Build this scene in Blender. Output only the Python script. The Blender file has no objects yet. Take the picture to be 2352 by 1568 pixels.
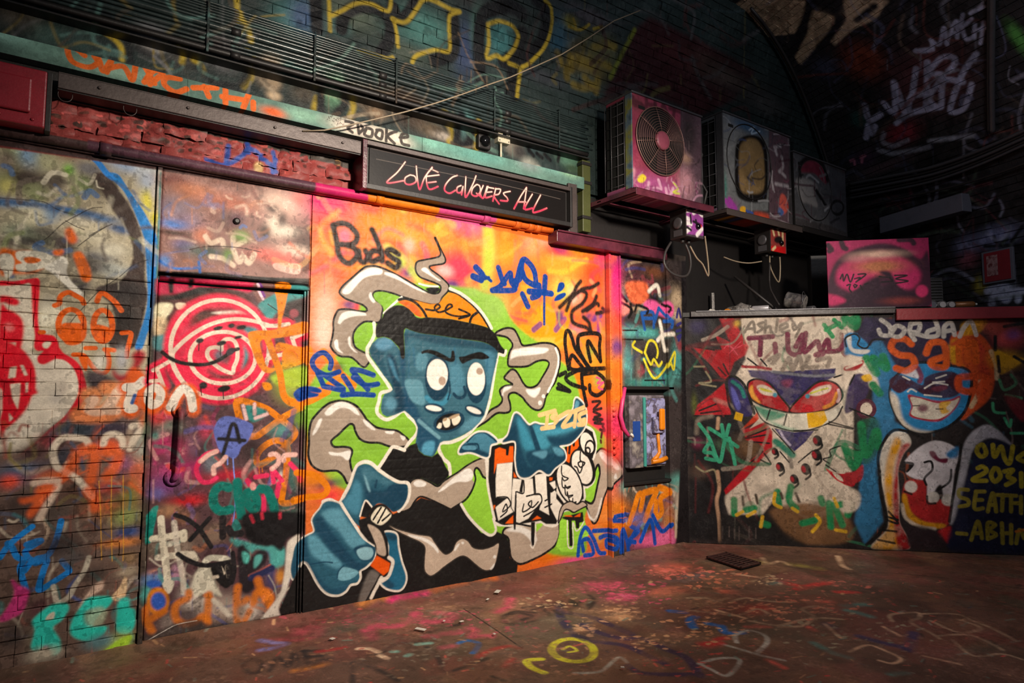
import bpy, bmesh, math, random
import numpy as np
from mathutils import Vector, Matrix

random.seed(7)
RNG = np.random.default_rng(11)
scene = bpy.context.scene
COL = scene.collection

# ------------------------------------------------------------------ camera
IMG_W, IMG_H, FPX = 2352.0, 1568.0, 1510.0
PITCH = math.atan((905.0 - 784.0) / FPX)
AZ = math.radians(55.0694)            # left wall runs along +X; the camera faces AZ from it
CAM = np.array([0.0, -4.588, 1.5])
_fw = np.array([math.cos(AZ), math.sin(AZ), 0.0])
RIGHT = np.array([math.sin(AZ), -math.cos(AZ), 0.0])
FWD = _fw * math.cos(PITCH) + np.array([0, 0, math.sin(PITCH)])
UPV = -_fw * math.sin(PITCH) + np.array([0, 0, math.cos(PITCH)])
cam_data = bpy.data.cameras.new('camera')
cam_data.sensor_width = 36.0
cam_data.lens = 36.0 * FPX / IMG_W
cam_data.clip_start = 0.05
cam = bpy.data.objects.new('camera', cam_data)
COL.objects.link(cam)
cam.matrix_world = Matrix(((RIGHT[0], UPV[0], -FWD[0], CAM[0]), (RIGHT[1], UPV[1], -FWD[1], CAM[1]),
                           (RIGHT[2], UPV[2], -FWD[2], CAM[2]), (0, 0, 0, 1)))
scene.camera = cam

# ------------------------------------------------------------------ light
scene.view_settings.view_transform = 'Standard'
scene.view_settings.look = 'None'
scene.view_settings.gamma = 1.0
scene.view_settings.use_curve_mapping = False
scene.view_settings.exposure = 0.0
world = bpy.data.worlds.new('tunnel_dusk')
scene.world = world
world.use_nodes = True
world.node_tree.nodes['Background'].inputs[0].default_value = (0.75, 0.85, 1.0, 1)
world.node_tree.nodes['Background'].inputs[1].default_value = 0.05

def spot(name, loc, target, power, size_deg, blend, radius, color):
    d = bpy.data.lights.new(name, 'SPOT')
    d.energy = power; d.spot_size = math.radians(size_deg); d.spot_blend = blend
    d.shadow_soft_size = radius; d.color = color
    o = bpy.data.objects.new(name, d); COL.objects.link(o)
    o.location = loc
    o.rotation_euler = (Vector(target) - Vector(loc)).to_track_quat('-Z', 'Y').to_euler()
    return o
spot('floodlight', (2.5, -4.4, 3.7), (2.4, 0.0, 2.2), 1560, 79, 1.0, 0.14, (1.0, 0.87, 0.72))
spot('corner_fill_spot', (3.6, -4.6, 3.7), (5.55, -0.2, 1.7), 820, 62, 1.0, 0.2, (1.0, 0.88, 0.74))  # second spot is an added fill for the right partition; no lamp known there
lamp = bpy.data.lights.new('vault_fill', 'POINT'); lamp.energy = 75; lamp.shadow_soft_size = 0.4; lamp.color = (0.9, 0.92, 1.0)  # added fill that lifts the dark vault; stands for no real fixture
fill_light_o = bpy.data.objects.new('vault_fill', lamp); COL.objects.link(fill_light_o); fill_light_o.location = (4.4, -4.0, 4.9)
# ------------------------------------------------------------------ projecting survey points onto the surfaces of the place
# Points of the paintwork are given in the coordinates of photo details ("A0".."D3": 600 x 400 px at 3.92x) and are
# converted once to metres on the wall, floor or vault that carries the paint.
TILE_X = (0.0, 600.0, 1200.0, 1752.0)
TILE_Y = {'A': 0.0, 'B': 400.0, 'C': 800.0, 'D': 1168.0}
KT = 3.92
def tile_px(t, pts):
    p = np.asarray(pts, float).reshape(-1, 2)
    if t == 'px': return p
    if len(t) > 2:                       # "x,y,k": custom origin and zoom
        x0, y0, k = [float(q) for q in t.split(',')]
        return p / k + np.array([x0, y0])
    return p / KT + np.array([TILE_X[int(t[1])], TILE_Y[t[0]]])
def rays(p):
    p = np.asarray(p, float).reshape(-1, 2)
    return FWD * FPX + np.outer(p[:, 0] - 1176.0, RIGHT) + np.outer(784.0 - p[:, 1], UPV)
def to_plane(p, n, p0):
    d = rays(p); n = np.asarray(n, float)
    t = ((np.asarray(p0, float) - CAM) @ n) / (d @ n)
    return CAM + d * t[:, None]
S45 = math.sqrt(0.5)
RW0 = np.array([5.35, 0.0, 0.0]); RW_DIR = np.array([S45, -S45, 0.0]); RW_N = np.array([-S45, -S45, 0.0])
def map_left(p):
    q = to_plane(p, (0, 1, 0), (0, 0, 0)); return q[:, [0, 2]]
def map_right(p):
    q = to_plane(p, RW_N, RW0); return np.stack([(q - RW0) @ RW_DIR, q[:, 2]], 1)
def map_floor(p):
    q = to_plane(p, (0, 0, 1), (0, 0, 0)); return q[:, :2]
def lin(c):
    c = np.asarray(c, float) / 255.0
    return np.where(c <= 0.04045, c / 12.92, ((c + 0.055) / 1.055) ** 2.4)
def light_at(p):                          # the flood light's fall-off, to turn seen colours back into paint colours
    m = np.asarray(p, float).reshape(-1, 2).mean(0)
    return max(0.16, math.exp(-((m[0] - 1000) / 1020) ** 2 - ((m[1] - 700) / 720) ** 2))

def noise2(h, w, cell, seed, octaves=3):
    r = np.random.default_rng(seed); out = np.zeros((h, w), np.float32); amp = 1.0; tot = 0.0
    for o in range(octaves):
        c = max(1.5, cell / 2 ** o)
        gh, gw = int(h / c) + 3, int(w / c) + 3
        g = r.random((gh, gw)).astype(np.float32)
        y = np.arange(h, dtype=np.float32) / c; x = np.arange(w, dtype=np.float32) / c
        yi = y.astype(int); xi = x.astype(int); fy = y - yi; fx = x - xi
        fy = fy * fy * (3 - 2 * fy); fx = fx * fx * (3 - 2 * fx)
        a = g[yi] * (1 - fy)[:, None] + g[yi + 1] * fy[:, None]
        out += amp * (a[:, xi] * (1 - fx) + a[:, xi + 1] * fx); tot += amp; amp *= 0.5
    return out / tot

def smooth_pts(p, closed, step=3.0):
    """Catmull-Rom through the points."""
    n = len(p)
    if n < 3: return p
    out = []
    rng_ = range(n) if closed else range(n - 1)
    for i in rng_:
        if closed: a, b, c, d = p[i - 1], p[i], p[(i + 1) % n], p[(i + 2) % n]
        else: a, b, c, d = p[max(i - 1, 0)], p[i], p[i + 1], p[min(i + 2, n - 1)]
        k = int(max(1, min(14, np.hypot(*(c - b)) / step)))
        t = np.linspace(0, 1, k, endpoint=False)[:, None]
        out.append(0.5 * (2 * b + (c - a) * t + (2 * a - 5 * b + 4 * c - d) * t * t + (3 * b - a - 3 * c + d) * t ** 3))
    if not closed: out.append(p[-1:])
    return np.concatenate(out)

def box_blur(m, r):
    r = int(round(r))
    if r < 1: return m
    for ax in (0, 1):
        for _ in range(2):
            pad = [(0, 0), (0, 0)]; pad[ax] = (r + 1, r)
            c = np.cumsum(np.pad(m, pad, mode='edge'), axis=ax, dtype=np.float32)
            n = m.shape[ax]
            hi = np.take(c, np.arange(2 * r + 1, 2 * r + 1 + n), axis=ax); lo = np.take(c, np.arange(0, n), axis=ax)
            m = (hi - lo) / (2 * r + 1)
    return m

class Canvas:
    def __init__(s, u0, u1, v0, v1, res, mapper, base, seed=1):
        s.u0, s.v0, s.u1, s.v1, s.res, s.map = u0, v0, u1, v1, res, mapper
        s.W = int(round((u1 - u0) * res)); s.H = int(round((v1 - v0) * res))
        s.a = np.empty((s.H, s.W, 3), np.float32); s.a[:] = lin(base)
        s.grain = noise2(s.H, s.W, 5, seed, 2); s.cloud = noise2(s.H, s.W, res * 0.12, seed + 1, 4)
        s.masks = {}; s.wear = 0.0; s.dl = 1.0; s.wk = 1.0; s.img = None
    def pos(s, px):
        q = s.map(px); return np.stack([(q[:, 0] - s.u0) * s.res, (q[:, 1] - s.v0) * s.res], 1)
    def scale(s, px):
        m = np.asarray(px).mean(0)
        q = s.pos(np.array([m, m + [1, 0], m + [0, 1]])); J = q[1:] - q[0]
        return math.sqrt(abs(J[0, 0] * J[1, 1] - J[0, 1] * J[1, 0])) + 1e-6
    def _poly(s, q, pad):
        SS = 3
        x0 = int(max(0, math.floor(q[:, 0].min()) - pad)); x1 = int(min(s.W, math.ceil(q[:, 0].max()) + pad + 2))
        y0 = int(max(0, math.floor(q[:, 1].min()) - pad)); y1 = int(min(s.H, math.ceil(q[:, 1].max()) + pad + 2))
        if x1 <= x0 or y1 <= y0: return None
        h, w = y1 - y0, x1 - x0
        acc = np.zeros((h * SS, w + 2), np.float32)
        A = q; B = np.roll(q, -1, 0)
        ya = (A[:, 1] - y0) * SS; yb = (B[:, 1] - y0) * SS
        lo = np.ceil(np.minimum(ya, yb) - 0.5).astype(int).clip(0, h * SS); hi = np.ceil(np.maximum(ya, yb) - 0.5).astype(int).clip(0, h * SS)
        cnt = hi - lo; tot = cnt.sum()
        if tot:
            e = np.repeat(np.arange(len(A)), cnt)
            row = np.arange(tot) - np.repeat(np.cumsum(cnt) - cnt, cnt) + lo[e]
            t = (row + 0.5 - ya[e]) / (yb[e] - ya[e])
            x = (A[e, 0] + t * (B[e, 0] - A[e, 0]) - x0).clip(0, w)
            sg = np.where(yb[e] > ya[e], 1.0, -1.0); xi = x.astype(int); fr = x - xi
            np.add.at(acc, (row, xi), sg * (1 - fr)); np.add.at(acc, (row, xi + 1), sg * fr)
        m = np.abs(np.cumsum(acc, 1)[:, :w]).clip(0, 1)
        return m.reshape(h, SS, w).mean(1), y0, x0
    def blend(s, m, y0, x0, col, clip=None, save=None):
        h, w = m.shape
        if clip is not None:
            cm, cy, cx = s.masks[clip]
            full = np.zeros_like(m)
            a0, a1 = max(y0, cy), min(y0 + h, cy + cm.shape[0]); b0, b1 = max(x0, cx), min(x0 + w, cx + cm.shape[1])
            if a1 <= a0 or b1 <= b0: return
            full[a0 - y0:a1 - y0, b0 - x0:b1 - x0] = cm[a0 - cy:a1 - cy, b0 - cx:b1 - cx]
            m = m * full
        if s.wear:
            m = m * (1 - s.wear + s.wear * ((s.worn[y0:y0 + h, x0:x0 + w] - 0.42) * 7).clip(0, 1))
        if save: s.masks[save] = (m.copy(), y0, x0)
        if col is None: return
        r = s.a[y0:y0 + h, x0:x0 + w]
        r += (np.asarray(col, np.float32) - r) * m[..., None]
    def tone(s, c, px, raw):
        if c is None: return None
        k = lin(c)
        if raw: return k
        f = min(0.82 / light_at(px) ** s.dl, 0.82 / max(k.max(), 1e-3))
        return (k * max(f, 0.8)).clip(0.004, 0.86)

CV = None
def use(cv):
    global CV; CV = cv
def pts_of(t):
    if isinstance(t, str):
        return np.array([[float(v) for v in q.split(',')] for q in t.split()])
    return np.asarray(t, float)
REGIONS = []                                  # outlines of the larger painted figures, for dividing the wall skin
def P(t, col, pts, soft=0.6, sm=True, alpha=1.0, clip=None, save=None, raw=False, rough=0.0, reg=None):
    """filled paint shape"""
    px = tile_px(t, pts_of(pts)); px = smooth_pts(px, True) if sm else px
    if reg: REGIONS.append((reg, CV, CV.map(px)))
    q = CV.pos(px); k = CV.scale(px); r = soft * k
    res = CV._poly(q, int(3 * r) + 2)
    if res is None: return
    m, y0, x0 = res
    if r >= 0.7: m = box_blur(m, r * 0.6)
    if rough:
        g = CV.cloud[y0:y0 + m.shape[0], x0:x0 + m.shape[1]] * 0.6 + CV.grain[y0:y0 + m.shape[0], x0:x0 + m.shape[1]] * 0.4
        m = (m * (1 + rough) + (g - 0.5) * 2.2 * rough - 0.5 * rough).clip(0, 1)
    CV.blend(m * alpha, y0, x0, CV.tone(col, px, raw), clip, save)
def stroke_mask(q, wid, soft):
    pad = wid.max() + soft + 2
    x0 = int(max(0, q[:, 0].min() - pad)); x1 = int(min(CV.W, q[:, 0].max() + pad + 1))
    y0 = int(max(0, q[:, 1].min() - pad)); y1 = int(min(CV.H, q[:, 1].max() + pad + 1))
    if x1 <= x0 or y1 <= y0: return None
    m = np.zeros((y1 - y0, x1 - x0), np.float32)
    if len(q) == 1: q = np.repeat(q, 2, 0); wid = np.repeat(wid, 2)
    for i in range(len(q) - 1):
        a, b = q[i], q[i + 1]; wa, wb = wid[i], wid[i + 1]; r = max(wa, wb) + soft + 1
        bx0 = int(max(x0, min(a[0], b[0]) - r)); bx1 = int(min(x1, max(a[0], b[0]) + r + 1))
        by0 = int(max(y0, min(a[1], b[1]) - r)); by1 = int(min(y1, max(a[1], b[1]) + r + 1))
        if bx1 <= bx0 or by1 <= by0: continue
        X = np.arange(bx0, bx1, dtype=np.float32)[None] + 0.5; Y = np.arange(by0, by1, dtype=np.float32)[:, None] + 0.5
        d = b - a; L = max(1e-6, d @ d)
        t = (((X - a[0]) * d[0] + (Y - a[1]) * d[1]) / L).clip(0, 1)
        D = np.sqrt((X - a[0] - t * d[0]) ** 2 + (Y - a[1] - t * d[1]) ** 2)
        al = ((wa + (wb - wa) * t - D) / soft + 0.5).clip(0, 1)
        v = m[by0 - y0:by1 - y0, bx0 - x0:bx1 - x0]
        np.maximum(v, al, out=v)
    return m, y0, x0
def S(t, col, w, pts, soft=0.8, sm=True, alpha=1.0, taper=0.0, clip=None, raw=False, drip=0.0, closed=False):
    """spray-can or brush lines; '|' separates lines; w = line width in photo px"""
    groups = pts.split('|') if isinstance(pts, str) else [pts]
    for g in groups:
        px = tile_px(t, pts_of(g)); k = CV.scale(px)
        raw_px = px
        px = smooth_pts(px, closed) if sm else px
        if closed: px = np.concatenate([px, px[:1]])
        q = CV.pos(px)
        wid = np.full(len(q), max(0.45, w * 0.5 * k * CV.wk))
        if taper:
            u = np.linspace(0, 1, len(q)); wid = wid * (1 - taper * np.clip((np.abs(u - 0.5) * 2 - 0.3) / 0.7, 0, 1))
        sf = max(1.0, soft * 2 * k)
        r = stroke_mask(q, wid, sf)
        if r is None: continue
        m, y0, x0 = r
        gr = CV.grain[y0:y0 + m.shape[0], x0:x0 + m.shape[1]]
        m = (m * (1.0 + 0.25 * (gr - 0.5))).clip(0, 1)
        CV.blend(m * alpha, y0, x0, CV.tone(col, raw_px, raw), clip)
        if drip:
            for j in RNG.integers(0, len(q), max(1, int(len(raw_px) * 0.5))):
                ln = drip * k * RNG.uniform(0.3, 1.0)
                dq = np.array([q[j], q[j] - [0, ln]]); rr = stroke_mask(dq, np.array([max(0.5, 0.8 * k)] * 2), 1.0)
                if rr: CV.blend(rr[0] * alpha, rr[1], rr[2], CV.tone(col, raw_px, raw))
def E(t, col, cx, cy, rx, ry, rot=0, soft=0.6, alpha=1.0, **kw):
    a = np.linspace(0, 2 * math.pi, 40, endpoint=False); r = math.radians(rot)
    x = rx * np.cos(a); y = ry * np.sin(a)
    P(t, col, np.stack([cx + x * math.cos(r) - y * math.sin(r), cy + x * math.sin(r) + y * math.cos(r)], 1), soft, False, alpha, **kw)
def EO(t, col, w, cx, cy, rx, ry, rot=0, a0=0, a1=360, **kw):
    a = np.radians(np.linspace(a0, a1, max(8, int(abs(a1 - a0) / 9)))); r = math.radians(rot)
    x = rx * np.cos(a); y = ry * np.sin(a)
    S(t, col, w, np.stack([cx + x * math.cos(r) - y * math.sin(r), cy + x * math.sin(r) + y * math.cos(r)], 1), sm=False, **kw)
def G(t, items, alpha=0.9, raw=False):
    """soft clouds of sprayed colour: (r,g,b, x,y, rx,ry)"""
    for it in items:
        r_, g_, b_, x, y, rx, ry = it[:7]; al = it[7] if len(it) > 7 else alpha
        px = tile_px(t, [[x, y]]); e = tile_px(t, [[x + rx, y], [x, y + ry]])
        q = CV.pos(px)[0]; qe = CV.pos(e) - q
        wx = np.abs(qe[0]).max() + 1; wy = np.abs(qe[1]).max() + 1
        x0 = int(max(0, q[0] - 2.4 * wx)); x1 = int(min(CV.W, q[0] + 2.4 * wx)); y0 = int(max(0, q[1] - 2.4 * wy)); y1 = int(min(CV.H, q[1] + 2.4 * wy))
        if x1 <= x0 or y1 <= y0: continue
        X = (np.arange(x0, x1) - q[0])[None] / wx; Y = (np.arange(y0, y1) - q[1])[:, None] / wy
        n = CV.cloud[y0:y1, x0:x1]
        rr = X * X + Y * Y
        m = (np.exp(-rr * 0.9 * (0.6 + 0.9 * n)) * 1.25 - 0.06 + (n - 0.5) * 0.35 * (rr < 3)).clip(0, 1).astype(np.float32)
        m *= (1 - (rr / 5.5).clip(0, 1) ** 2)
        CV.blend(m * al, y0, x0, CV.tone((r_, g_, b_), px, raw))
def speckle(t, col, x, y, rx, ry, n, size, alpha=0.8, raw=False):
    px = tile_px(t, [[x, y]])[0]
    for i in range(n):
        a = RNG.uniform(0, 6.283); r = math.sqrt(RNG.uniform(0, 1))
        p = px + np.array([math.cos(a) * r * rx, math.sin(a) * r * ry]) / KT
        S('px', col, size * RNG.uniform(0.5, 1.4), [p, p + RNG.uniform(-1, 1, 2)], 0.5, False, alpha, raw=raw)
def scribble(t, col, w, box, n, seed, soft=0.8, alpha=0.9, loop=0.5):
    """an unreadable tag: n connected pen moves inside box (x0,y0,x1,y1)"""
    r = np.random.default_rng(seed); x0, y0, x1, y1 = box
    xs = np.linspace(x0, x1, n) + r.normal(0, abs(x1 - x0) / n * loop, n)
    ys = np.where(np.arange(n) % 2 == 0, y0, y1) + r.normal(0, abs(y1 - y0) * 0.18, n)
    S(t, col, w, np.stack([xs, ys], 1), soft, True, alpha)

def weather(cv, seed, chips=0.5, flecks=0.3, mask=None):
    """many old coats: mottling, chipped spots and pale flecks"""
    H, W = cv.H, cv.W; k = 1.0 if mask is None else mask
    n1 = noise2(H, W, 9, seed, 3); n2 = noise2(H, W, 34, seed + 1, 4); n3 = noise2(H, W, 5, seed + 2, 2); big = noise2(H, W, 150, seed + 3, 3)
    cv.a *= (1 + ((0.72 + 0.56 * n2) * (0.86 + 0.28 * n1) - 1) * k)[..., None]
    m = (((n1 * 0.6 + n2 * 0.4 + 0.5 * (big - 0.5)) - 0.60) * 16).clip(0, 1) * chips * k
    cv.a *= (1 - 0.72 * m)[..., None]
    m = (((n3 * 0.7 + n2 * 0.3 + 0.4 * (0.5 - big)) - 0.66) * 18).clip(0, 1) * flecks * k
    cv.a += (cv.a * 0.7 + np.array([0.035, 0.031, 0.027], np.float32)) * m[..., None]
def smears(t, box, n, seed, cols, wmin=2, wmax=9, soft=1.5, amin=0.25, amax=0.8):
    """stray spray strokes and drips inside a box of detail coordinates"""
    r = np.random.default_rng(seed); x0, y0, x1, y1 = box; d = math.hypot(x1 - x0, y1 - y0)
    for i in range(n):
        x = r.uniform(x0, x1); y = r.uniform(y0, y1); a = r.uniform(0, 6.28); L = d * r.uniform(0.02, 0.12); c = cols[int(r.integers(0, len(cols)))]
        if r.random() < 0.25: q = [[x, y], [x + r.uniform(-3, 3), y + L * 1.2]]; w = r.uniform(1.2, 2.5)
        else:
            b = a + r.uniform(-1.6, 1.6); q = [[x, y], [x + L * math.cos(a), y + L * math.sin(a)], [x + L * (math.cos(a) + math.cos(b)), y + L * (math.sin(a) + math.sin(b))]]; w = r.uniform(wmin, wmax)
        S(t, c, w, np.array(q), soft * r.uniform(0.4, 1.6), True, r.uniform(amin, amax))
# ------------------------------------------------------------------ paintwork of the long wall
LEFT = Canvas(-1.4, 5.7, -0.1, 3.34, 400, map_left, (70, 62, 58), 3)
use(LEFT); LEFT.dl = 0.8
K = (26, 24, 24); WH = (246, 236, 222); TAUPE = (166, 148, 132)
# --- brick and plaster bay
P('px', (138, 130, 110), '-900,180 372,380 352,640 345,830 335,1000 330,1500 -900,1800', 2, False)
G('B0', [(120,125,85,80,60,140,120),(60,50,45,230,60,120,110),(165,160,95,60,110,70,60),(110,120,80,330,170,100,90),(180,175,150,620,120,110,110),
 (95,85,75,480,50,140,90),(110,130,80,760,90,110,80),(70,60,55,900,80,120,130),(60,105,150,90,270,220,38),(80,120,160,450,370,90,70),(45,90,140,620,330,200,30),
 (55,95,140,850,400,220,32),(40,80,130,1080,500,130,40),(200,195,165,250,400,170,120),(120,130,110,200,520,200,70),(90,95,80,350,590,200,60),(200,190,160,750,500,200,60),
 (175,165,140,900,600,180,80),(95,95,100,900,740,160,50),(60,52,50,560,600,90,40),(205,200,180,1000,680,140,60),(150,155,150,1000,860,160,70)])
G('A0', [(130,140,100,150,1330,120,120),(90,120,150,280,1400,120,100),(95,85,75,60,1450,80,90),(140,140,110,430,1450,120,110),(120,100,80,620,1400,120,60),(105,150,60,620,1530,50,50),
 (130,150,180,1150,1480,180,80),(170,175,175,1330,1500,120,70),(95,95,100,800,1520,120,60)])
P('B0', (62, 50, 46), '830,0 960,0 1030,80 1110,200 1190,320 1250,470 1290,620 1310,800 1310,950 1330,1100 1300,1250 1270,1400 1200,1568 1000,1568 980,1500 1040,1350 1000,1180 860,1050 900,1000 1080,960 1180,800 1190,650 1130,480 1000,300 900,120', 5, rough=0.4)
G('B0', [(40,35,36,1150,1060,160,110),(40,35,34,1130,1300,130,150),(60,55,60,700,1000,130,80),(70,60,60,560,640,90,50),(85,75,72,430,1180,60,90),(205,200,180,400,1300,60,160),(195,190,170,500,1250,70,120)])
G('B0', [(195,185,60,1330,230,60,130),(150,160,175,1330,60,90,90),(170,165,160,1390,160,40,80),(190,180,50,1390,400,40,60)], 0.95)
# blue arc
P('B0', (38, 120, 190), '960,0 1060,0 1140,110 1220,230 1290,330 1350,440 1400,540 1425,640 1425,800 1420,950 1400,1100 1385,1200 1375,1350 1330,1430 1280,1568 1215,1568 1250,1450 1290,1330 1320,1200 1330,1080 1320,900 1310,700 1290,560 1240,420 1180,280 1100,140', 2)
S('A0', (30, 110, 185), 14, '400,1200 560,1255 700,1310 790,1380 880,1460 960,1560 1010,1600', 2)
S('B0', (75, 130, 125), 7, '1450,0 1440,300 1430,600 1415,1000', 1.2)
G('B0', [(54,46,42,250,30,160,60,0.8),(60,54,50,520,90,110,70,0.7),(120,124,92,300,140,110,60,0.7),(150,140,118,640,160,70,80,0.7),(40,70,110,180,260,230,26,0.8),(46,84,128,700,350,260,24,0.8),(70,66,62,420,520,170,50,0.8),(58,54,54,230,610,210,40,0.8),(64,58,60,820,830,140,70,0.8),(190,184,164,700,430,150,50,0.8),(196,190,168,860,560,140,50,0.8),(60,52,50,620,700,70,120,0.6)])
# cracks
S('B0', (38, 32, 30), 1.5, '0,215 200,230 390,250 520,320 680,370|290,660 430,570 560,450 680,380 820,310 920,300|800,560 900,500 1010,450|930,1020 1080,920 1200,820 1330,770|590,420 680,470 760,500|700,650 820,560 960,470|560,1500 640,1330 740,1210 850,1090 930,1020', 0.5)
smears('B0', (0, 0, 1400, 900), 60, 201, ((70, 64, 60), (150, 150, 120), (60, 95, 140), (196, 190, 170), (110, 120, 80), (90, 80, 74)), 3, 14, 3)
# orange and white dabs
P('B0', (215, 100, 30), '0,680 150,690 290,700 420,780 330,880 120,900 0,900', 5)
P('B0', (236, 105, 30), '590,500 640,480 690,560 690,610 640,625 600,580', 5); P('B0', (236, 110, 30), '660,720 730,700 790,800 825,920 790,970 740,950 690,830', 4); P('B0', (236, 110, 35), '480,690 570,680 560,730 490,730', 4)
P('B0', (232, 226, 208), '150,700 260,690 370,700 470,740 500,780 430,830 340,860 240,880 160,870 140,820 200,800 150,760', 2)
P('B0', (215, 100, 30), '215,755 290,745 370,770 330,800 240,800', 1.5)
P('B0', (232, 226, 208), '0,730 90,720 130,780 120,860 100,920 50,930 30,870 0,850', 2.5)
P('B0', (228, 224, 212), '480,790 560,740 610,790 600,880 640,960 700,1020 755,1075 730,1100 650,1050 560,970 480,900 400,840', 2)
# red letter piece
RED = (205, 20, 40)
L6 = '0,640,6.03'
P('C0', (214, 204, 188), '0,40 200,0 350,60 560,60 680,130 720,300 700,450 600,600 440,720 250,880 40,1050 0,1020', 3)
P('B0', (186, 178, 158), '0,1000 270,980 290,1200 300,1568 0,1568', 3)
P(L6, RED, '0,30 200,30 400,0 540,0 550,150 530,400 530,600 560,740 640,770 740,790 800,860 830,980 900,1040 1020,1110 1120,1220 1180,1400 1200,1600 1100,1600 1090,1450 1050,1300 980,1190 880,1120 760,1110 680,1140 600,1180 530,1160 520,1080 600,1000 520,1000 470,940 480,800 450,600 430,400 420,80 300,85 0,100', 2.5)
P(L6, (210, 200, 180), '590,900 640,870 710,880 660,960 600,950', 2)
P(L6, (210, 200, 182), '420,75 440,400 470,800 330,1050 300,900 340,700 300,560 200,440 0,400 0,110 280,100', 3, sm=False)
P(L6, RED, '0,240 120,240 240,280 270,330 230,370 130,360 60,330 0,340', 4); P(L6, RED, '0,430 120,430 230,480 310,570 330,720 310,880 290,1000 350,1080 430,1150 480,1300 490,1500 490,1600 0,1600', 4)
P(L6, (214, 110, 110), '60,640 130,610 190,660 180,720 90,720', 6)
for q in ('90,890 220,880 210,1000 140,990', '0,1080 50,1070 30,1140 0,1150', '130,1190 200,1190 220,1350 110,1380 110,1280', '270,1180 320,1190 380,1320 350,1350 300,1270', '140,1460 290,1450 280,1600 150,1600', '350,1430 400,1420 380,1560 360,1540'):
    P(L6, (196, 184, 164), q, 1.5, False)
P('C0', RED, '0,0 190,0 300,150 320,300 290,420 240,540 150,650 60,720 0,760', 3)
for q in ('90,170 150,160 140,260 75,270', '180,150 210,150 250,240 220,245', '90,320 185,310 180,420 160,550 110,450', '230,310 255,300 250,390 232,400', '0,350 20,380 20,560 0,640', '80,580 120,630 85,660'):
    P('C0', (205, 190, 172), q, 1.5, False)
P('C0', RED, '540,60 620,90 700,160 760,270 775,380 740,500 660,610 540,700 400,810 260,930 130,1050 30,1120 0,1130 0,1050 60,1040 180,950 330,840 440,730 580,610 670,480 710,380 700,250 650,160 570,100 520,95', 2.5)
P('C0', RED, '350,90 420,30 480,0 540,0 560,60 500,90 430,130 380,140', 3)
G('C0', [(150,145,140,500,450,60,50),(150,140,130,560,350,50,60),(205,195,180,330,620,90,60)], 0.6)
# orange eyes
OR = (240, 100, 20)
S(L6, OR, 12, '760,370 820,340 830,260 880,210 960,190 1060,240 1130,280 1160,340|1345,310 1380,220 1430,200 1520,260 1600,330 1680,440', 1.2)
EO(L6, OR, 13, 985, 640, 175, 215, 0, soft=1.2); EO(L6, OR, 13, 1425, 650, 130, 215, 0, soft=1.2)
P(L6, OR, '850,640 1000,610 1180,640 1190,800 1100,900 960,920 880,860', 2); P(L6, OR, '1290,650 1400,640 1540,700 1540,820 1420,870 1320,820', 2); P(L6, OR, '1080,520 1180,520 1190,620 1120,590', 2)
S(L6, OR, 11, '1190,960 1320,960|1450,980 1580,990|1020,1050 1150,1060 1230,1150 1330,1270 1420,1310 1490,1260 1510,1130 1480,1000|1690,750 1810,750 1800,850 1770,960 1750,1080|600,740 560,740', 1.0)
P(L6, OR, '1090,1060 1200,1080 1220,1180 1190,1280 1120,1180', 2)
P(L6, (150, 30, 40), '1820,1060 1920,980 2020,1040 1980,1150 1900,1260 1800,1400 1650,1430 1560,1350 1560,1230 1650,1320 1760,1300 1850,1150', 7)
G(L6, [(165,165,170,1680,1120,80,160),(60,52,56,1350,1380,160,90),(200,196,186,1380,1150,80,110)])
P('C0', (58, 50, 54), '780,200 1000,260 1050,330 950,400 860,450 800,350', 8)
# lower brick area clouds
P('px', (66, 52, 46), '-900,1150 60,1030 180,940 340,930 340,1500 -900,1800', 14, False)
G('C0', [(45,60,70,700,740,260,70),(52,45,62,1000,720,200,60),(120,48,52,450,840,120,70),(62,40,42,300,950,110,80),(45,70,95,200,1130,230,90),(40,42,52,560,1000,120,160),(60,52,60,420,1080,80,60),
 (150,75,45,500,1150,220,60),(62,40,32,700,1330,260,130),(50,40,38,200,1420,240,150),(60,52,48,500,1480,300,120),(195,75,35,950,880,160,60),(175,90,60,1250,1150,100,160),(120,70,100,1100,1050,90,80),
 (110,110,50,1150,1350,90,130),(160,60,45,1000,1250,140,60),(120,70,40,950,1440,200,80),(150,150,140,1280,870,70,120),(175,60,40,80,1200,90,60),(110,120,70,1130,1520,120,80)])
smears('C0', (0, 650, 1320, 1568), 80, 202, ((60, 44, 40), (214, 92, 40), (120, 60, 50), (60, 70, 90), (170, 150, 130), (100, 90, 50), (40, 36, 36)), 2, 12, 3)
S('C0', (230, 215, 195), 15, '800,870 770,820 660,800 560,810 490,880 480,960 510,1060 590,1110 700,1180 790,1280 830,1330|930,860 960,790 1030,770 1090,800 1110,880|1190,700 1310,670 1250,760 1200,830 1170,900', 3, alpha=0.9)
S('C0', (214, 92, 40), 24, '820,900 700,950 640,1050 560,1150 450,1220 370,1280|950,930 1060,950 1040,1060 960,1160|800,1280 850,1350 860,1430|830,900 850,1000 820,1180', 6, alpha=0.85)
S('C0', (226, 200, 180), 16, '310,1210 400,1190 520,1190|520,1240 470,1330 400,1440 350,1540', 4, alpha=0.85)
P('C0', (220, 95, 45), '170,1350 260,1340 350,1300 420,1260 520,1240 420,1350 330,1480 270,1530 240,1480 300,1390 200,1400', 6, alpha=0.9)
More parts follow.
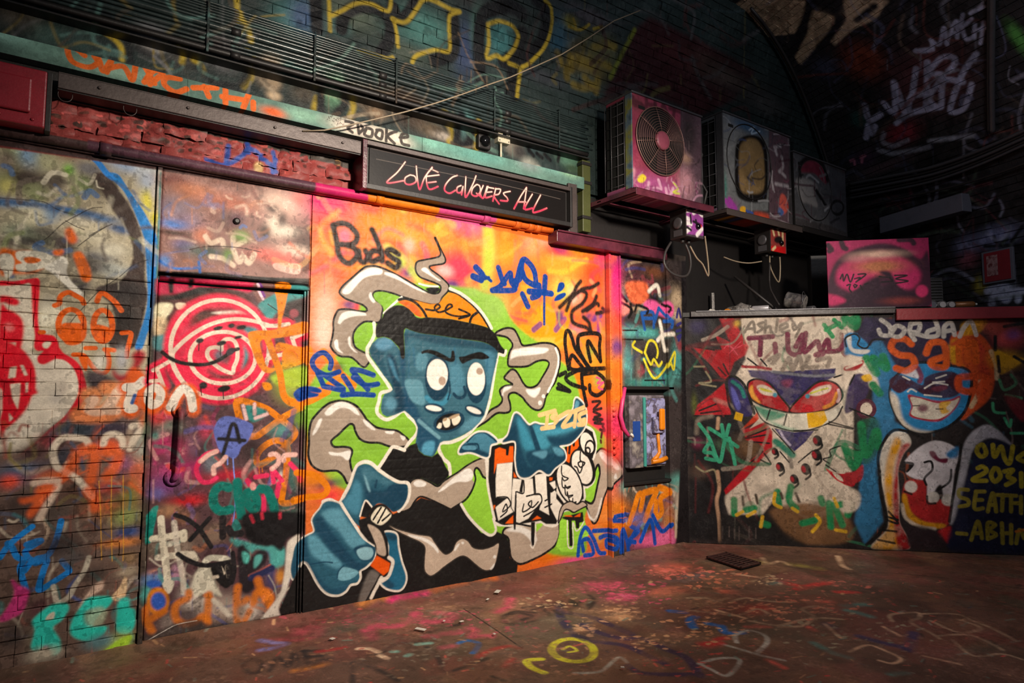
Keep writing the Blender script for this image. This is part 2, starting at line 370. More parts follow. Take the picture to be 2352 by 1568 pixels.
# "ston"
S('C0', (240, 150, 95), 34, '790,420 850,430 790,540 900,570 1010,500 1060,380 960,360', 7)
S('C0', (240, 140, 85), 34, '700,600 850,610 1000,590 1110,500', 7)
S('C0', (236, 200, 175), 20, '810,470 850,460 800,550 900,570 1000,510 1050,400|1050,400 1100,350 960,540 1050,560', 3, alpha=0.85)
S('C0', (238, 100, 35), 36, '1140,350 1250,300 1200,440 1180,560|1340,420 1450,380 1440,480 1380,540 1330,490|1540,540 1620,400 1700,370 1750,450 1750,560|1220,240 1260,330', 6)
S('C0', WH, 21, '1140,350 1230,340 1290,290|1200,370 1160,480 1160,540 1200,540|1340,470 1345,390 1400,350 1450,400 1430,480 1370,510|1540,530 1600,420 1660,360 1720,420 1740,540', 1.6)
S('C0', (60, 90, 150), 8, '1215,420 1190,490', 1.5)
G('C0', [(232,80,25,1400,580,60,50),(235,95,30,1300,640,40,70)], 0.8)
smears('D0', (0, 0, 1280, 1250), 60, 203, ((50, 42, 40), (150, 140, 125), (110, 60, 50), (40, 100, 100), (30, 60, 110)), 2, 10, 2.5)
# blue letters low on the bricks
S('D0', (25, 115, 190), 14, '0,440 60,350 120,290 210,220 290,160|70,310 110,350 150,430 210,470 180,530 200,620 230,720|240,320 330,290 370,290 300,330 230,380 250,440 280,470 220,560|550,110 530,200 490,320 430,420 330,450 320,490 420,460 390,560 350,730 460,670 600,580 620,550 560,470', 1.2)
P('D0', (190, 55, 120), '100,640 180,690 260,730 250,820 200,930 80,1000 0,1015 0,980 60,900 130,760', 3)
S('D0', (225, 215, 195), 12, '800,440 760,560 680,680 620,790 530,850|480,700 510,850', 2, alpha=0.85)
P('D0', (215, 185, 165), '740,830 860,680 930,650 920,720 830,780 700,900', 3); P('D0', (165, 140, 110), '1000,800 1080,700 1120,610 1145,640 1130,780 1080,830', 2)
G('D0', [(60,38,40,350,900,110,90),(45,38,36,120,1150,130,120),(42,36,36,550,330,200,120),(60,55,55,650,450,140,60),(70,62,52,300,1180,70,90),(180,110,50,1080,310,160,34,0.9),(35,60,110,1150,210,100,40)])
G('D0', [(110,88,62,1150,450,90,60),(130,118,100,1150,570,90,40),(45,40,38,850,600,110,70)], 0.8)
TEAL = (30, 140, 128)
P('D0', TEAL, '290,1010 380,920 480,860 590,850 620,900 560,1000 480,1070 540,1180 540,1280 470,1320 420,1220 340,1280 280,1250 310,1100', 4); P('D0', (205, 195, 175), '410,1000 440,950 490,930 480,990', 2)
P('D0', TEAL, '640,1030 720,890 800,800 990,790 1000,850 900,950 840,1050 960,1060 930,1130 830,1190 720,1180 640,1130', 4); P('D0', (110, 120, 100), '770,930 900,880 960,930 900,1050 780,1040', 5, alpha=0.8)
P('D0', TEAL, '1060,860 1100,800 1160,810 1170,890 1220,920 1210,1060 1140,1130 1050,1100 1050,980', 4)
G('D0', [(200,190,170,400,1310,140,60),(120,135,60,1080,1220,120,90),(60,90,95,900,1200,130,60)], 0.85)
P('D0', (130, 165, 45), '930,1290 1040,1200 1160,1140 1190,1160 1150,1230 1050,1270', 3)
S('D0', (205, 150, 55), 1.6, '905,0 910,250 915,460|1000,0 1005,300 1010,470|1110,0 1112,300 1108,470|890,-250 905,0|1005,-300 1000,0|1110,-300 1110,0', 0.6)
G('C0', [(80,120,85,1325,700,36,200,0.8)])
P('px', (52, 46, 42), '338,800 352,640 362,640 345,1000 340,1240 325,1490 312,1500 325,1250', 2, False, alpha=0.8)
# --- doorway bay: transom
P('px', (150, 112, 104), '372,380 720,432 716,640 362,628', 1, False)
G('B0', [(120,75,70,1560,60,150,60),(185,120,90,1750,150,180,60),(135,120,135,1560,300,140,90),(140,120,140,1700,420,130,70),(175,105,85,2050,250,260,70),(130,95,90,2000,430,200,70),(195,120,95,1820,560,70,70),(75,120,190,1560,450,110,40),
 (62,42,36,1560,530,130,18),(120,110,150,1650,640,90,50),(85,130,190,1480,780,60,50),(80,95,90,1850,700,200,60),(90,60,70,2130,410,80,70),(110,70,60,2080,90,250,36,0.8)])
G('B1', [(235,200,180,200,270,200,100),(245,225,205,130,470,80,90),(70,55,52,100,310,60,40),(80,62,58,190,430,40,90),(245,228,210,250,520,110,50),(90,66,60,380,600,110,110),(70,55,52,30,520,50,60),(225,150,120,380,230,90,70),(235,110,95,150,740,200,60),(245,215,195,300,690,140,50),(85,60,55,420,820,80,60)])
S('B0', (240, 214, 190), 12, '1850,560 1900,620 1990,590 2010,640|2100,570 2110,640 2200,600|1900,740 2010,760 2100,820|2100,680 2150,790 2190,740 2240,800 2290,720', 2, alpha=0.85)
S('B1', (242, 120, 110), 12, '0,700 100,720 200,780 340,830|150,720 120,800|250,720 230,850', 2.5, alpha=0.8)
P('B1', (246, 200, 185), '120,800 330,810 355,850 330,900 200,880 120,850', 2)
G('B0', [(110,160,70,2170,560,70,50),(100,140,60,2050,730,40,60)], 0.8)
S('B0', (60, 40, 36), 2.0, '1560,700 1700,680 1820,655 1950,650 2150,660 2352,700', 0.7)
P('px', (34, 28, 28), '362,622 500,626 640,640 716,648 716,664 600,650 480,642 360,640', 1.2, False)
S('B0', (50, 110, 190), 6, '1440,780 1520,830 1620,850 1800,840|1790,790 1800,880', 2)
smears('B0', (1480, 60, 2352, 850), 50, 204, ((120, 75, 70), (190, 130, 100), (130, 120, 150), (80, 60, 58), (220, 190, 170), (85, 120, 180)), 2, 10, 2.5)
# --- doorway bay: lower door
P('px', (88, 62, 66), '360,640 716,664 706,1000 697,1430 330,1480 345,1000', 1, False)
N = '340,640,5.2275'
P(N, (200, 40, 80), '120,0 330,0 1100,30 1300,80 1200,160 900,110 600,130 300,220 110,190', 4); P(N, (72, 42, 40), '110,200 340,170 700,110 1100,140 1250,250 1200,480 700,470 400,520 240,560 120,300', 5)
for q in ('240,0 320,0 310,170 260,170', '480,0 550,0 545,100 490,110', '110,250 330,200 620,90 1000,110 700,150 400,240'): P(N, K, q, 3, False)
P(N, (226, 218, 185), '95,310 280,290 300,360 220,470 180,560 90,680 70,500', 3); P(N, (228, 214, 185), '340,290 460,290 440,360 360,360', 2); P(N, (205, 178, 140), '80,480 220,470 210,640 90,680', 6, alpha=0.8)
P(N, (130, 90, 85), '1270,70 1560,80 1600,300 1400,330 1290,200', 4); P(N, (70, 150, 150), '1340,300 1560,160 1720,80 1900,100 1910,200 1750,280 1560,400 1470,500 1380,400', 3)
P(N, (62, 50, 50), '1660,290 1880,240 1900,420 1820,500 1680,470', 5); E(N, (170, 85, 95), 1765, 410, 55, 50, 0, 3)
S(N, (120, 60, 140), 9, '1330,70 1400,200', 1.5); S(N, (236, 200, 215), 6, '1310,70 1350,160 1390,240', 1.2)
P(N, (235, 225, 210), '760,410 950,380 1200,380 1180,440 950,430', 3); P(N, (92, 50, 44), '480,500 600,440 800,420 850,460 650,520 500,540', 3)
P(N, (80, 130, 135), '70,700 220,680 230,830 130,860 70,830', 5); P(N, (80, 112, 130), '370,690 490,600 480,650 400,730', 4); P(N, (85, 140, 150), '1200,560 1350,600 1230,680 1240,860 1160,1060 1110,1120 1130,800 1140,700', 4)
P(N, (170, 200, 60), '1480,1180 1600,1130 1900,1050 1930,1250 1800,1300 1700,1290 1560,1270', 6); P(N, (90, 125, 150), '1090,1270 1250,1190 1250,1260 1110,1320', 3)
P(N, (232, 30, 70), '330,940 500,1000 560,1200 800,1330 1200,1260 1250,1150 1300,1190 1200,1330 900,1420 620,1370 420,1240 320,1070', 7)
G(N, [(226,36,76,420,560,110,160,0.75),(226,36,76,900,330,330,50,0.5),(226,36,76,430,1000,140,160,0.8),(226,36,76,900,1340,340,50,0.8),(226,36,76,750,900,180,160,0.7)])
P(N, (228, 36, 72), '520,850 640,760 820,700 860,790 720,860 700,1000 560,1000', 7); G(N, [(228,40,76,640,1060,120,120,0.8),(228,40,76,1050,1120,120,80,0.8)])
for w, c, so in ((30, (232, 40, 76), 4.5), (9.5, (252, 226, 205), 1.0)):
    EO(N, c, w, 868, 842, 592, 594, 0, soft=so)
    S(N, c, w, '300,960 310,880 420,760 560,650 720,560 900,500 1080,480 1260,500 1450,550', so)
    S(N, c, w, '275,960 360,1130 440,1260', so)
    EO(N, c, w, 905, 945, 395, 312, 0, soft=so)
    S(N, c, w, '1440,560 1560,560 1700,540', so)
    S(N, c, w, '890,830 900,760 960,720 1040,740 1080,830 1080,960 1040,1060 1020,1130 900,1090 790,1010 720,920 740,840 830,820 890,850', so)
    S(N, c, w, '60,1100 160,1050 280,980|110,1080 150,1180 190,1290|30,1230 140,1220', so)
    S(N, c, w, '1440,960 1560,920 1720,890|1740,710 1860,660|1740,700 1780,820', so)
G(N, [(92,50,52,930,1180,150,24,0.8),(80,95,110,860,920,60,80,0.9)])
S(N, K, 9, '180,880 270,950 420,1010 640,1030 800,1000 930,930 1000,870 1090,840', 1.6); E(N, (52, 44, 52), 1000, 870, 60, 40, -30, 2)
for x, y, rx, ry in ((630, 740, 48, 30), (890, 770, 60, 28), (670, 1280, 50, 42), (920, 1320, 80, 38), (850, 590, 60, 25), (1010, 560, 40, 28), (1130, 580, 60, 25), (1090, 700, 50, 18)): E(N, K, x, y, rx, ry, -12, 1.2)
S(N, K, 2, '620,740 615,860|880,780 878,920|640,1300 650,1400|910,1340 915,1440|1450,300 1600,400 1760,490', 0.5)
# orange tag
ORG = (248, 138, 14)
P(N, ORG, '1520,60 1700,60 1680,220 1650,360 1620,480 1605,600 1570,600 1570,400 1550,220', 1)
P(N, ORG, '1210,660 1300,620 1500,610 1700,560 1880,510 1940,560 1930,640 1700,690 1450,720 1370,740 1360,820 1420,1010 1480,1070 1620,1040 1800,970 1760,870 1640,860 1620,960 1640,1200 1680,1370 1750,1430 1840,1460 1850,1530 1720,1530 1650,1470 1610,1300 1580,1100 1480,1130 1390,1110 1310,990 1250,830', 1)
P(N, ORG, '1540,800 1600,760 1760,800 1900,830 1920,900 1890,1000 1740,1060 1620,1090 1600,1040 1800,960 1760,870 1640,860 1560,880', 1)
Q = '340,920,5.2275'
S(Q, ORG, 15, '1860,80 1650,190 1400,370 1300,430 1210,410 1150,330 1100,180 1070,30 1120,0 1250,30 1440,100 1600,220 1760,350 1770,420 1700,500 1560,640 1400,750 1330,760 1310,680 1370,580 1480,500 1580,480 1660,520 1690,600 1680,750 1660,930 1630,1100 1620,1220 1720,1230 1900,1160 2000,1130 2091,1080', 0.9)
S(Q, ORG, 15, '1780,880 1900,900 2060,970 2100,1050', 1.2); P(N, (246, 140, 20), '1380,1250 1470,1250 1500,1320 1420,1340', 2)
S(Q, ORG, 2, '1340,780 1350,900|1380,790 1385,860', 0.5)
# lower door left: purple, teal, dark clouds
QL = [(200,60,80,200,160,150,70),(110,115,105,250,340,160,100),(170,45,95,200,520,160,120),(150,60,85,400,600,160,120),(105,70,90,560,560,90,180),(195,60,90,700,330,80,120),(140,45,90,300,850,260,130),(140,40,85,520,830,120,100),(110,60,110,200,1030,190,110),
 (95,85,140,100,1120,90,60),(60,40,48,650,640,60,130),(52,40,42,1250,600,160,160),(160,28,50,1000,900,380,60),(95,45,55,600,1130,160,80),(180,28,36,480,1210,200,60),(40,34,38,900,620,60,100),(90,150,145,1600,360,140,80),(60,100,95,1750,950,60,180),
 (95,100,110,760,760,90,110),(120,160,60,1820,220,60,90),(70,60,60,1600,620,110,70),(200,190,185,1600,900,20,60),(60,95,85,1650,1350,160,90),(36,34,34,1300,1450,260,140),(150,110,80,250,1330,140,70),(130,90,70,450,1420,120,70)]
G(Q, QL)
smears(Q, (60, 80, 1800, 1500), 90, 205, ((60, 40, 48), (160, 45, 95), (60, 110, 105), (200, 150, 145), (95, 85, 140), (40, 34, 38), (205, 70, 60), (120, 70, 100)), 2, 12, 2.5)
P(Q, (96, 110, 185), '880,210 1010,190 1200,250 1270,300 1260,380 1200,500 1130,560 1100,640 1040,700 960,660 880,620 820,480 800,340', 2); S(Q, (110, 130, 205), 3.2, '1030,690 1040,850 1060,1080 1050,1300 1020,1560|965,660 965,770', 0.6)
S(Q, (32, 28, 34), 9, '910,640 960,480 1010,300 1060,300 1110,500|860,460 1170,480', 2)
P(Q, (50, 130, 125), '1200,50 1440,120 1400,200 1260,260 1200,180', 3); S(Q, (238, 195, 195), 8, '1150,60 1190,220|1300,210 1440,160|1290,40 1290,160', 2)
S(Q, (236, 50, 100), 11, '830,610 700,650 610,760 590,850 650,970 750,980 830,930|1500,820 1520,980|1530,860 1620,960|1720,760 1800,850 1840,960|1440,900 1300,920|1200,960 1230,1010|1400,1150 1400,1330|1580,1000 1560,1150', 1.6)
S(Q, (225, 175, 165), 11, '830,610 740,650 640,730|940,680 880,750 800,800 800,880|1480,650 1530,640 1580,680 1570,760 1500,820|1780,650 1650,660 1640,720', 1.8)
P(Q, (40, 120, 110), '0,1400 60,1290 130,1270 100,1400 50,1568 0,1568', 2)
S(Q, (14, 108, 98), 21, '980,1050 880,1030 800,1110 800,1250 880,1330 1000,1310|1080,980 1090,1120 1110,1260 1130,1380|1290,1120 1200,1110 1200,1220 1290,1310 1310,1190 1250,1110|1360,1060 1440,1080 1500,1200 1530,1320', 2)
E(Q, (240, 165, 160), 1270, 1030, 38, 50, 0, 2); P(Q, (40, 110, 105), '1060,1420 1130,1540 1000,1568', 2)
# metal bar handle colours come from its own material; red and teal paint beside it
G(Q, [(205,60,60,120,210,80,80,0.7),(60,125,115,90,430,50,50,0.8)])
Z = '320,1180,5.2275'
G(Z, [(112,96,84,500,420,200,160),(120,100,85,900,250,160,120),(105,92,80,200,420,120,120),(80,110,150,150,780,120,70),(200,130,90,220,700,120,30,0.6),(170,160,150,700,1000,180,180),(140,125,115,1000,1150,220,160),(60,130,125,80,960,60,90),(70,55,48,650,1400,420,110),(90,80,75,350,1300,110,100),(45,42,44,900,1400,300,60),(180,170,160,1300,1180,160,120),(60,56,90,1600,760,70,160),(150,110,130,450,720,60,110)])
smears(Z, (60, 100, 1750, 1350), 80, 206, ((60, 52, 48), (190, 180, 165), (60, 120, 115), (150, 90, 60), (50, 60, 110), (36, 32, 34), (120, 105, 95)), 2, 10, 2)
P(Z, (20, 118, 108), '90,0 210,0 180,180 150,340 70,350 80,150', 2)
S(Z, (222, 212, 190), 16, '265,60 280,260 310,500 340,760 350,900|165,305 350,280 520,240|540,230 540,310', 1.4); S(Z, (205, 195, 180), 13, '425,110 450,330 490,560 530,780 540,950', 2, alpha=0.8); S(Z, (215, 205, 185), 15, '230,530 400,510 560,490 660,510|640,490 680,550', 2, alpha=0.9); P(Z, (225, 218, 200), '340,350 410,330 400,390 350,400', 1.5)
P(Z, (220, 212, 192), '290,830 420,810 400,920 350,970 300,900', 2)
P(Z, (225, 220, 200), '760,580 830,510 950,500 1080,520 1090,570 1000,580 880,570 800,620', 1.5); P(Z, (218, 212, 192), '640,860 680,720 760,640 860,640 900,800 960,920 1000,1000 900,960 820,940 720,1000 640,960', 3)
P(Z, K, '870,650 1000,620 1100,600 1160,650 1150,800 1060,900 980,860 900,760', 2); S(Z, (215, 200, 180), 8, '980,650 1020,720|1060,640 1080,760|900,770 950,760', 1.6)
S(Z, (30, 28, 30), 11, '470,490 600,570 750,620 900,620 1100,580|1130,480 1150,680 1120,830|1070,640 1090,800|960,620 1000,760|440,20 560,60 680,140 760,230 870,400|850,60 760,160 690,240 620,320', 1.4)
S(Z, (36, 32, 34), 16, '1010,60 1010,280|1080,180 1130,250 1230,240', 1.6); P(Z, (34, 30, 34), '1190,420 1280,380 1330,450 1350,560 1420,470 1500,430 1550,490 1520,600 1430,680 1330,740 1400,800 1380,900 1300,960 1220,900 1200,700', 3)
P(Z, (80, 165, 155), '1250,460 1330,500 1310,600 1260,580', 3); P(Z, (80, 150, 145), '1400,520 1480,500 1470,580 1390,660', 3); P(Z, (70, 150, 145), '1100,300 1300,340 1500,380 1740,400 1740,620 1600,640 1560,460 1420,430 1350,470 1250,370 1180,400', 4, alpha=0.9)
P(Z, (28, 26, 28), '1300,0 1990,0 1950,240 1800,300 1740,420 1690,450 1600,380 1540,400 1330,340 1270,200', 4); S(Z, (190, 45, 65), 6, '1350,30 1380,100|1700,0 1700,50|1480,0 1490,60', 3)
S(Z, (150, 80, 60), 5, '1330,750 1460,690 1580,620', 2); S(Z, (34, 38, 70), 16, '1360,770 1480,720 1600,660', 3)
E(Z, (36, 70, 140), 180, 850, 95, 50, 0, 4); E(Z, (235, 140, 40), 230, 1060, 135, 170, 0, 4); E(Z, (38, 70, 145), 235, 1060, 92, 110, 0, 4)
S(Z, (236, 130, 40), 17, '80,1140 90,1280 160,1430|600,950 590,1020 470,1080 430,1180 460,1280 560,1330 690,1300 760,1240 830,1320|840,980 830,1150 820,1280|1190,890 1180,1020 1180,1200 1200,1340|1300,1040 1210,1100|1430,800 1480,950 1560,1080|1380,1080 1420,960 1530,940 1590,1020 1580,1120|1330,1180 1280,1270|170,1260 300,1180', 4, alpha=0.9)
G(Z, [(70,60,60,600,1230,70,60,0.9),(110,95,85,1230,1180,60,80,0.9),(230,150,60,1700,760,50,80)])
S(Z, (205, 195, 180), 10, '900,1040 1000,1130 1080,1220', 3)
P(Z, (46, 40, 38), '0,1480 200,1430 430,1330 700,1280 860,1340 1110,1330 1400,1340 1400,1568 0,1568', 5, alpha=0.85); S(Z, (150, 145, 140), 1.6, '40,1568 300,1420 460,1340 700,1290', 0.5)
S('C0', (238, 100, 35), 30, '1340,420 1450,380 1440,480 1380,540 1330,490|1540,540 1620,400 1700,370 1750,450 1750,560', 5)
S('C0', WH, 20, '1340,470 1345,390 1400,350 1450,400 1430,480 1370,510 1340,470|1540,530 1600,420 1660,360 1720,420 1740,540', 1.6)
# --- mural panel ground colours
P('px', (238, 120, 55), '716,432 1410,590 1400,1285 700,1412 704,1000', 1.5, False)
G('B1', [(215,35,110,620,280,260,150),(205,30,105,560,180,110,80),(236,60,80,560,480,90,120),(245,120,50,650,600,110,200),(250,150,40,1150,420,300,150),(248,165,70,1300,560,220,110),(240,90,40,1000,300,120,60),(245,120,150,750,560,60,70),(246,100,60,1150,660,160,80),(246,95,70,1350,760,200,60),
 (225,110,160,1850,440,160,110),(250,160,40,1550,480,140,100),(248,170,60,1650,600,100,100),(235,55,95,1780,850,170,160),(248,130,40,2230,560,130,110),(245,160,45,2200,700,120,130),(248,150,60,1850,640,90,60),(240,90,60,620,880,130,130),(246,150,90,600,980,70,90),(246,195,170,580,1250,110,240),(247,210,190,560,1450,80,130),(120,70,130,800,1180,70,40),(235,75,90,880,1190,50,40),(215,215,95,2050,700,55,260),(205,215,80,1300,800,110,90),(90,60,130,1330,880,80,60),(90,60,130,1720,1000,70,50),(245,195,190,1650,870,70,50),(245,190,170,1330,640,50,60)])
S('B1', (205, 215, 90), 18, '1140,660 1280,780 1380,900 1420,960', 5, alpha=0.85); S('B1', (198, 212, 70), 22, '2040,460 2050,700 2030,900 2010,1000', 6, alpha=0.8)
G('B2', [(240,175,150,160,540,130,90),(200,25,95,340,690,90,70),(200,130,30,520,700,100,40),(245,160,50,350,820,250,80),(244,170,110,80,640,80,90),(250,195,80,500,780,170,20,0.8),(238,75,40,650,900,110,160),(232,60,100,720,740,60,60),(240,90,45,620,1100,90,120),(205,215,85,380,1040,110,110),(246,175,50,60,1020,110,110),(250,170,30,180,1290,130,130),(110,65,120,330,1280,60,60),(245,190,170,470,1100,60,90),(235,100,60,650,1250,110,110),(100,60,120,620,1290,60,40),(245,170,40,150,1450,260,40),(230,120,170,480,1420,70,50),(185,205,70,120,1520,160,60),(180,200,80,300,1500,90,60),(250,150,30,450,1500,160,100)])
S('B2', (250, 190, 60), 10, '240,870 380,880 500,810 580,770', 3, alpha=0.8)
S('B2', (250, 160, 25), 22, '30,1240 130,1190 240,1230 260,1320 150,1390|0,1400 200,1420 360,1390 420,1250|330,1500 400,1400|40,1430 50,1520', 2.5); S('B2', (110, 60, 140), 12, '300,1400 380,1300|640,1300 700,1270|690,1330 690,1420|100,1400 160,1350', 2, alpha=0.85)
G('C2', [(248,130,20,560,300,160,150),(120,170,70,620,60,60,80),(246,150,40,680,150,110,110),(140,180,80,700,300,60,70),(245,120,25,720,450,90,120),(230,75,50,620,520,70,80),(224,50,80,680,700,110,170),(190,40,90,700,900,110,80),(235,70,50,800,830,70,160),(235,85,95,760,1200,90,110),(240,130,100,800,1320,80,80),(246,140,40,820,1450,120,120),(215,200,50,370,200,60,60)])
G('D2', [(246,130,20,850,130,160,110),(248,150,70,750,60,60,60),(225,95,145,1150,280,160,60),(235,110,30,200,470,220,60),(246,130,20,320,420,120,70),(225,80,140,480,470,160,50),(240,110,40,90,550,130,40),(205,75,120,1280,220,80,80),(180,150,80,690,240,40,60)])
smears('B1', (500, 200, 2352, 1000), 60, 207, ((245, 150, 50), (226, 60, 110), (240, 100, 50), (250, 190, 120), (215, 90, 140), (205, 210, 90)), 4, 16, 4, 0.15, 0.5)
smears('B2', (0, 560, 740, 1560), 60, 208, ((245, 150, 50), (226, 60, 90), (240, 100, 50), (250, 190, 120), (190, 205, 80), (110, 65, 130)), 3, 12, 3, 0.2, 0.6)
GREEN = (138, 192, 58)
P('px', GREEN, '735,850 800,790 822,720 850,662 960,650 1060,660 1100,668 1150,690 1180,740 1240,790 1310,850 1330,900 1338,960 1395,1010 1400,1100 1345,1180 1345,1268 1280,1275 1200,1250 1120,1235 1050,1150 900,1130 780,1120 715,1030 700,920', 5, rough=0.15)
G('B1', [(160,200,95,2080,1180,150,160),(165,205,100,1900,1060,90,50)], 0.8)
G('C1', [(150,190,60,480,900,60,120,0.7),(185,205,60,250,300,120,160,0.7)])
S('C1', (246, 140, 20), 22, '420,20 440,120|430,420 560,380 660,300 700,240 640,120 560,40|700,230 820,330', 2)
G('C1', [(110,60,90,650,560,60,70,0.8),(70,50,80,580,1210,130,50,0.9),(150,190,60,660,1130,70,40),(246,140,30,480,1180,110,60),(225,60,60,620,1330,110,60),(60,45,60,690,170,50,40,0.7)])
S('C1', ORG, 15, '60,-100 170,200 210,420 280,480 420,480 600,390|330,1120 480,1140 590,1240 560,1320 400,1340 300,1370', 1.2)
# smoke behind the head
def smoke(t, pts, hl=(), ow=4.2, lights=()):
    P(t, TAUPE, pts, 0.8, reg='painted_smoke'); S(t, K, ow, pts, 0.7, closed=True)
    for q in hl: P(t, (250, 244, 236), q, 1.6)
smoke('B1', '1572,570 1600,640 1640,720 1660,775 1640,805 1580,815 1515,830 1530,860 1600,910 1670,975 1690,1010 1675,1060 1630,1110 1600,1165 1520,1170 1400,1140 1280,1105 1180,1070 1090,1050 1030,1055 1005,1090 1030,1130 1075,1160 1095,1200 1085,1260 1075,1310 1050,1335 985,1325 925,1330 870,1370 835,1420 825,1470 835,1530 860,1568 940,1610 975,1630 970,1690 935,1735 895,1720 850,1675 800,1645 720,1640 670,1610 630,1560 625,1530 640,1470 650,1400 650,1330 670,1260 700,1220 780,1215 860,1230 940,1235 950,1210 910,1175 840,1150 760,1120 710,1080 705,1050 740,1000 820,930 900,860 950,830 1020,825 1080,840 1150,870 1230,910 1330,965 1420,1020 1500,1060 1560,1075 1605,1060 1615,1010 1570,980 1500,955 1430,925 1395,880 1390,820 1410,785 1470,770 1550,755 1600,740 1615,715 1600,660 1575,600 1562,570',
 ('730,1050 800,970 900,880 1000,840 1090,860 1080,900 1000,910 920,940 850,1010 800,1070 750,1080', '1110,880 1200,900 1330,980 1460,1050 1490,1070 1400,1040 1250,960 1110,900', '690,1340 720,1260 800,1230 940,1250 950,1270 830,1280 750,1310 710,1350', '970,1080 990,1060 1000,1100 1030,1150 1010,1160 975,1120', '1440,860 1480,840 1540,900 1620,960 1600,960 1500,900', '660,1500 690,1490 700,1568 740,1610 700,1600 665,1560', '780,1480 800,1460 810,1540 830,1568 870,1610 830,1590 790,1540'))
P('B1', K, '1480,1030 1540,1015 1600,1020 1610,1045 1560,1075 1510,1060', 0.8); S('B1', (250,244,236), 4, '1420,985 1500,1005 1590,1010', 1)
P('B1', GREEN, '1015,1075 1060,1060 1130,1065 1190,1090 1200,1110 1160,1150 1110,1220 1095,1190 1050,1150 1020,1120', 0.8); S('B1', (250, 244, 236), 5, '1265,1105 1190,1170 1105,1250', 0.8)
smoke('C1', '700,470 780,480 860,520 910,580 960,650 1040,710 1140,730 1220,740 1280,780 1330,830 1300,880 1180,885 1120,870 1060,850 960,845 890,815 850,750 830,690 800,680 760,710 700,770 640,820 630,850 660,885 740,885 800,895 820,930 800,1000 810,1080 830,1140 790,1220 770,1210 740,1150 690,1105 630,1100 560,1105 500,1085 450,1040 425,960 430,850 430,760 450,660 500,590 560,530 620,490',
 ('570,580 640,510 720,480 800,500 860,550 885,600 850,590 780,540 700,540 620,600 580,600', '460,780 480,720 520,640 550,630 530,690 490,760', '610,930 700,940 800,920 790,1000 760,1000 720,970 630,960', '915,640 960,660 1030,730 1000,730 940,690', '1115,745 1200,745 1180,770 1130,765', '1250,780 1300,800 1280,830 1260,810'), 5)
smoke('C2', '-247,-128 -200,-165 -130,-185 -70,-165 -30,-90 0,-30 60,-30 180,-50 270,-40 320,0 340,60 335,160 300,290 250,370 210,440 190,520 150,555 90,540 30,480 0,440 -60,400 -110,405 -125,440 -110,500 -110,560 -150,580 -220,580 -270,610 -330,660 -410,705 -390,660 -330,600 -280,550 -210,510 -180,460 -200,400 -200,370 -160,340 -90,325 -120,300 -160,270 -150,240 -100,190 -60,200 -20,260 0,300 40,345 90,350 140,320 190,240 235,160 235,120 190,105 120,120 60,155 0,165 -60,165 -120,160 -130,120 -120,40 -90,-20 -100,-60 -140,-100 -200,-115',
 ('-110,100 -90,20 -20,0 90,-10 230,0 200,40 60,60 -40,70 -90,90', '30,370 100,370 160,350 150,400 110,440 60,420', '-160,350 -90,340 -110,360 -170,400 -165,430 -185,420'), 4.5)
S('C2', (250, 244, 236), 5, '300,0 325,80 315,180 270,310 230,390', 0.9); E('C2', (250,244,236), 190, 430, 16, 18); E('C2', (250,244,236), 160, 490, 18, 22)
# head
BL = (60, 106, 124); BD = (25, 60, 82); BM = (38, 82, 102); BLT = (104, 152, 170)
W_HEAD = '1015,-228 1020,-128 970,-28 955,0 960,70 1020,160 1090,250 1150,340 1165,380 1080,400 1060,470 1040,560 1070,610 1130,640 1200,610 1280,560 1330,610 1390,670 1410,720 1390,780 1330,850 1290,910'
S('C1', WH, 8, W_HEAD, 0.9)
S('C1', WH, 8, '2130,60 2100,220 2060,450 2010,610 1940,690 1850,780 1720,840 1620,850 1600,900 1640,990 1690,1040 1700,1130', 0.9)
HEAD = '1285,-128 1300,-183 1340,-168 1440,-138 1600,-118 1800,-88 2000,-58 2130,-8 2135,40 2120,120 2090,240 2070,350 2050,450 2010,600 1970,660 1900,730 1800,790 1700,830 1640,835 1610,850 1590,900 1560,960 1540,975 1470,960 1420,920 1390,860 1400,780 1410,710 1380,640 1330,590 1290,560 1200,600 1130,615 1090,590 1075,540 1085,460 1110,410 1160,390 1185,370 1165,320 1100,240 1040,150 990,80 970,20 975,0 1000,-48 1050,-93 1110,-103 1170,-78 1215,-33 1240,0 1290,90 1290,0'
P('C1', BL, HEAD, 0.8, sm=False, save='head', reg='painted_head')
P('C1', BD, '1285,-140 2140,-30 2140,40 1900,-10 1700,-20 1500,-60 1340,-100 1300,-20', 5, clip='head', alpha=0.7)
P('C1', BD, '1130,60 1190,60 1240,200 1260,330 1300,420 1380,520 1300,560 1200,580 1150,520 1200,420 1190,360 1150,200', 5, clip='head'); P('C1', BM, '1000,-40 1100,-60 1150,0 1100,60 1130,200 1190,340 1120,260 1040,140 985,70', 4, clip='head')
P('C1', (30, 74, 104), '1240,0 1300,60 1300,300 1340,450 1400,520 1450,640 1600,800 1540,975 1420,920 1400,800 1400,700 1300,560 1280,400', 6, clip='head', alpha=0.9)
E('C1', (92, 146, 176), 1110, -40, 85, 55, -10, 5, clip='head'); E('C1', (92, 146, 170), 1165, 500, 55, 60, 0, 6, clip='head'); P('C1', (70, 128, 156), '1140,90 1180,110 1220,230 1250,300 1200,250', 4, clip='head')
P('C1', (98, 150, 168), '1295,290 1430,290 1465,380 1470,500 1400,500 1340,450', 2.5, clip='head'); P('C1', (92, 145, 165), '1400,60 1480,40 1500,110 1480,180 1400,190', 3, clip='head'); P('C1', (80, 135, 158), '1700,150 1800,150 1830,330 1800,400 1720,400', 7, clip='head')
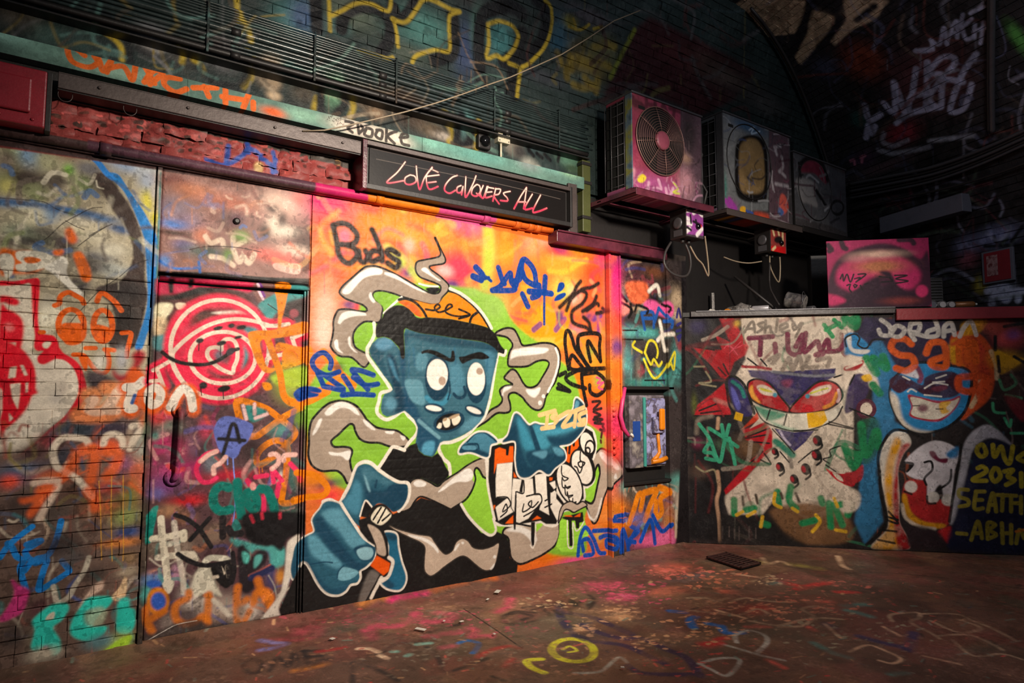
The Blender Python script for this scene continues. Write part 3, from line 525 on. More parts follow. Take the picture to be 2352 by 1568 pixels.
S('C1', (120, 170, 185), 8, '1420,650 1500,720 1600,800', 2, clip='head', alpha=0.8); P('C1', (88, 140, 160), '1960,600 2000,640 1900,720 1780,760 1850,650', 7, clip='head')
P('C1', (82, 150, 180), '1470,850 1560,840 1540,960 1450,940', 4, clip='head'); P('C1', (76, 130, 155), '2000,40 2100,60 2070,300 2040,330 2030,200', 5, clip='head')
S('C1', (50, 105, 135), 4, '1330,20 1330,260|1370,0 1380,150|1740,0 1750,140|2040,80 2030,200', 2, clip='head', alpha=0.7)
for x, y, rx, ry in ((1585, 265, 112, 205), (1935, 310, 92, 185)): E('C1', BD, x, y, rx, ry, 0, 1.2)
S('C1', (64, 140, 170), 10, '1490,440 1550,490 1640,490 1690,420', 2)
E('C1', (252, 246, 236), 1585, 235, 96, 140, 0, 0.8); E('C1', (252, 246, 236), 1935, 274, 80, 148, 0, 0.8)
E('C1', (182, 156, 138), 1630, 292, 33, 40, 0, 1); E('C1', (182, 156, 138), 1966, 205, 31, 31, 0, 1)
P('C1', K, '1440,30 1500,10 1580,25 1660,65 1705,85 1715,20 1735,20 1745,100 1710,122 1640,100 1560,60 1490,40 1445,50', 0.8); P('C1', K, '1780,80 1830,70 1900,45 1980,32 2055,80 2000,100 1920,95 1850,120 1810,137', 0.8)
S('C1', BD, 7, '1735,410 1765,440 1815,440 1840,400 1828,350', 1.2); S('C1', BD, 4, '1680,460 1700,380 1695,300', 1.2)
for x, y, r, rr in ((1558, 543, 10, (95, 48)), (1920, 562, 22, (92, 46))): E('C1', BD, x, y, rr[0], rr[1], r, 1); E('C1', (250, 244, 234), x - 5, y - 5, rr[0] * 0.76, rr[1] * 0.52, r, 0.9)
E('C1', BD, 1690, 660, 145, 92, -18, 1.4); E('C1', K, 1688, 660, 116, 72, -18, 0.9)
for q in ('1580,710 1605,668 1625,672 1622,712 1600,722', '1635,650 1690,625 1700,690 1670,712 1648,700', '1715,625 1770,598 1795,630 1770,678 1730,690'): P('C1', (244, 232, 210), q, 0.8)
E('C1', (176, 150, 120), 1735, 612, 55, 14, -22, 1); E('C1', (176,150,120), 1655, 640, 22, 14, -30, 1)
# hair, cap
P('C1', K, '1100,-308 1150,-358 1210,-388 1290,-383 1350,-348 1390,-288 1440,-273 1500,-283 1700,-268 1900,-228 2040,-188 2110,-128 2160,-28 2200,20 2195,60 2140,40 2100,-5 2000,-55 1800,-85 1600,-115 1440,-135 1340,-165 1300,-180 1285,-125 1293,80 1262,85 1242,0 1210,-38 1160,-85 1100,-103 1040,-98 1030,-168 1045,-230 1090,-278', 0.8, reg='painted_hair')
S('C1', WH, 6, '2145,50 2190,62 2205,20', 0.8)
P('B1', (242, 142, 22), '1230,1150 1290,1120 1400,1140 1520,1170 1600,1165 1640,1110 1690,1060 1760,1070 1850,1130 1930,1200 2000,1290 2050,1380 1980,1360 1880,1335 1700,1300 1500,1285 1440,1290 1390,1270 1330,1210', 0.8, sm=False, save='cap', reg='painted_cap')
P('B1', (226, 100, 36), '1230,1150 1300,1140 1400,1190 1440,1290 1380,1270 1320,1200', 4, clip='cap')
S('B1', K, 6, '1690,1050 1760,1070 1850,1130 1930,1200 2000,1290 2060,1390|1240,1130 1300,1120 1380,1150 1450,1220 1490,1290|1880,1330 1900,1280 1960,1235', 0.8)
S('B1', WH, 7, '1700,1030 1790,1070 1880,1135 1965,1215 2030,1305 2075,1385', 0.9)
S('B1', K, 4.5, '1480,1215 1560,1225 1610,1195 1590,1170 1560,1200 1590,1240 1650,1230 1720,1190 1700,1170 1670,1190 1660,1240 1720,1270 1800,1280 1880,1265|1780,1215 1880,1265 1780,1300', 0.7)
# shirt
P('C1', K, '1400,850 1420,920 1470,960 1540,975 1590,940 1625,980 1660,1060 1690,1110 1690,1150 1650,1190 1590,1240 1520,1200 1440,1165 1380,1170 1340,1210 1300,1215 1150,1170 1060,1090 1110,1000 1190,890 1290,915 1340,870', 0.8, sm=False, reg='painted_shirt')
S('C1', WH, 8, '1290,915 1190,885 1150,930 1100,1010 1050,1085', 1)
P('D1', K, '380,490 300,640 170,930 200,1000 400,950 900,860 1200,800 1560,735 2000,640 2300,590 2310,500 2240,440 2250,330 2200,240 2110,200 2060,240 1960,180 1860,70 1810,-40 1700,0 1560,-70 1440,-100 1380,-60 1320,0 1250,20 1160,60 1000,60 880,100 900,300 500,400', 1.0, sm=False, reg='painted_shirt')
P('px', K, '1126,1210 1130,1240 1155,1290 1185,1310 1190,1330 1150,1330 1140,1260', 1, False)
smoke('C1', '1340,1210 1380,1175 1440,1170 1520,1205 1590,1240 1650,1190 1760,1120 1860,1050 1980,990 2045,1000 2045,1170 2000,1150 1970,1100 1940,1075 1920,1110 1930,1180 1900,1270 1840,1360 1770,1420 1710,1445 1630,1410 1500,1350 1430,1335 1380,1380 1340,1440 1270,1470 1240,1460 1310,1370 1330,1290',
 ('1370,1210 1420,1185 1485,1210 1470,1240 1400,1245', '1690,1200 1760,1140 1860,1080 1905,1110 1905,1170 1850,1200 1780,1200 1720,1220 1640,1275 1590,1290', '2010,1010 2040,1020 2035,1050'), 4)
smoke('D1', '1150,150 1250,190 1400,230 1520,250 1560,300 1610,370 1660,410 1720,380 1760,300 1810,270 1860,290 1910,350 1990,365 2080,340 2140,310 2130,400 2110,490 2060,550 2000,550 1930,500 1860,440 1810,425 1750,450 1650,520 1560,590 1510,600 1470,550 1470,450 1475,350 1430,300 1320,250 1200,190',
 ('1320,230 1420,250 1500,275 1570,330 1600,390 1590,400 1540,340 1460,290 1340,250', '1735,375 1760,330 1790,310 1770,350 1745,380', '2055,545 2090,500 2105,490 2090,530 2070,550'), 1.5)
E('D1', (250, 244, 236), 1815, 308, 12, 12); E('D1', (250, 244, 236), 2103, 433, 14, 16)
P('D1', GREEN, '1830,-40 1850,40 1900,100 1970,170 2040,220 2075,235 2110,195 2090,100 2060,0 2050,-80 1900,-260 1920,-330 1960,-340 2040,-260 2040,-120', 1, sm=False)
P('C1', GREEN, '1925,1110 1945,1080 1975,1100 2000,1160 2045,1180 2045,1568 1990,1660 1900,1540 1800,1410 1900,1280 1935,1180', 1)
S('C1', K, 4.5, '1720,1440 1840,1360 1900,1270 1930,1180 1920,1110 1940,1075 1970,1100 2000,1155 2040,1172', 0.7)
S('D1', WH, 6, '1800,-40 1860,60 1960,170 2060,238 2112,195 2090,90', 1)
# left arm and hand holding a lighter
S('C1', WH, 9, '560,1380 620,1365 700,1395 750,1320 800,1220 835,1120 870,1050 930,1020 990,1035 1060,1095 1150,1160 1240,1205 1320,1215 1335,1290 1310,1380 1240,1460', 0.9)
P('C1', BM, '870,1065 930,1040 990,1055 1060,1115 1150,1175 1230,1215 1310,1228 1322,1290 1305,1365 1255,1440 1190,1470 1150,1440 1090,1400 1040,1400 1000,1440 950,1370 920,1410 890,1500 880,1600 720,1420 760,1330 805,1240 838,1140', 0.8, save='arm', reg='painted_arm')
P('C1', BL, '900,1080 960,1070 1050,1130 1180,1200 1130,1230 1000,1180 960,1300 930,1180', 6, clip='arm'); P('C1', BD, '930,1200 980,1260 1100,1280 1180,1230 1310,1240 1310,1380 1190,1470 1080,1390 1000,1420 940,1340', 6, clip='arm'); P('C1', (120, 165, 180), '925,1140 950,1180 985,1290 960,1270', 3, clip='arm'); S('C1', BD, 5, '1140,1280 1180,1240 1310,1230|1030,1250 1040,1190', 1.5, clip='arm')
P('C1', (66, 124, 148), '740,1400 800,1300 850,1180 900,1250 900,1400 860,1500', 7, clip='arm')
P('D1', WH, '260,290 340,235 350,260 320,340 290,450 290,560 260,660 230,760 170,880 170,950 200,1010 0,1040 20,980 100,880 180,760 215,600 230,450 240,340', 2.5)
HAND = '460,110 480,60 530,0 560,-50 620,-70 710,-40 760,40 830,130 900,230 960,290 1020,330 1030,380 1010,450 980,490 930,530 890,560 890,620 860,670 800,690 760,740 700,775 620,770 560,740 500,660 450,560 400,490 370,480 340,560 300,640 275,560 290,450 315,340 370,270 430,235 480,200'
S('D1', WH, 7, HAND, 0.9, closed=True); P('D1', BM, HAND, 0.8, save='hand', reg='painted_hand')
P('D1', K, '360,500 300,640 240,780 180,900 190,980 380,960 560,900 700,860 900,850 960,640 900,600 860,680 800,700 700,790 600,780 520,700 440,560 390,490', 1, sm=False); S('D1', WH, 6, '350,520 370,485 410,495 450,565 505,670 565,745 625,778 700,780 765,745 805,690 865,672 895,620 893,560 935,535 985,492', 0.9)
P('D1', (84, 138, 158), '540,40 700,0 770,100 850,200 940,300 880,350 800,340 700,200 600,120', 5, clip='hand'); P('D1', (80, 134, 154), '420,250 500,250 580,340 720,470 690,540 560,480 450,400', 6, clip='hand'); P('D1', BD, '480,90 540,60 620,180 740,330 860,470 960,490 900,560 780,520 640,400 540,270 480,180', 5, clip='hand'); P('D1', BD, '370,270 400,260 440,480 540,640 640,720 800,680 700,775 560,740 430,540 360,480 300,640 280,500', 6, clip='hand', alpha=0.8)
P('D1', BD, '830,370 880,330 990,330 1030,370 1010,460 920,475 870,430', 2, clip='hand'); P('D1', (120, 160, 172), '860,375 920,345 990,352 1010,400 980,450 910,458 870,420', 1.5, clip='hand'); P('D1', (100, 148, 164), '695,575 740,525 870,560 850,605 780,642 700,640', 2, clip='hand'); S('D1', BD, 3, '745,510 700,560 685,620|440,500 560,480 640,485', 1, clip='hand')
S('D1', WH, 6, '720,-50 780,50 850,160 920,260 1020,330', 0.8)
FING = '1110,220 1210,230 1230,340 1260,480 1300,600 1290,680 1240,730 1150,720 1090,680 1080,640 1140,620 1170,540 1190,460 1150,420 1150,330'
S('D1', WH, 9, FING, 0.9, closed=True); P('D1', (28, 86, 114), FING, 0.8, save='fing', reg='painted_finger'); P('D1', BD, '1110,220 1210,230 1215,280 1150,280', 4, clip='fing'); P('D1', BD, '1080,640 1150,640 1200,690 1150,720', 4, clip='fing')
P('D1', K, '875,95 1100,180 1140,280 1150,430 1190,480 1150,600 1050,600 980,520 1040,420 1020,330 960,290 890,200', 1, sm=False); P('D1', TAUPE, '960,140 1060,190 1110,300 1120,420 1045,400 1035,330 1000,240', 1.5); P('D1', (242, 92, 20), '1040,420 1160,490 1150,560 1100,600 980,510', 0.9, False); P('D1', (100, 94, 90), '980,560 1065,600 1000,720 940,840 880,855 900,740', 4, alpha=0.8); S('D1', K, 4, '1070,600 1010,710 940,840', 0.8); S('D1', WH, 8, '1080,620 1030,720 990,800|1150,440 1185,480 1150,600 1090,650', 1.4)
P('C1', K, '940,1370 1000,1430 970,1530 885,1510', 0.8, False); S('C1', WH, 4, '890,1510 920,1410 945,1368 1000,1430', 0.8); P('C1', K, '990,1440 1060,1400 1120,1410 1180,1480 1180,1520 1080,1600 980,1550', 0.8); P('C1', (238, 228, 204), '1065,1425 1110,1430 1150,1470 1170,1510 1080,1590 990,1540 1020,1460', 0.8); S('C1', K, 4, '1080,1430 1010,1540|1120,1440 1050,1570|1160,1490 1090,1550', 0.7)
S('C1', WH, 2.5, '715,1410 760,1480 830,1568', 1.2, alpha=0.7)
# right hand and letter block
M = '1040,920,3.92'
smoke(M, '1230,540 1300,460 1340,430 1400,460 1470,540 1500,610 1490,680 1420,750 1370,850 1340,960 1300,1080 1260,1100 1220,1000 1190,920 1160,900 1100,960 1080,1000 1030,960 1000,960 960,1100 960,1200 920,1300 820,1380 700,1440 600,1470 530,1420 510,1330 500,1240 450,1200 470,1150 550,1120 700,1060 900,1000 1000,900 1150,880 1250,910 1290,780 1320,620 1300,580 1270,640',
 ('1320,470 1360,470 1470,590 1460,620 1420,600 1340,520', '480,1170 580,1130 680,1160 760,1240 720,1310 700,1260 620,1190', '1210,980 1240,1040 1280,1060 1330,900 1345,870 1310,1020 1270,1075 1230,1060', '1440,650 1450,700 1420,690'), 4.5)
P(M, GREEN, '1300,590 1320,650 1290,780 1270,880 1240,920 1180,890 1180,780 1250,760', 0.8, sm=False); S(M, K, 4.5, '1270,650 1310,575 1325,650 1300,780 1270,900 1240,925 1180,895', 0.7); S(M, WH, 4, '1175,880 1180,790 1250,755', 0.8)
P(M, GREEN, '960,1070 1180,1060 1230,1200 1140,1300 1120,1360 980,1360 930,1310 960,1200', 1, sm=False); P(M, GREEN, '740,1120 840,1090 800,1130 750,1180', 0.8)
CAN = '330,410 560,365 560,540 600,680 780,640 850,660 960,570 1060,440 1150,270 1190,240 1260,280 1285,400 1260,520 1220,530 1270,700 1210,770 1170,760 1180,880 1100,960 990,990 930,1110 840,1110 790,1080 620,1110 460,1110 390,1080 340,860 320,700'
S(M, WH, 9, CAN, 0.9, closed=True); P(M, K, CAN, 0.8, sm=False, reg='painted_letters')
S(M, K, 4, '390,1080 460,1110 560,1105 700,1130', 0.7)
for q in ('380,440 420,420 480,440 500,500 510,410 545,410 545,550 480,560 400,570 370,660', '1010,430 1050,400 1130,340 1140,400 1110,450 1080,500 1050,560 1000,530', '470,1105 545,1030 545,1105', '710,1075 760,1035 800,1060', '550,640 580,690 550,690', '870,690 900,690 895,715 870,720', '1010,1040 1000,1030 1060,1030 1080,1040', '1090,1040 1150,1010 1145,1045', '365,940 385,940 370,990'): P(M, (240, 96, 22), q, 0.8, False)
S(M, K, 6, '490,440 490,480|1020,420 1020,480|1055,400 1050,470|1090,360 1090,400', 0.8)
CR = (240, 230, 216)
for q in ('400,570 540,555 530,820 520,960 545,1000 410,1080 385,960 500,870 390,870 385,700', '545,700 620,710 600,830 560,850 555,1000 530,960 535,800', '640,710 720,700 730,850 790,850 800,900 680,1060 600,1100 570,1090 565,900 580,820 630,830', '740,670 840,650 850,870 870,1030 780,980 800,900 790,840 740,830', '870,740 920,720 930,790 880,830 880,960 940,1080 1000,960 930,880 940,700 950,580 1000,560 1060,620 1140,760 1165,870 1140,930 1080,940 1000,920'): P(M, CR, q, 0.8, sm=False)
S(M, K, 3.2, '400,870 490,870 520,940 450,1000 480,930 490,990 430,1045|570,820 565,1090|640,720 640,830 580,820|665,860 780,840 800,910 740,980 640,1040|640,930 630,1000 700,960 710,900 680,930 720,960 770,910|735,690 745,830|850,680 860,850|850,890 830,900|890,930 830,960|890,820 930,790', 0.6)
E(M, K, 1170, 600, 108, 175, -18, 0.8); E(M, CR, 1165, 600, 82, 155, -18, 0.8); E(M, CR, 1210, 385, 62, 108, -14, 0.8); E(M, CR, 1050, 750, 105, 195, -20, 0.8)
EO(M, K, 4, 1050, 750, 105, 195, -20); EO(M, K, 5, 1210, 385, 66, 112, -14); EO(M, K, 4, 1235, 420, 40, 60, 0, soft=0.6); EO(M, K, 4, 1215, 450, 22, 28)
S(M, K, 3, '980,590 985,670 1040,700 1000,720 985,690 990,780 1060,770 1030,790 1010,760 1020,850 1080,850 1040,870 1030,820 1060,920 1110,910 1080,940 1080,880', 0.6); S(M, K, 3.4, '1150,460 1150,540 1190,560 1150,600 1130,560 1170,550 1160,620 1140,650 1120,600 1100,590', 0.6)
P(M, K, '705,1090 740,1090 735,1300 715,1310 705,1250', 0.8, False); P(M, K, '545,1090 570,1090 565,1160 550,1160', 0.8, False); S(M, WH, 3, '745,1100 745,1250 725,1325 700,1300', 0.8)
P(M, K, '980,1050 1170,1000 1180,1090 1140,1100 1140,1150 1110,1150 1100,1080 1070,1080 1080,1310 1050,1310 1040,1080 990,1060', 0.8, False); S(M, WH, 3, '1030,1080 1035,1290 1065,1330 1085,1290 1080,1100 1110,1170 1150,1140 1180,1090', 0.8); P(M, (240, 96, 22), '1000,1040 1060,1030 1080,1045', 0.7, False); P(M, (240, 96, 22), '1090,1045 1150,1010 1148,1045', 0.7, False)
smoke(M, '990,940 1060,905 1120,930 1170,905 1210,940 1180,960 1130,985 1090,1005 1050,985 1010,980 980,1040 950,1100 960,1010', (), 3)
RH = '560,120 600,130 650,190 690,225 740,205 800,220 900,215 1000,160 1080,90 1100,0 1120,-20 1180,40 1200,130 1190,220 1150,290 1060,380 960,405 1000,450 1015,500 1000,540 920,600 860,660 780,620 680,685 600,670 570,540 565,365 450,370 500,310 530,200'
S(M, WH, 9, RH, 0.9, closed=True); P(M, BM, RH, 0.8, save='rh', reg='painted_hand')
P(M, BD, '560,370 590,360 640,500 700,600 800,560 900,580 1010,500 1000,560 860,670 690,690 590,670 565,540', 5, clip='rh'); P(M, (58, 134, 160), '580,150 630,190 700,330 740,430 700,450 640,430 600,300', 6, clip='rh'); P(M, (64, 138, 162), '720,230 800,230 850,330 880,400 800,440 760,400', 5, clip='rh'); P(M, (70, 150, 176), '830,270 1000,230 1100,180 1150,230 1000,290 850,310', 6, clip='rh'); P(M, BD, '850,330 1000,330 1150,250 1150,300 1050,385 920,400', 5, clip='rh'); P(M, BD, '690,230 720,240 790,440 750,450', 2, clip='rh'); P(M, BD, '450,370 520,260 560,200 580,360', 5, clip='rh'); P(M, BD, '660,500 700,450 800,440 850,470 1010,480 1010,530 900,590 820,560 720,600', 3, clip='rh', alpha=0.9); P(M, (86, 140, 162), '715,470 840,450 840,500 810,520 760,500', 3, clip='rh'); P(M, (80, 136, 158), '900,420 990,440 1000,490 940,490', 3, clip='rh'); P(M, BD, '1080,90 1110,0 1180,40 1200,130 1160,160', 3, clip='rh'); P(M, (92, 150, 172), '1090,60 1110,0 1140,20 1110,90', 2, clip='rh')
S(M, BD, 2.5, RH, 0.7, closed=True, alpha=0.6)
TH = '60,470 80,410 130,360 200,300 260,285 330,300 400,370 340,400 320,500 270,500 200,470 140,460'
S(M, WH, 9, TH, 0.9, closed=True); P(M, (70, 126, 150), TH, 0.8, save='th', reg='painted_thumb'); P(M, BD, '60,470 80,400 200,390 230,430 330,480 320,510 180,480', 3, clip='th'); P(M, (84, 140, 164), '90,410 200,405 205,440 100,440', 1.5, clip='th'); S(M, BD, 4, '140,390 220,390 235,430|130,370 200,300 280,285 350,330 400,372', 1, clip='th')
# tags over the mural
S('B1', (44, 34, 32), 14, '650,470 680,600 695,710 740,780 800,800 860,740 850,680 790,640 700,630|650,460 720,440 790,460 860,540 850,610 790,640|880,690 890,770 930,790 960,740 940,690|1000,500 1040,590 1080,700 1090,780|1080,700 1010,690 975,740 1000,785 1060,760|1235,720 1170,680 1130,700 1170,745 1240,790 1210,840 1140,800', 3)
BLU = (16, 66, 152)
S('B1', BLU, 15, '1935,840 1990,900|1910,920 1980,950', 1.2); S('B1', BLU, 7, '1980,890 2070,960|1970,950 2050,930', 1)
S('B1', BLU, 12, '2135,840 2170,950 2190,985|2080,1045 2150,1010 2240,890 2250,970 2280,1040 2090,1045|2250,960 2330,940 2352,780', 1)
S('B2', BLU, 13, '-60,1000 0,780 60,800 110,880 125,1000|0,880 30,950 110,1000|60,1055 150,1060 260,1075|150,1000 150,1080 90,1110|205,925 198,1060|0,1080 50,1190', 1); S('B2', BLU, 6, '198,1060 195,1250 195,1350', 1); P('B2', BLU, '310,1060 330,980 370,975 380,1010 350,1050', 1.2); P('B2', BLU, '285,1140 310,1090 380,1065 390,1090 340,1130', 1.2)
S('C1', BLU, 12, '620,180 630,110 570,40 500,60 460,120 490,190 570,240 640,290 740,360|510,220 560,330|510,220 600,240 700,210|560,340 700,370 740,380|740,250 800,340 820,380|820,190 900,200 1010,240|820,200 860,250 960,370|830,260 940,330 1050,320|730,420 860,410 1010,420', 1); P('C1', BLU, '300,400 360,350 450,340 540,370 530,400 440,390 520,410 510,430 420,450 350,480 310,440', 1)
PE = (250, 206, 140)
S(M, PE, 9, '780,130 920,90|855,110 840,240|800,250 910,235|930,120 890,150 940,170 920,200|950,150 1040,100 1060,120 990,230 1080,210|1080,100 1180,60|1110,90 1095,230|1200,100 1140,130 1150,180 1190,170 1180,210 1130,215', 1)
BK = (46, 34, 32); V = '1260,600,4.356'
S(V, BK, 9, '110,460 240,330 280,250 320,200|180,490 230,370 340,280 430,260 500,220|330,290 380,330 340,420 240,500 240,600 300,640 370,660 420,700|340,500 440,430 480,350|380,490 480,420 500,440|350,560 400,610 420,690|480,520 560,500 540,470', 2.2)
S(V, K, 9, '200,1080 180,950 165,800 180,700 220,720 260,850 300,920 360,1000 400,1080 230,1080 210,1000 240,940 300,1010 340,1060|290,850 360,1000 420,1080|300,870 310,740 500,730 510,860 520,990|420,1000 390,850 400,800 450,880 520,1000|310,1080 560,1070|290,1090 180,1150 190,1200 260,1240 370,1270|330,1130 400,1120 480,1110|330,1130 340,1250 380,1440|480,1110 560,1180 570,1270 490,1340 420,1310 410,1240|90,1270 210,1300|100,1230 200,1290|110,1140 170,1110', 1)
S(V, (225, 80, 130), 4, '480,1160 520,1180 490,1220 550,1210 500,1260 540,1280', 1)
S('C2', BK, 6, '630,480 700,480 640,550 710,540|640,570 700,600 650,620 720,640 640,640|700,660 650,670 730,680|720,700 740,740 700,730|715,760 710,800|705,830 708,845', 1)
S('D2', BLU, 9, '500,420 520,260 570,170 640,270 690,390 740,400|550,380 540,290 600,280 640,400 560,420|640,200 820,190|700,260 760,240 830,270 820,350 760,340 760,280 820,300|860,380 870,200 900,180 940,300 950,390|960,320 1000,220 1080,110 1100,80 1000,90 970,150 1040,200 960,280 1010,300|1060,290 1150,100 1190,310|1170,60 1250,200 1330,140 1280,190|790,100 800,70 900,50 980,70 950,100 800,100', 1.2)
S('C2', (250, 150, 30), 11, '1210,1250 1310,1280 1230,1350', 1.2, alpha=0.0)
S('C2', (60,50,40), 4, '360,1560 380,1520', 1, alpha=0.0)
# --- strip right of the channel, with fuse-box niche
P('px', (60, 52, 52), '1424,596 1575,600 1575,1245 1540,1250 1545,1120 1430,1110', 1, False)
G(V, [(95,50,60,830,120,140,110),(140,110,90,740,270,50,70),(60,45,40,1080,150,160,90),(120,70,45,1050,110,90,50,0.7),(190,165,135,1260,380,70,110),(205,180,150,1280,540,60,70),(60,50,60,800,640,90,50),(100,170,165,800,700,110,60),(80,160,155,1000,720,160,50),(60,55,52,1150,900,120,140),(95,150,150,780,1000,60,150),(70,165,155,1110,1130,100,60),(80,160,155,1270,1000,50,200),(60,140,130,1000,1215,220,40),(130,120,110,900,1050,30,140),(40,36,38,1000,1000,100,110),(150,60,70,1290,850,30,60)])
smears(V, (720, 60, 1310, 1240), 70, 209, ((40, 36, 38), (90, 160, 155), (190, 160, 130), (140, 60, 70), (60, 60, 110), (60, 50, 48)), 2, 9, 2)
P(V, (236, 110, 70), '780,215 960,210 1000,300 980,400 900,430 820,400 780,320', 4); P(V, (225, 90, 150), '980,390 1060,390 1110,430 1170,400 1230,450 1210,560 1100,540 950,460', 3); P(V, (232, 140, 130), '720,370 800,420 830,480 760,540 720,520', 4)
S(V, (240, 230, 215), 8, '1000,300 1080,240 1110,340|1110,600 1130,700 1140,800 1160,890|1090,790 1140,740 1230,730', 2); S(V, (35, 85, 160), 7, '930,530 960,680|930,520 1040,510 1050,660|950,570 1040,570|1100,470 1060,600|1100,470 1210,600 1210,660|1150,600 1220,600', 1.2)
S(V, K, 6, '720,330 780,400|720,410 830,480 800,560|900,440 990,480 980,520|1130,430 1200,470 1180,510|820,430 820,520|880,440 860,500', 1.6)
S(V, (225, 210, 50), 5, '860,800 840,850 930,910|960,910 1000,800 1060,810 1090,900 1080,960|960,910 1020,1030 1050,980 1100,1050 1130,1010|950,980 1060,1170 1200,1020|1180,1040 1240,910 1230,1080 1200,1010', 1.2)
S(V, (60, 55, 120), 6, '1260,560 1280,480 1300,560|1265,640 1300,620|1260,700 1300,690|1270,760 1300,740 1280,790', 1)
S(V, K, 3, '740,690 880,690|740,780 940,785|960,1190 1160,1190', 0.8)
P('C2', (70, 62, 60), '880,620 940,640 940,1190 870,1230 880,1000', 4); G('C2', [(190,180,190,900,650,40,80),(160,150,160,910,800,40,120),(120,90,100,900,1000,50,120),(100,160,150,900,1250,50,60),(90,150,140,1380,1200,70,70),(80,70,60,1100,1300,200,60),(60,55,55,1250,1380,130,120),(110,90,120,1150,1480,110,80),(200,180,160,1400,1400,50,130),(150,90,70,1300,1420,40,120)])
smears('C2', (880, 1220, 1450, 1560), 40, 210, ((40, 36, 38), (90, 150, 145), (170, 110, 80), (120, 100, 140), (190, 170, 150)), 2, 8, 2)
S('C2', (248, 140, 24), 13, '960,1568 1000,1450 1040,1320 1080,1330 1060,1450|1090,1300 1200,1280 1150,1400 1100,1540|1230,1250 1310,1290 1240,1350 1250,1470 1200,1510 1200,1380', 1.6); G('D2', [(120,100,140,1050,100,60,60,0.7),(170,110,60,1310,130,50,110)])
P('D2', (205, 95, 140), '1150,210 1340,180 1345,320 1190,350', 4, alpha=0.8)
S('D2', BLU, 9, '1060,290 1150,100 1190,310|1170,60 1250,200 1330,140', 1.2)
P('D2', (196, 176, 150), '1355,0 1440,0 1420,120 1430,260 1350,260', 2, False, alpha=0.8)
P('px', (36, 32, 34), '1560,600 1600,600 1600,1250 1548,1250 1560,1000', 2, False)
# channel (pink stripe to orange) painted on the metal
G('px', [(205,30,115,1410,640,16,50),(226,60,120,1410,690,16,40),(232,80,60,1410,760,16,50),(240,140,40,1410,810,16,40),(110,60,130,1410,800,14,24),(240,120,40,1412,860,14,40),(246,120,30,1414,920,14,40),(226,50,100,1408,980,16,40),(235,70,60,1404,1030,16,40)], 0.95)
# --- red brick band
P('px', (116, 50, 48), '-300,120 840,395 840,452 -300,300', 1, False)
_r = np.random.default_rng(5)
for i in range(260):
    x = _r.uniform(-150, 835); y = 262 + 0.2 * x - _r.uniform(0, 90); w = _r.uniform(3, 22)
    c = ((52, 38, 34), (44, 34, 31), (160, 70, 68), (140, 58, 58), (70, 44, 38), (170, 80, 74))[int(_r.integers(0, 6))]
    P('px', c, [[x, y], [x + w, y + w * 0.22 - _r.uniform(0, 4)], [x + w + _r.uniform(-2, 4), y + w * 0.22 + _r.uniform(3, 8)], [x + _r.uniform(-3, 3), y + _r.uniform(3, 8)]], 0.8, alpha=_r.uniform(0.5, 1), rough=0.3)
S('A0', (44, 70, 140), 11, '2060,1310 2050,1400 2040,1480|1860,1430 2020,1480 2180,1400 2240,1340 2352,1390|2230,1290 2240,1370', 2.5); S('A1', (44, 70, 140), 11, '0,1420 70,1470 140,1540|110,1370 125,1440 110,1550', 2.5); E('A0', (190, 160, 110), 2330, 1510, 40, 60, 0, 4)
# --- top pipe colours
P('px', (60, 44, 44), '-100,280 720,428 720,446 -100,320', 1, False); P('px', (78, 50, 62), '200,330 720,425 720,440 200,350', 2, False)
P('px', (202, 40, 105), '718,420 830,442 840,468 716,446', 2, False); P('px', (238, 130, 30), '835,440 1000,472 1000,498 838,466', 2, False); P('px', (215, 80, 140), '1000,472 1130,498 1130,524 1000,498', 2, False); P('px', (232, 110, 40), '1130,495 1280,528 1280,560 1130,524', 2, False)

_x = np.linspace(LEFT.u0, LEFT.u1, LEFT.W)[None] * np.ones((LEFT.H, 1), np.float32)
weather(LEFT, 900, 0.55, 0.30, np.where((_x > 1.47) & (_x < 4.3), 0.35, 1.0).astype(np.float32))
# ------------------------------------------------------------------ paintwork of the low partition on the right
RIGHTC = Canvas(-0.1, 3.9, -0.1, 2.5, 420, map_right, (52, 46, 46), 9)
use(RIGHTC); RIGHTC.dl = 0.5; RIGHTC.worn = noise2(RIGHTC.H, RIGHTC.W, 40, 71, 5); RIGHTC.wear = 0.12; RIGHTC.wk = 1.3
R1 = '1560,700,2.6125'; R2 = '1940,700,2.614'
CRM = (208, 192, 174); RD = (176, 26, 36); NV = (52, 44, 92); OCH = (190, 132, 24); SKY = (40, 118, 170)
P(R1, CRM, '370,80 1045,60 1045,900 1000,1300 760,1280 560,1180 500,1260 300,1260 260,1150 480,960 540,760 340,560 330,440 400,330', 4, sm=False, rough=0.2, reg='painted_character')
P(R1, (36, 32, 34), '70,70 300,80 210,150 240,250 80,240', 4, sm=False); P(R1, (34, 32, 34), '70,260 260,480 100,600 70,560', 3, sm=False); P(R1, (32, 30, 32), '70,660 330,670 420,780 470,930 280,1140 240,1420 60,1400', 5, sm=False)
G(R1, [(110,80,55,420,860,90,70),(60,45,40,360,980,60,60),(90,70,60,120,1000,60,40),(60,80,60,250,840,40,30),(70,60,110,110,130,50,40,0.5),(120,40,70,110,830,30,30),(90,95,40,90,600,16,60)])
P(R1, RD, '240,80 330,80 370,170 420,250 400,300 330,340 300,420 300,460 240,430 160,330 80,250 220,270 250,270 210,180 300,210', 2.5, sm=False); G(R1, [(210,170,60,345,110,20,20,0.8)])
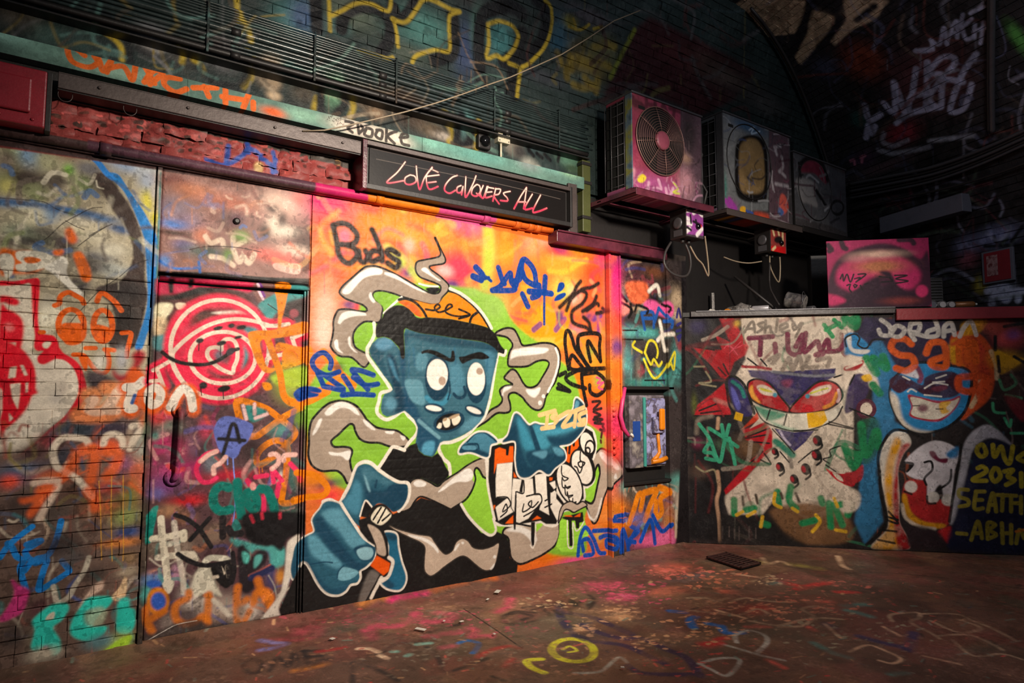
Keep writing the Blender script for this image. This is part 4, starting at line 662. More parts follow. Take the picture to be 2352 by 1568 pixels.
P(R1, RD, '270,470 300,560 310,660 90,665 110,600 190,540', 1.5, sm=False); P(R1, RD, '380,750 520,700 560,760 560,860 500,920 400,1040 280,1140 270,1110 420,940 510,870 480,830 400,810', 2, sm=False); P(R1, (206, 60, 30), '470,640 480,690 370,750 420,700', 2, False); P(R1, CRM, '480,680 510,700 420,745', 1.2, False)
S(R1, K, 3, '120,635 220,595|130,650 250,635|80,250 210,270|250,265 215,180 300,215|90,665 320,665|60,290 160,340 240,430|235,375 280,425|265,355 295,415|400,800 520,780|410,790 540,740|430,820 540,830|410,960 460,920 500,880|490,930 550,955 510,890', 0.9)
S(R1, (215, 70, 90), 1.6, '260,230 330,260 380,240|270,260 300,240 350,300|300,290 370,220', 0.6)
smears(R1, (70, 70, 1000, 1430), 90, 211, ((60, 50, 48), (176, 160, 145), (120, 40, 44), (50, 110, 80), (150, 135, 120), (44, 40, 42)), 2, 9, 2)
# purple winged head
P(R1, NV, '410,390 600,400 940,380 930,430 800,500 720,560 665,610 600,540 500,450 430,430', 1.5, sm=False, save='brow'); P(R1, (96, 84, 128), '480,400 560,410 600,470 540,450', 6, clip='brow'); P(R1, (128, 60, 90), '610,460 680,450 650,500', 6, clip='brow'); S(R1, (120, 120, 128), 5, '560,400 780,425 930,420', 2)
for q in ('410,500 420,460 470,445 540,470 600,540 660,615 660,645 560,625 470,590 420,550', '670,615 740,540 820,470 890,455 950,480 980,540 950,590 880,630 760,650 670,645'): P(R1, (168, 26, 34), q, 1.2); S(R1, K, 3.5, q, 0.8, closed=True)
P(R1, (226, 160, 60), '420,510 440,480 450,530 490,590 440,560', 3); P(R1, CRM, '465,490 510,480 580,520 570,545 500,535', 2); P(R1, (190, 180, 50), '480,495 540,510 560,525 500,515', 2); P(R1, CRM, '790,520 840,490 910,480 900,520 830,545 780,540', 2); S(R1, (190, 190, 60), 3, '790,530 850,510 890,500', 1); E(R1, (70, 140, 160), 575, 540, 14, 14, 0, 2); E(R1, (70, 140, 160), 770, 548, 14, 14, 0, 2); S(R1, (226, 150, 50), 6, '870,615 920,590 945,530', 2); S(R1, (230, 190, 190), 5, '955,510 962,550 950,580', 1.5)
P(R1, (232, 224, 206), '450,605 560,630 660,655 770,650 900,640 980,600 940,680 860,730 720,760 600,745 500,690', 1.5, sm=False); P(R1, (40, 130, 100), '450,605 530,625 640,655 580,690 530,690 480,650', 4, alpha=0.9); P(R1, (60, 140, 110), '530,690 640,730 720,750 620,750', 5, alpha=0.7)
P(R1, (228, 172, 24), '765,650 870,635 890,690 850,730 775,740', 1.2, False); S(R1, K, 2.6, '545,630 525,690|645,655 630,720|450,605 500,690 580,730 690,757 800,745 930,690 980,610|900,700 1045,740|895,715 1040,745|690,755 830,750', 0.9)
P(R1, NV, '570,740 690,765 810,755 760,820 690,880 640,830', 1.2, False); S(R1, (190, 180, 200), 4, '605,755 630,800 665,840', 1.5); S(R1, (36, 120, 96), 12, '580,820 620,850 680,900', 3); S(R1, K, 2.4, '560,745 620,810 690,890|715,945 800,875|605,880 660,945', 0.8)
for x, y, r in ((830, 815, 34), (825, 900, 36), (605, 972, 30), (760, 985, 36), (690, 1045, 30), (575, 880, 24)): E(R1, K, x, y, r * 0.8, r, -20, 1.2); S(R1, K, 4, '%d,%d %d,%d %d,%d' % (x + r * .6, y, x + r * .8, y + r, x, y + r * 1.7), 1); E(R1, (160, 40, 48), x - r * .4, y, r * 0.35, r * 0.6, -20, 1.5)
P(R1, NV, '290,450 330,435 380,480 420,560 440,650 400,670 350,650 310,560', 1.2); P(R1, (90, 90, 170), '310,490 340,520 370,610 350,630 320,560', 2); S(R1, (40, 130, 120), 6, '320,460 370,500 390,550', 2); S(R1, K, 5, '285,500 290,445 330,430 390,480 430,580 450,650', 0.9); S(R1, K, 4, '285,500 300,600 340,665', 0.9); P(R1, (228, 176, 26), '340,640 385,655 375,700 328,685', 1.2, False)
S(R1, K, 3, '410,320 475,370|490,325 525,365|365,355 400,375|930,435 990,415', 0.8); S(R1, (150, 40, 45), 5, '380,370 480,375 550,385', 1.5)
# tags
S(R1, (130, 118, 106), 5, '390,165 440,100 455,165|405,145 450,140|505,105 475,118 500,140 470,165|520,95 515,165|517,140 545,130 550,165|590,85 580,160|605,150 650,130 640,110 605,130 625,165 660,155|680,115 690,150 730,110|740,110 700,190', 1.2)
S(R1, (112, 34, 62), 9, '420,200 560,190|490,200 485,300|575,235 580,290|650,175 660,280 720,290 740,180 700,250|760,170 750,280 800,240 830,220 850,270 890,210 900,260|890,280 960,270 1000,210|820,300 870,280 830,330', 1.5)
S(R1, (140, 126, 114), 8, '540,330 600,300 560,350|620,390 660,320 680,390 720,310 740,385|780,310 760,370 830,370|830,330 900,320 890,370', 1.8)
S(R1, (44, 140, 84), 8, '870,120 920,190|880,150 960,110|930,90 975,135|990,120 1000,75 1045,110', 1.2)
S(R1, (56, 158, 122), 6.5, '120,715 180,800 240,940 270,830 300,720|180,740 260,790 350,850|255,720 265,780|180,830 150,880 200,890 220,930 160,920|300,800 320,880 335,955', 1)
S(R1, (150, 140, 110), 3, '90,370 150,370|160,400 190,460 120,470 220,490|100,970 150,1000 210,990 230,1060', 1.4)
S(R1, (190, 150, 120), 6, '235,680 230,740|230,1000 240,1100 225,1180 240,1300 245,1420', 2); S(R1, (150, 130, 125), 2.5, '260,1330 260,1400|300,1330 300,1390|330,1340 332,1400|360,1330 360,1410|420,1330 420,1400|460,1340 460,1400', 0.8)
P(R1, RD, '880,980 940,1010 1045,1020 1045,1090 960,1060 910,1020', 1.2); P(R1, CRM, '920,1005 960,1020 990,1060 950,1045', 1.2); S(R1, K, 2.4, '970,845 905,870 910,910 865,925 900,950|880,960 940,1000', 0.8)
P(R1, (110, 78, 52), '540,1240 700,1190 850,1200 1000,1260 1040,1400 860,1450 700,1420 600,1340', 6); P(R1, (30, 28, 28), '240,1260 500,1260 540,1240 620,1350 760,1440 1045,1440 1045,1480 240,1480', 6, sm=False, alpha=0.9)
for q in ('590,1120 600,1200|670,1090 660,1170 700,1220|330,1170 330,1250|400,1230 450,1220|500,1310 530,1320|740,1310 820,1290|850,1160 860,1190|900,1190 910,1330|930,1200 980,1320|960,1200 1030,1190 1010,1260',): S(R1, (30, 120, 72), 12, q, 2.4)
S(R1, (206, 160, 40), 6, '575,1130 570,1190 610,1215|680,1220 710,1240|345,1260 380,1240|410,1265 455,1240|820,1260 845,1300 800,1360|930,1160 950,1210|940,1350 1000,1360|500,1270 490,1330', 1.6)
S(R1, (70, 60, 50), 5, '380,1150 385,1200|460,1140 470,1190|700,1130 720,1180|610,1130 620,1160', 2)
smears(R2, (0, 80, 1077, 1450), 90, 212, ((50, 44, 50), (60, 100, 120), (120, 60, 40), (50, 90, 70), (110, 96, 90), (36, 34, 40)), 2, 9, 2)
# far figures
P(R2, (48, 108, 150), '0,180 200,160 330,380 280,520 300,700 400,760 250,780 190,1000 230,1300 120,1440 60,1300 100,1000 120,800 170,640 170,480 60,440 110,320 0,300', 4, sm=False)
P(R2, (44, 38, 60), '120,70 380,90 640,100 640,380 500,340 320,390 220,210 110,240 70,200', 4, sm=False); P(R2, (46, 40, 66), '70,200 120,80 240,120 250,210 180,200 150,260 100,250', 2, sm=False)
P(R2, CRM, '0,320 120,310 190,430 200,520 100,460 60,420 0,520', 4); P(R2, SKY, '0,190 60,170 170,270 130,310 30,290', 3); P(R2, (200, 195, 190), '10,200 40,190 50,260 150,270 120,295 40,280', 2)
P(R2, (60, 48, 82), '20,500 60,420 120,420 145,500 110,580 40,640 0,640', 3); P(R2, (228, 176, 26), '100,430 150,415 165,450 120,460', 1.5); E(R2, CRM, 130, 625, 45, 45, 0, 2); EO(R2, (80, 34, 50), 7, 130, 625, 48, 50); S(R2, K, 3, '10,250 5,200 60,175 90,200 80,240 130,260 170,210 240,210|30,620 180,680|60,420 30,480', 0.9)
P(R2, (40, 84, 66), '90,700 200,690 210,860 120,960 80,820', 5, alpha=0.85); S(R2, (32, 118, 72), 14, '130,320 190,410 170,320 250,380 230,310|170,480 210,530|100,720 130,900 190,760 200,850|0,850 50,970 90,900|0,80 60,130 70,80 20,100|20,880 80,900', 2.5)
P(R2, (150, 40, 44), '0,1080 100,1050 110,960 60,1000 0,1010', 2); P(R2, CRM, '0,1100 90,1130 80,1220 0,1240', 4); P(R2, (150, 36, 40), '0,370 60,360 110,330 110,360 70,390 0,395', 1.5); S(R2, CRM, 4, '10,380 100,345', 1.2)
P(R2, (172, 66, 28), '640,190 740,150 830,190 900,300 905,430 870,560 780,640 700,690 740,560 700,400 660,380 640,330', 2.5); P(R2, (206, 148, 30), '620,250 700,190 800,170 860,100 760,90 700,120 700,190 640,220 640,340 740,370 700,350 690,250', 4); P(R2, (150, 40, 34), '770,200 860,300 860,500 800,560 810,420', 6, alpha=0.7); S(R2, (200, 170, 130), 8, '880,280 910,360 915,440|820,440 800,540 760,610', 2)
FACE = '270,520 300,440 380,370 460,345 600,360 720,380 760,430 755,540 720,640 640,720 540,760 440,765 350,720 290,620'
P(R2, SKY, FACE, 1.5, save='face', reg='painted_face'); S(R2, K, 5, FACE, 1, closed=True); P(R2, (208, 196, 180), '270,520 320,560 350,680 420,740 540,765 440,770 330,720 280,610', 5, clip='face')
P(R2, (56, 30, 44), '270,450 340,420 460,480 480,440 540,410 640,400 700,440 690,530 600,560 480,540 400,500 330,530 280,500', 2); P(R2, (205, 200, 205), '345,400 430,390 445,440 360,420', 2); S(R2, (110, 40, 60), 8, '440,380 460,430 450,460', 2)
S(R2, (220, 215, 210), 3, '350,430 390,450|480,500 540,470 620,480|530,465 600,460|550,440 610,420|380,520 400,505 430,520|480,540 580,550', 1); P(R2, (90, 40, 56), '520,500 600,480 620,500 560,520', 2)
P(R2, (150, 30, 36), '380,540 440,550 560,575 640,565 695,545 680,600 630,660 560,700 460,690 390,665 400,610', 1.5); P(R2, (232, 224, 206), '395,555 450,560 560,590 650,575 690,560 640,640 560,685 460,680 400,655 410,610', 1.2); P(R2, (222, 166, 26), '570,590 640,580 610,620 630,640 590,655 575,640', 1.5); E(R2, (90, 40, 60), 470, 620, 34, 24, 0, 5); S(R2, K, 2, '410,605 450,605|550,625 590,625', 0.8)
S(R2, (196, 82, 28), 12, '400,235 360,205 300,210 280,260 330,300 400,310 420,360 370,395 310,380|490,290 520,230 590,230 610,300 605,370 540,370 520,340 600,310|690,350 690,240 730,220 740,330|740,250 780,230 790,340', 2); S(R2, (180, 66, 30), 13, '830,430 760,430 690,440 690,500 740,520 800,500 850,440 850,480 810,520 820,570', 2.5)
S(R2, (172, 167, 162), 8, '220,90 270,130 270,180 220,180 205,150|300,140 280,180 330,190 360,150 320,125 290,140|400,110 390,160 420,210|395,115 450,110 440,160 400,165 490,190|530,60 555,120 560,180 500,190 500,160 560,140|595,190 600,130 640,110 660,180|600,160 650,150|690,190 720,130 760,100 790,180', 1.4)
G(R2, [(160,60,60,980,200,90,60),(170,120,30,960,330,90,50),(140,60,50,900,130,90,40),(60,60,120,1010,180,40,30,0.6)]); P(R2, (190, 140, 30), '900,270 1000,310 1077,330 960,410 930,400', 3); S(R2, K, 6, '905,190 905,270|920,310 930,400|960,130 1077,110|1020,310 1077,345', 1.5)
S(R2, (60, 140, 100), 5, '930,450 960,510 1030,470 1000,420|970,540 1060,560|890,590 900,640 960,650|960,680 990,730 1000,690|1000,770 1070,770', 1.4); P(R2, (100, 30, 36), '960,540 1077,580 1077,700 1010,640', 4); G(R2, [(70,50,44,1000,480,90,110,0.6)])
LEG = '300,760 370,770 400,830 350,900 320,1000 330,1150 330,1300 390,1460 160,1460 260,1330 240,1150 210,1000 220,880 250,810'
P(R2, (205, 196, 184), LEG, 2, save='leg', reg='painted_limb'); P(R2, OCH, '300,800 340,830 300,950 290,1100 300,1300 330,1460 160,1460 260,1330 240,1100 250,950', 5, clip='leg'); P(R2, (140, 30, 32), '340,850 400,840 340,960 330,1200 420,1460 320,1460 290,1200 300,1000', 5, clip='leg'); S(R2, K, 5, '210,1000 200,920 230,830 290,755 380,760 470,800|210,1000 220,1150 250,1290 200,1380 130,1440', 1); S(R2, K, 4, '265,1240 320,1310 250,1290|220,1350 310,1360|200,1410 300,1430|250,1270 320,1290', 1)
P(R2, (196, 190, 196), '360,940 440,860 540,815 640,840 690,900 660,1000 640,1200 600,1180 580,1080 540,1120 560,1180 500,1180 490,1060 440,1050 370,1010 410,960', 2); P(R2, (150, 34, 36), '370,1060 480,1060 500,1170 590,1170 640,1220 620,1320 500,1330 400,1280 350,1180', 3); P(R2, OCH, '345,1150 370,1140 400,1240 480,1300 600,1315 590,1340 460,1335 370,1280', 3); S(R2, CRM, 6, '345,1200 370,1280 450,1330 540,1345', 2.5)
for x, y in ((398, 1092), (530, 1155), (620, 1170)): E(R2, (214, 208, 200), x, y, 38, 36, 0, 2)
S(R2, K, 4, '360,945 410,955 375,1000|480,945 520,940 525,990 480,1040 490,1080|640,990 630,1060 560,1110|495,1150 500,1190 545,1190|360,1120 400,1135', 1); P(R2, (92, 30, 50), '510,880 540,880 570,920 620,920 610,950 560,940 520,910', 2); P(R2, (48, 110, 160), '610,890 680,850 680,910 630,920', 4)
P(R2, (160, 30, 34), '560,1360 640,1330 630,1430 580,1400', 3); P(R2, (40, 30, 34), '390,1330 560,1360 600,1460 400,1460', 4)
P(R2, (150, 148, 156), '690,1000 710,860 760,770 850,720 930,760 1000,840 900,800 820,820 760,900 720,1100 660,1300 630,1300 660,1150', 3); P(R2, (26, 28, 48), '740,1000 800,850 900,810 1000,850 1077,1000 1077,1480 640,1480 670,1250', 5, reg='painted_arch'); S(R2, K, 5, '700,840 680,980 650,1150 630,1300', 1)
S(R2, (146, 132, 36), 8, '800,850 830,840 850,890 820,910 795,880 800,850|890,840 900,910 940,850 960,920 990,950 1010,850|1077,890 1040,920 1077,940|800,980 830,970 850,1000 770,1050 850,1055|900,980 880,1020 900,1060 935,1030 920,985 900,980|960,1000 1010,990 980,1030 1020,1050 970,1080|1060,1010 1062,1090', 1.4)
S(R2, (128, 116, 40), 7, '740,1110 690,1110 690,1150 740,1170 740,1200 690,1210|790,1120 780,1220 830,1220|790,1120 840,1120|785,1170 825,1170|860,1240 890,1130 910,1240|870,1200 905,1200|915,1140 1030,1145|950,1140 945,1235|1000,1150 1000,1240|1000,1190 1060,1190|1060,1150 1060,1250|675,1370 730,1375|760,1410 800,1300 825,1400|775,1370 820,1370|860,1400 860,1310 905,1320 870,1350 910,1380 860,1405|945,1310 950,1430|945,1370 1000,1370|1000,1320 1000,1430|1030,1430 1050,1350 1077,1400', 1.4)
S(R2, (190, 110, 40), 5, '1030,1360 1077,1350', 1.2)
G('px', [(40,34,34,1700,1250,140,9,0.8),(40,34,34,2100,1268,260,8,0.8)])

weather(RIGHTC, 910, 0.5, 0.25)
# ------------------------------------------------------------------ paint on the floor
FLOORC = Canvas(-1.6, 8.4, -5.0, 0.4, 230, map_floor, (112, 86, 74), 21)
use(FLOORC); FLOORC.dl = 0.45; FLOORC.worn = noise2(FLOORC.H, FLOORC.W, 26, 72, 5); FLOORC.wear = 0.55
_n = noise2(FLOORC.H, FLOORC.W, 130, 5, 4); _m = noise2(FLOORC.H, FLOORC.W, 60, 6, 4)
FLOORC.a *= (0.75 + 0.5 * _n)[..., None]
for i, c in enumerate(((136, 84, 78), (92, 92, 78), (140, 108, 84), (80, 64, 56), (124, 74, 66))):
    nn = noise2(FLOORC.H, FLOORC.W, 90, 40 + i, 4); mm = ((nn - 0.56) * 9).clip(0, 1) * 0.55
    FLOORC.a += (lin(c) - FLOORC.a) * mm[..., None]
F1 = '1580,1240,3.0466'; F2 = '600,1280,3.0466'
PK = (178, 70, 96)
G(F2, [(120,70,68,400,420,420,60),(116,70,64,1000,330,500,60),(112,68,64,1700,230,420,60),(150,66,80,330,520,160,40),(130,80,84,800,420,200,30),(96,66,60,2200,140,200,40)], 0.75)
G('D2', [(120,76,68,200,640,260,60),(124,80,72,700,500,350,50),(128,84,74,1250,420,250,50),(186,80,104,700,680,320,46),(186,84,110,900,790,220,40),(205,110,90,1350,530,260,50),(205,110,90,1300,740,200,36),(205,110,90,1850,740,110,26),(96,92,100,1500,620,300,30,0.6),(150,112,84,800,900,160,34),(205,160,120,900,960,160,40,0.7),(205,160,120,520,1080,110,24,0.7),(150,60,56,1700,1220,120,30),(150,60,52,2100,900,260,36),(60,60,66,700,1130,240,50,0.6),(120,104,80,1700,830,300,50)], 0.8)
S(F2, PK, 14, '730,500 780,560 770,470 860,480 960,470 1060,420 1080,380|1100,400 1180,440 1290,430 1350,400 1230,380|1280,520 1400,510|1460,490 1500,510 1480,540 1600,540|1160,540 1210,540|1270,620 1340,610|1650,370 1730,330 1750,280', 5, alpha=0.8)
S(F2, (150, 70, 78), 12, '90,560 250,570 400,530 380,480 250,490 330,520', 6, alpha=0.7)
S(F2, (40, 36, 38), 9, '820,670 940,600 1080,590|1160,620 1240,690 1280,790 1420,760 1580,700|640,730 640,870|700,740 840,790 960,860|-120,730 -60,700 0,730 -20,790 -100,790 -120,730|60,780 110,690 190,750 230,670 265,740|300,650 320,730|300,650 440,640|310,690 420,680|320,730 490,700|1700,400 1690,440 1760,450 1860,420|1700,400 1800,380 1900,400|1180,510 1390,460|2100,310 2100,400 2160,500 2260,560|1620,830 1700,860', 3, alpha=0.8)
S(F2, (118, 118, 176), 12, '0,570 80,590 170,600 80,630 0,640', 4, alpha=0.85); S(F2, (46, 90, 146), 9, '1380,590 1440,570 1520,590 1500,640 1480,660', 2); S(F2, (150, 48, 48), 10, '1520,690 1600,640 1720,610 1800,620|400,650 580,620|1700,760 1760,700', 4, alpha=0.8)
S(F2, (214, 186, 160), 10, '680,630 760,630 820,655|830,680 880,700', 2); S(F2, (110, 150, 140), 9, '1090,600 1180,590|920,650 950,650|1020,680 1040,670', 3); S(F2, (196, 128, 60), 12, '240,780 360,760 450,740|700,340 800,300 860,300', 6, alpha=0.7); S(F2, (200, 40, 110), 11, '910,305 980,285 1150,255', 5, alpha=0.8); S(F2, (220, 110, 40), 10, '1210,240 1300,215 1420,190|1480,170 1620,155', 5, alpha=0.8)
EO(F2, (196, 196, 50), 12, 2180, 640, 150, 78, 6, soft=1.4); S(F2, (200, 200, 60), 5, '2110,630 2160,610 2210,640 2150,650', 1.4); S(F2, (196, 196, 50), 12, '1960,700 1860,710 1890,760 1980,800', 2)
S('D2', (44, 40, 72), 13, '330,850 340,960 400,1050 460,1120 570,1170|380,920 600,960 800,1040 980,1120|530,1030 700,1110 900,1160 1090,1165 1300,1260 1480,1340 1600,1500|630,1190 900,1220 1100,1300 1290,1390|950,1400 1050,1460 1250,1480 1590,1490', 2.5, alpha=0.85)
S('D2', (42, 38, 40), 7, '0,880 200,850 330,860|430,820 500,870|560,870 620,840 640,800|0,990 80,970', 2, alpha=0.8); S('D2', (30, 86, 150), 12, '1560,960 1510,990 1540,1060|1670,1020 1720,1030|1790,1040 1830,1110 1980,1110|1330,910 1450,920', 2.5)
S('D2', (150, 156, 150), 7, '1930,1200 1920,1130 2050,1090 2180,1130 2200,1200 2110,1290|1780,1210 2000,1270 2110,1300 2352,1350|1590,1390 1750,1340 1930,1340 1950,1380 1840,1490 1700,1440 1600,1390|470,1470 700,1450 860,1330 940,1370', 1.8, alpha=0.8)
S(F1, (150, 132, 110), 6, '0,400 130,400 190,420 280,400|300,430 400,400 520,420 640,430 740,430|0,480 200,500 340,520 480,480 560,510|430,560 620,590 760,560 880,530 800,480 900,460 1000,490|640,600 800,590 900,540 1080,550|1430,560 1420,520 1600,500 1620,540 1560,570 1700,640 1760,680|1640,510 1880,510 2000,560 2150,620 2300,700|1700,560 1900,640 2050,610 1900,550|1760,660 1980,660 2200,760|1850,690 2000,800 2200,790 2340,830', 1.8, alpha=0.75)
S(F1, (165, 40, 44), 13, '770,340 880,310 980,290|660,290 750,310|1050,360 1170,360|90,720 230,720|260,680 200,690', 4, alpha=0.85); S(F1, (60, 116, 112), 12, '1100,460 1240,450|1110,490 1200,510 1270,530|880,710 1000,770 1120,810|590,300 640,290|1420,930 1520,920', 5, alpha=0.7); S(F1, (40, 42, 80), 14, '970,580 1010,600|1200,660 1380,710 1520,740|1580,640 1540,760', 4, alpha=0.8)
S(F1, (200, 170, 140), 6, '1130,770 1260,720 1400,770 1490,820 1430,850 1340,830|520,120 560,160 640,140 710,165|1050,110 1080,170 1130,195|1370,600 1480,660|960,580 1070,670|1650,800 1900,860|200,480 400,540|320,230 480,250', 2, alpha=0.85); S(F1, (196, 90, 80), 10, '560,830 670,880|850,600 880,620|420,600 560,600|930,430 1000,430', 4, alpha=0.8); S(F1, (130, 124, 60), 12, '720,160 900,190|450,140 520,150', 7, alpha=0.7)
S('px', (40, 36, 36), 6, '1228,1404 1180,1402 1156,1418 1180,1431 1232,1421|1240,1386 1264,1410|1225,1396 1290,1377|1256,1388 1288,1408|1290,1386 1308,1395 1334,1379|1308,1395 1312,1406|1312,1374 1345,1396 1366,1376 1352,1364', 2, alpha=0.85)
_r = np.random.default_rng(12)
for cx_, cy_, sx_, sy_, c, n in ((1420, 1402, 60, 22, (226, 180, 140), 60), (1340, 1440, 40, 14, (226, 180, 140), 36), (1480, 1470, 60, 14, (214, 170, 130), 40), (1600, 1440, 60, 30, (214, 160, 120), 50), (1640, 1330, 90, 20, (226, 140, 110), 70), (1540, 1310, 80, 16, (226, 120, 110), 60), (1400, 1345, 90, 16, (206, 84, 116), 70), (1440, 1370, 70, 12, (206, 84, 120), 50), (1250, 1385, 60, 14, (220, 190, 150), 30), (1700, 1400, 120, 30, (190, 140, 110), 70), (1760, 1330, 60, 12, (226, 200, 160), 24), (1850, 1390, 120, 30, (180, 110, 90), 60), (1950, 1440, 160, 40, (130, 130, 110), 60), (2100, 1480, 180, 50, (110, 90, 80), 70), (1550, 1520, 160, 30, (170, 70, 66), 50), (1250, 1500, 140, 40, (150, 110, 90), 60), (1000, 1420, 140, 20, (180, 80, 100), 60), (820, 1430, 120, 20, (160, 76, 86), 50), (1000, 1500, 160, 40, (120, 110, 96), 60), (700, 1500, 140, 40, (130, 96, 76), 60), (480, 1510, 140, 30, (120, 96, 86), 40), (1900, 1350, 160, 24, (170, 90, 80), 40), (1150, 1440, 90, 18, (150, 70, 84), 40)):
    for i in range(n):
        x = _r.normal(cx_, sx_ * 0.6); y = _r.normal(cy_, sy_ * 0.6); l = _r.uniform(3, 22); a = _r.uniform(-0.5, 0.5)
        if y > 1280: P('px', c, [[x, y], [x + l * 0.6, y - _r.uniform(0.5, 3)], [x + l, y + l * 0.3 * a], [x + l * 0.5, y + _r.uniform(1, 4)]], 0.5, alpha=_r.uniform(0.25, 0.85), rough=0.4)
for i in range(420):
    x = RNG.uniform(0, 2352); y = RNG.uniform(1330, 1568); a = RNG.uniform(0, 6.28); l = RNG.uniform(4, 26)
    c = ((205,165,125),(170,60,60),(120,130,120),(60,60,70),(190,90,80),(150,120,90),(90,120,110),(46,40,38))[int(RNG.integers(0, 8))]
    S('px', c, RNG.uniform(1, 5), [[x, y], [x + l * math.cos(a), y + l * 0.35 * math.sin(a)]], 1.0, False, RNG.uniform(0.3, 0.8))
S('px', (34, 28, 28), 2, '1065,1396 1200,1484', 0.5); S('px', (40, 34, 32), 1.6, '1750,1290 1900,1310 2100,1318 2352,1350', 0.6)
FLOORC.a *= (0.8 + 0.4 * _m)[..., None]

weather(FLOORC, 920, 0.4, 0.4); FLOORC.a *= np.array([1.42, 1.3, 1.24], np.float32)
# ------------------------------------------------------------------ paint on the high wall and vault
ZS, RV = 4.05, 4.6
def surf_hit(px):
    d = rays(px); oy = CAM[1] + RV; oz = CAM[2] - ZS
    a = d[:, 1] ** 2 + d[:, 2] ** 2; b = 2 * (oy * d[:, 1] + oz * d[:, 2]); c = oy * oy + oz * oz - RV * RV
    s = (-b + np.sqrt(np.maximum(b * b - 4 * a * c, 0))) / (2 * a)
    tw = -CAM[1] / d[:, 1]; zw = CAM[2] + d[:, 2] * tw
    flat = zw < ZS
    s = np.where(flat, tw, s); q = CAM + d * s[:, None]
    v = np.where(flat, q[:, 2], ZS + RV * np.arctan2(q[:, 2] - ZS, q[:, 1] + RV))
    return np.stack([q[:, 0], v], 1)
UPPER = Canvas(-1.2, 9.4, 2.85, 9.0, 160, surf_hit, (46, 58, 58), 33)
use(UPPER); UPPER.dl = 0.75
_n = noise2(UPPER.H, UPPER.W, 70, 8, 4); UPPER.a *= (0.6 + 0.8 * _n)[..., None]
def UL(t): return t
YL = (150, 130, 40); BKK = (20, 21, 24); TLL = (58, 92, 96); NVY = (36, 46, 78)
G('A1', [(60,96,96,300,150,200,160),(50,66,96,370,150,120,160),(70,80,70,800,120,220,140),(62,104,100,1450,260,260,160),(48,60,90,1830,450,90,250),(52,100,104,2150,350,120,160),(60,70,62,1300,480,200,80),(44,44,46,2000,60,260,60),(66,96,90,1950,250,60,200),(60,90,90,700,250,90,60)])
G('A2', [(48,80,96,380,300,120,160),(120,104,50,560,560,180,160),(60,80,80,560,750,140,90),(36,70,90,330,400,80,90),(90,90,60,700,450,150,150),(56,60,66,200,700,200,60),(70,66,70,600,150,200,70),(110,104,40,430,200,60,60)])
S('A1', BKK, 30, '490,0 500,260|720,260 760,120 900,60 1060,90 1150,180 1160,340 1080,480|1180,60 1240,180 1330,120 1400,0|1720,140 1740,300 1720,480 1640,520 1560,540|1980,760 1960,420 1990,150 2100,80 2250,60 2352,120|2352,300 2300,480 2180,560|2230,560 2270,700 2240,880', 4)
S('A1', YL, 9, '610,0 620,280|640,140 720,100 860,30 1000,40 1140,100 1170,0|880,460 1000,500 1100,540 1180,520|1190,170 1220,300 1230,420|1180,170 1300,200 1400,80 1460,0 1560,10 1700,80 1790,105 1700,140 1690,300 1690,460 1560,450 1400,500 1360,560|2040,220 2140,190 2250,230 2310,320 2280,430 2190,530 2120,500 2030,520 2050,380 2040,220|2230,570 2352,610|2330,640 2300,880', 2.5, alpha=0.9)
S('A2', BKK, 26, '120,0 190,60 210,200 160,380 60,500 0,560', 4); S('A2', YL, 8, '200,0 250,60 265,180 240,330 180,450 60,570 0,600', 2); S('A2', (120, 104, 44), 16, '320,480 340,560|430,500 440,620|520,540 600,580|560,700 620,780|460,760 560,790 640,760|650,420 760,400 830,420|700,560 780,600|400,620 400,700|680,720 660,820', 4, alpha=0.8); S('A2', (130, 112, 40), 6, '420,240 500,270 560,250 600,220|460,170 480,240|640,260 720,240', 1.6)
P('A2', (52, 26, 30), '1010,260 1150,150 1700,420 2100,650 1900,900 1600,1050 1430,960 1000,800 780,860 700,1000 760,800 900,500', 8, sm=False); S('A2', (110, 116, 40), 9, '1010,270 930,420 860,560 790,700', 3, alpha=0.8)
G('A2', [(62,50,44,1650,600,250,110),(44,40,40,2000,800,300,160),(66,30,34,1400,500,200,90),(70,60,56,1850,700,160,60),(60,60,60,2200,950,160,90)], 0.7)
# patches between slab edge and conduits
G('A0', [(44,62,58,400,300,200,90),(40,56,54,700,380,140,80),(60,56,50,150,130,180,120),(96,96,100,1350,380,140,90),(110,108,108,1350,430,80,60),(60,58,56,1650,520,120,90),(80,80,84,2000,560,140,80),(46,42,42,1900,420,160,60)])
S('A0', YL, 12, '860,220 960,300 1060,380 1100,450 1100,530|1600,420 1650,470 1640,560|1740,540 1800,580 1830,640|2130,0 2140,200 2200,280 2230,420|2260,590 2260,700 2190,780', 4, alpha=0.9); S('A0', BKK, 20, '900,170 1050,260 1150,360 1170,530|1800,620 1950,740 2130,780 2220,700 2240,600|1250,440 1380,500', 4, alpha=0.8)
G('A1', [(170,150,125,60,680,90,90),(190,165,135,100,760,50,40),(190,165,135,110,860,50,30),(60,100,96,250,680,90,50),(50,46,42,60,740,100,60,0.6),(66,60,52,380,840,120,90),(96,140,110,640,850,90,110),(80,70,58,900,900,160,70),(72,58,48,1250,950,200,90),(120,96,74,1030,1020,80,50),(66,54,46,1350,1080,160,90),(90,76,60,1550,1180,120,60),(80,120,120,1810,1130,60,80),(160,150,140,1650,1230,90,30),(60,56,54,1980,1280,90,90),(150,140,128,2280,1330,70,60),(50,48,50,2320,1360,60,60)])
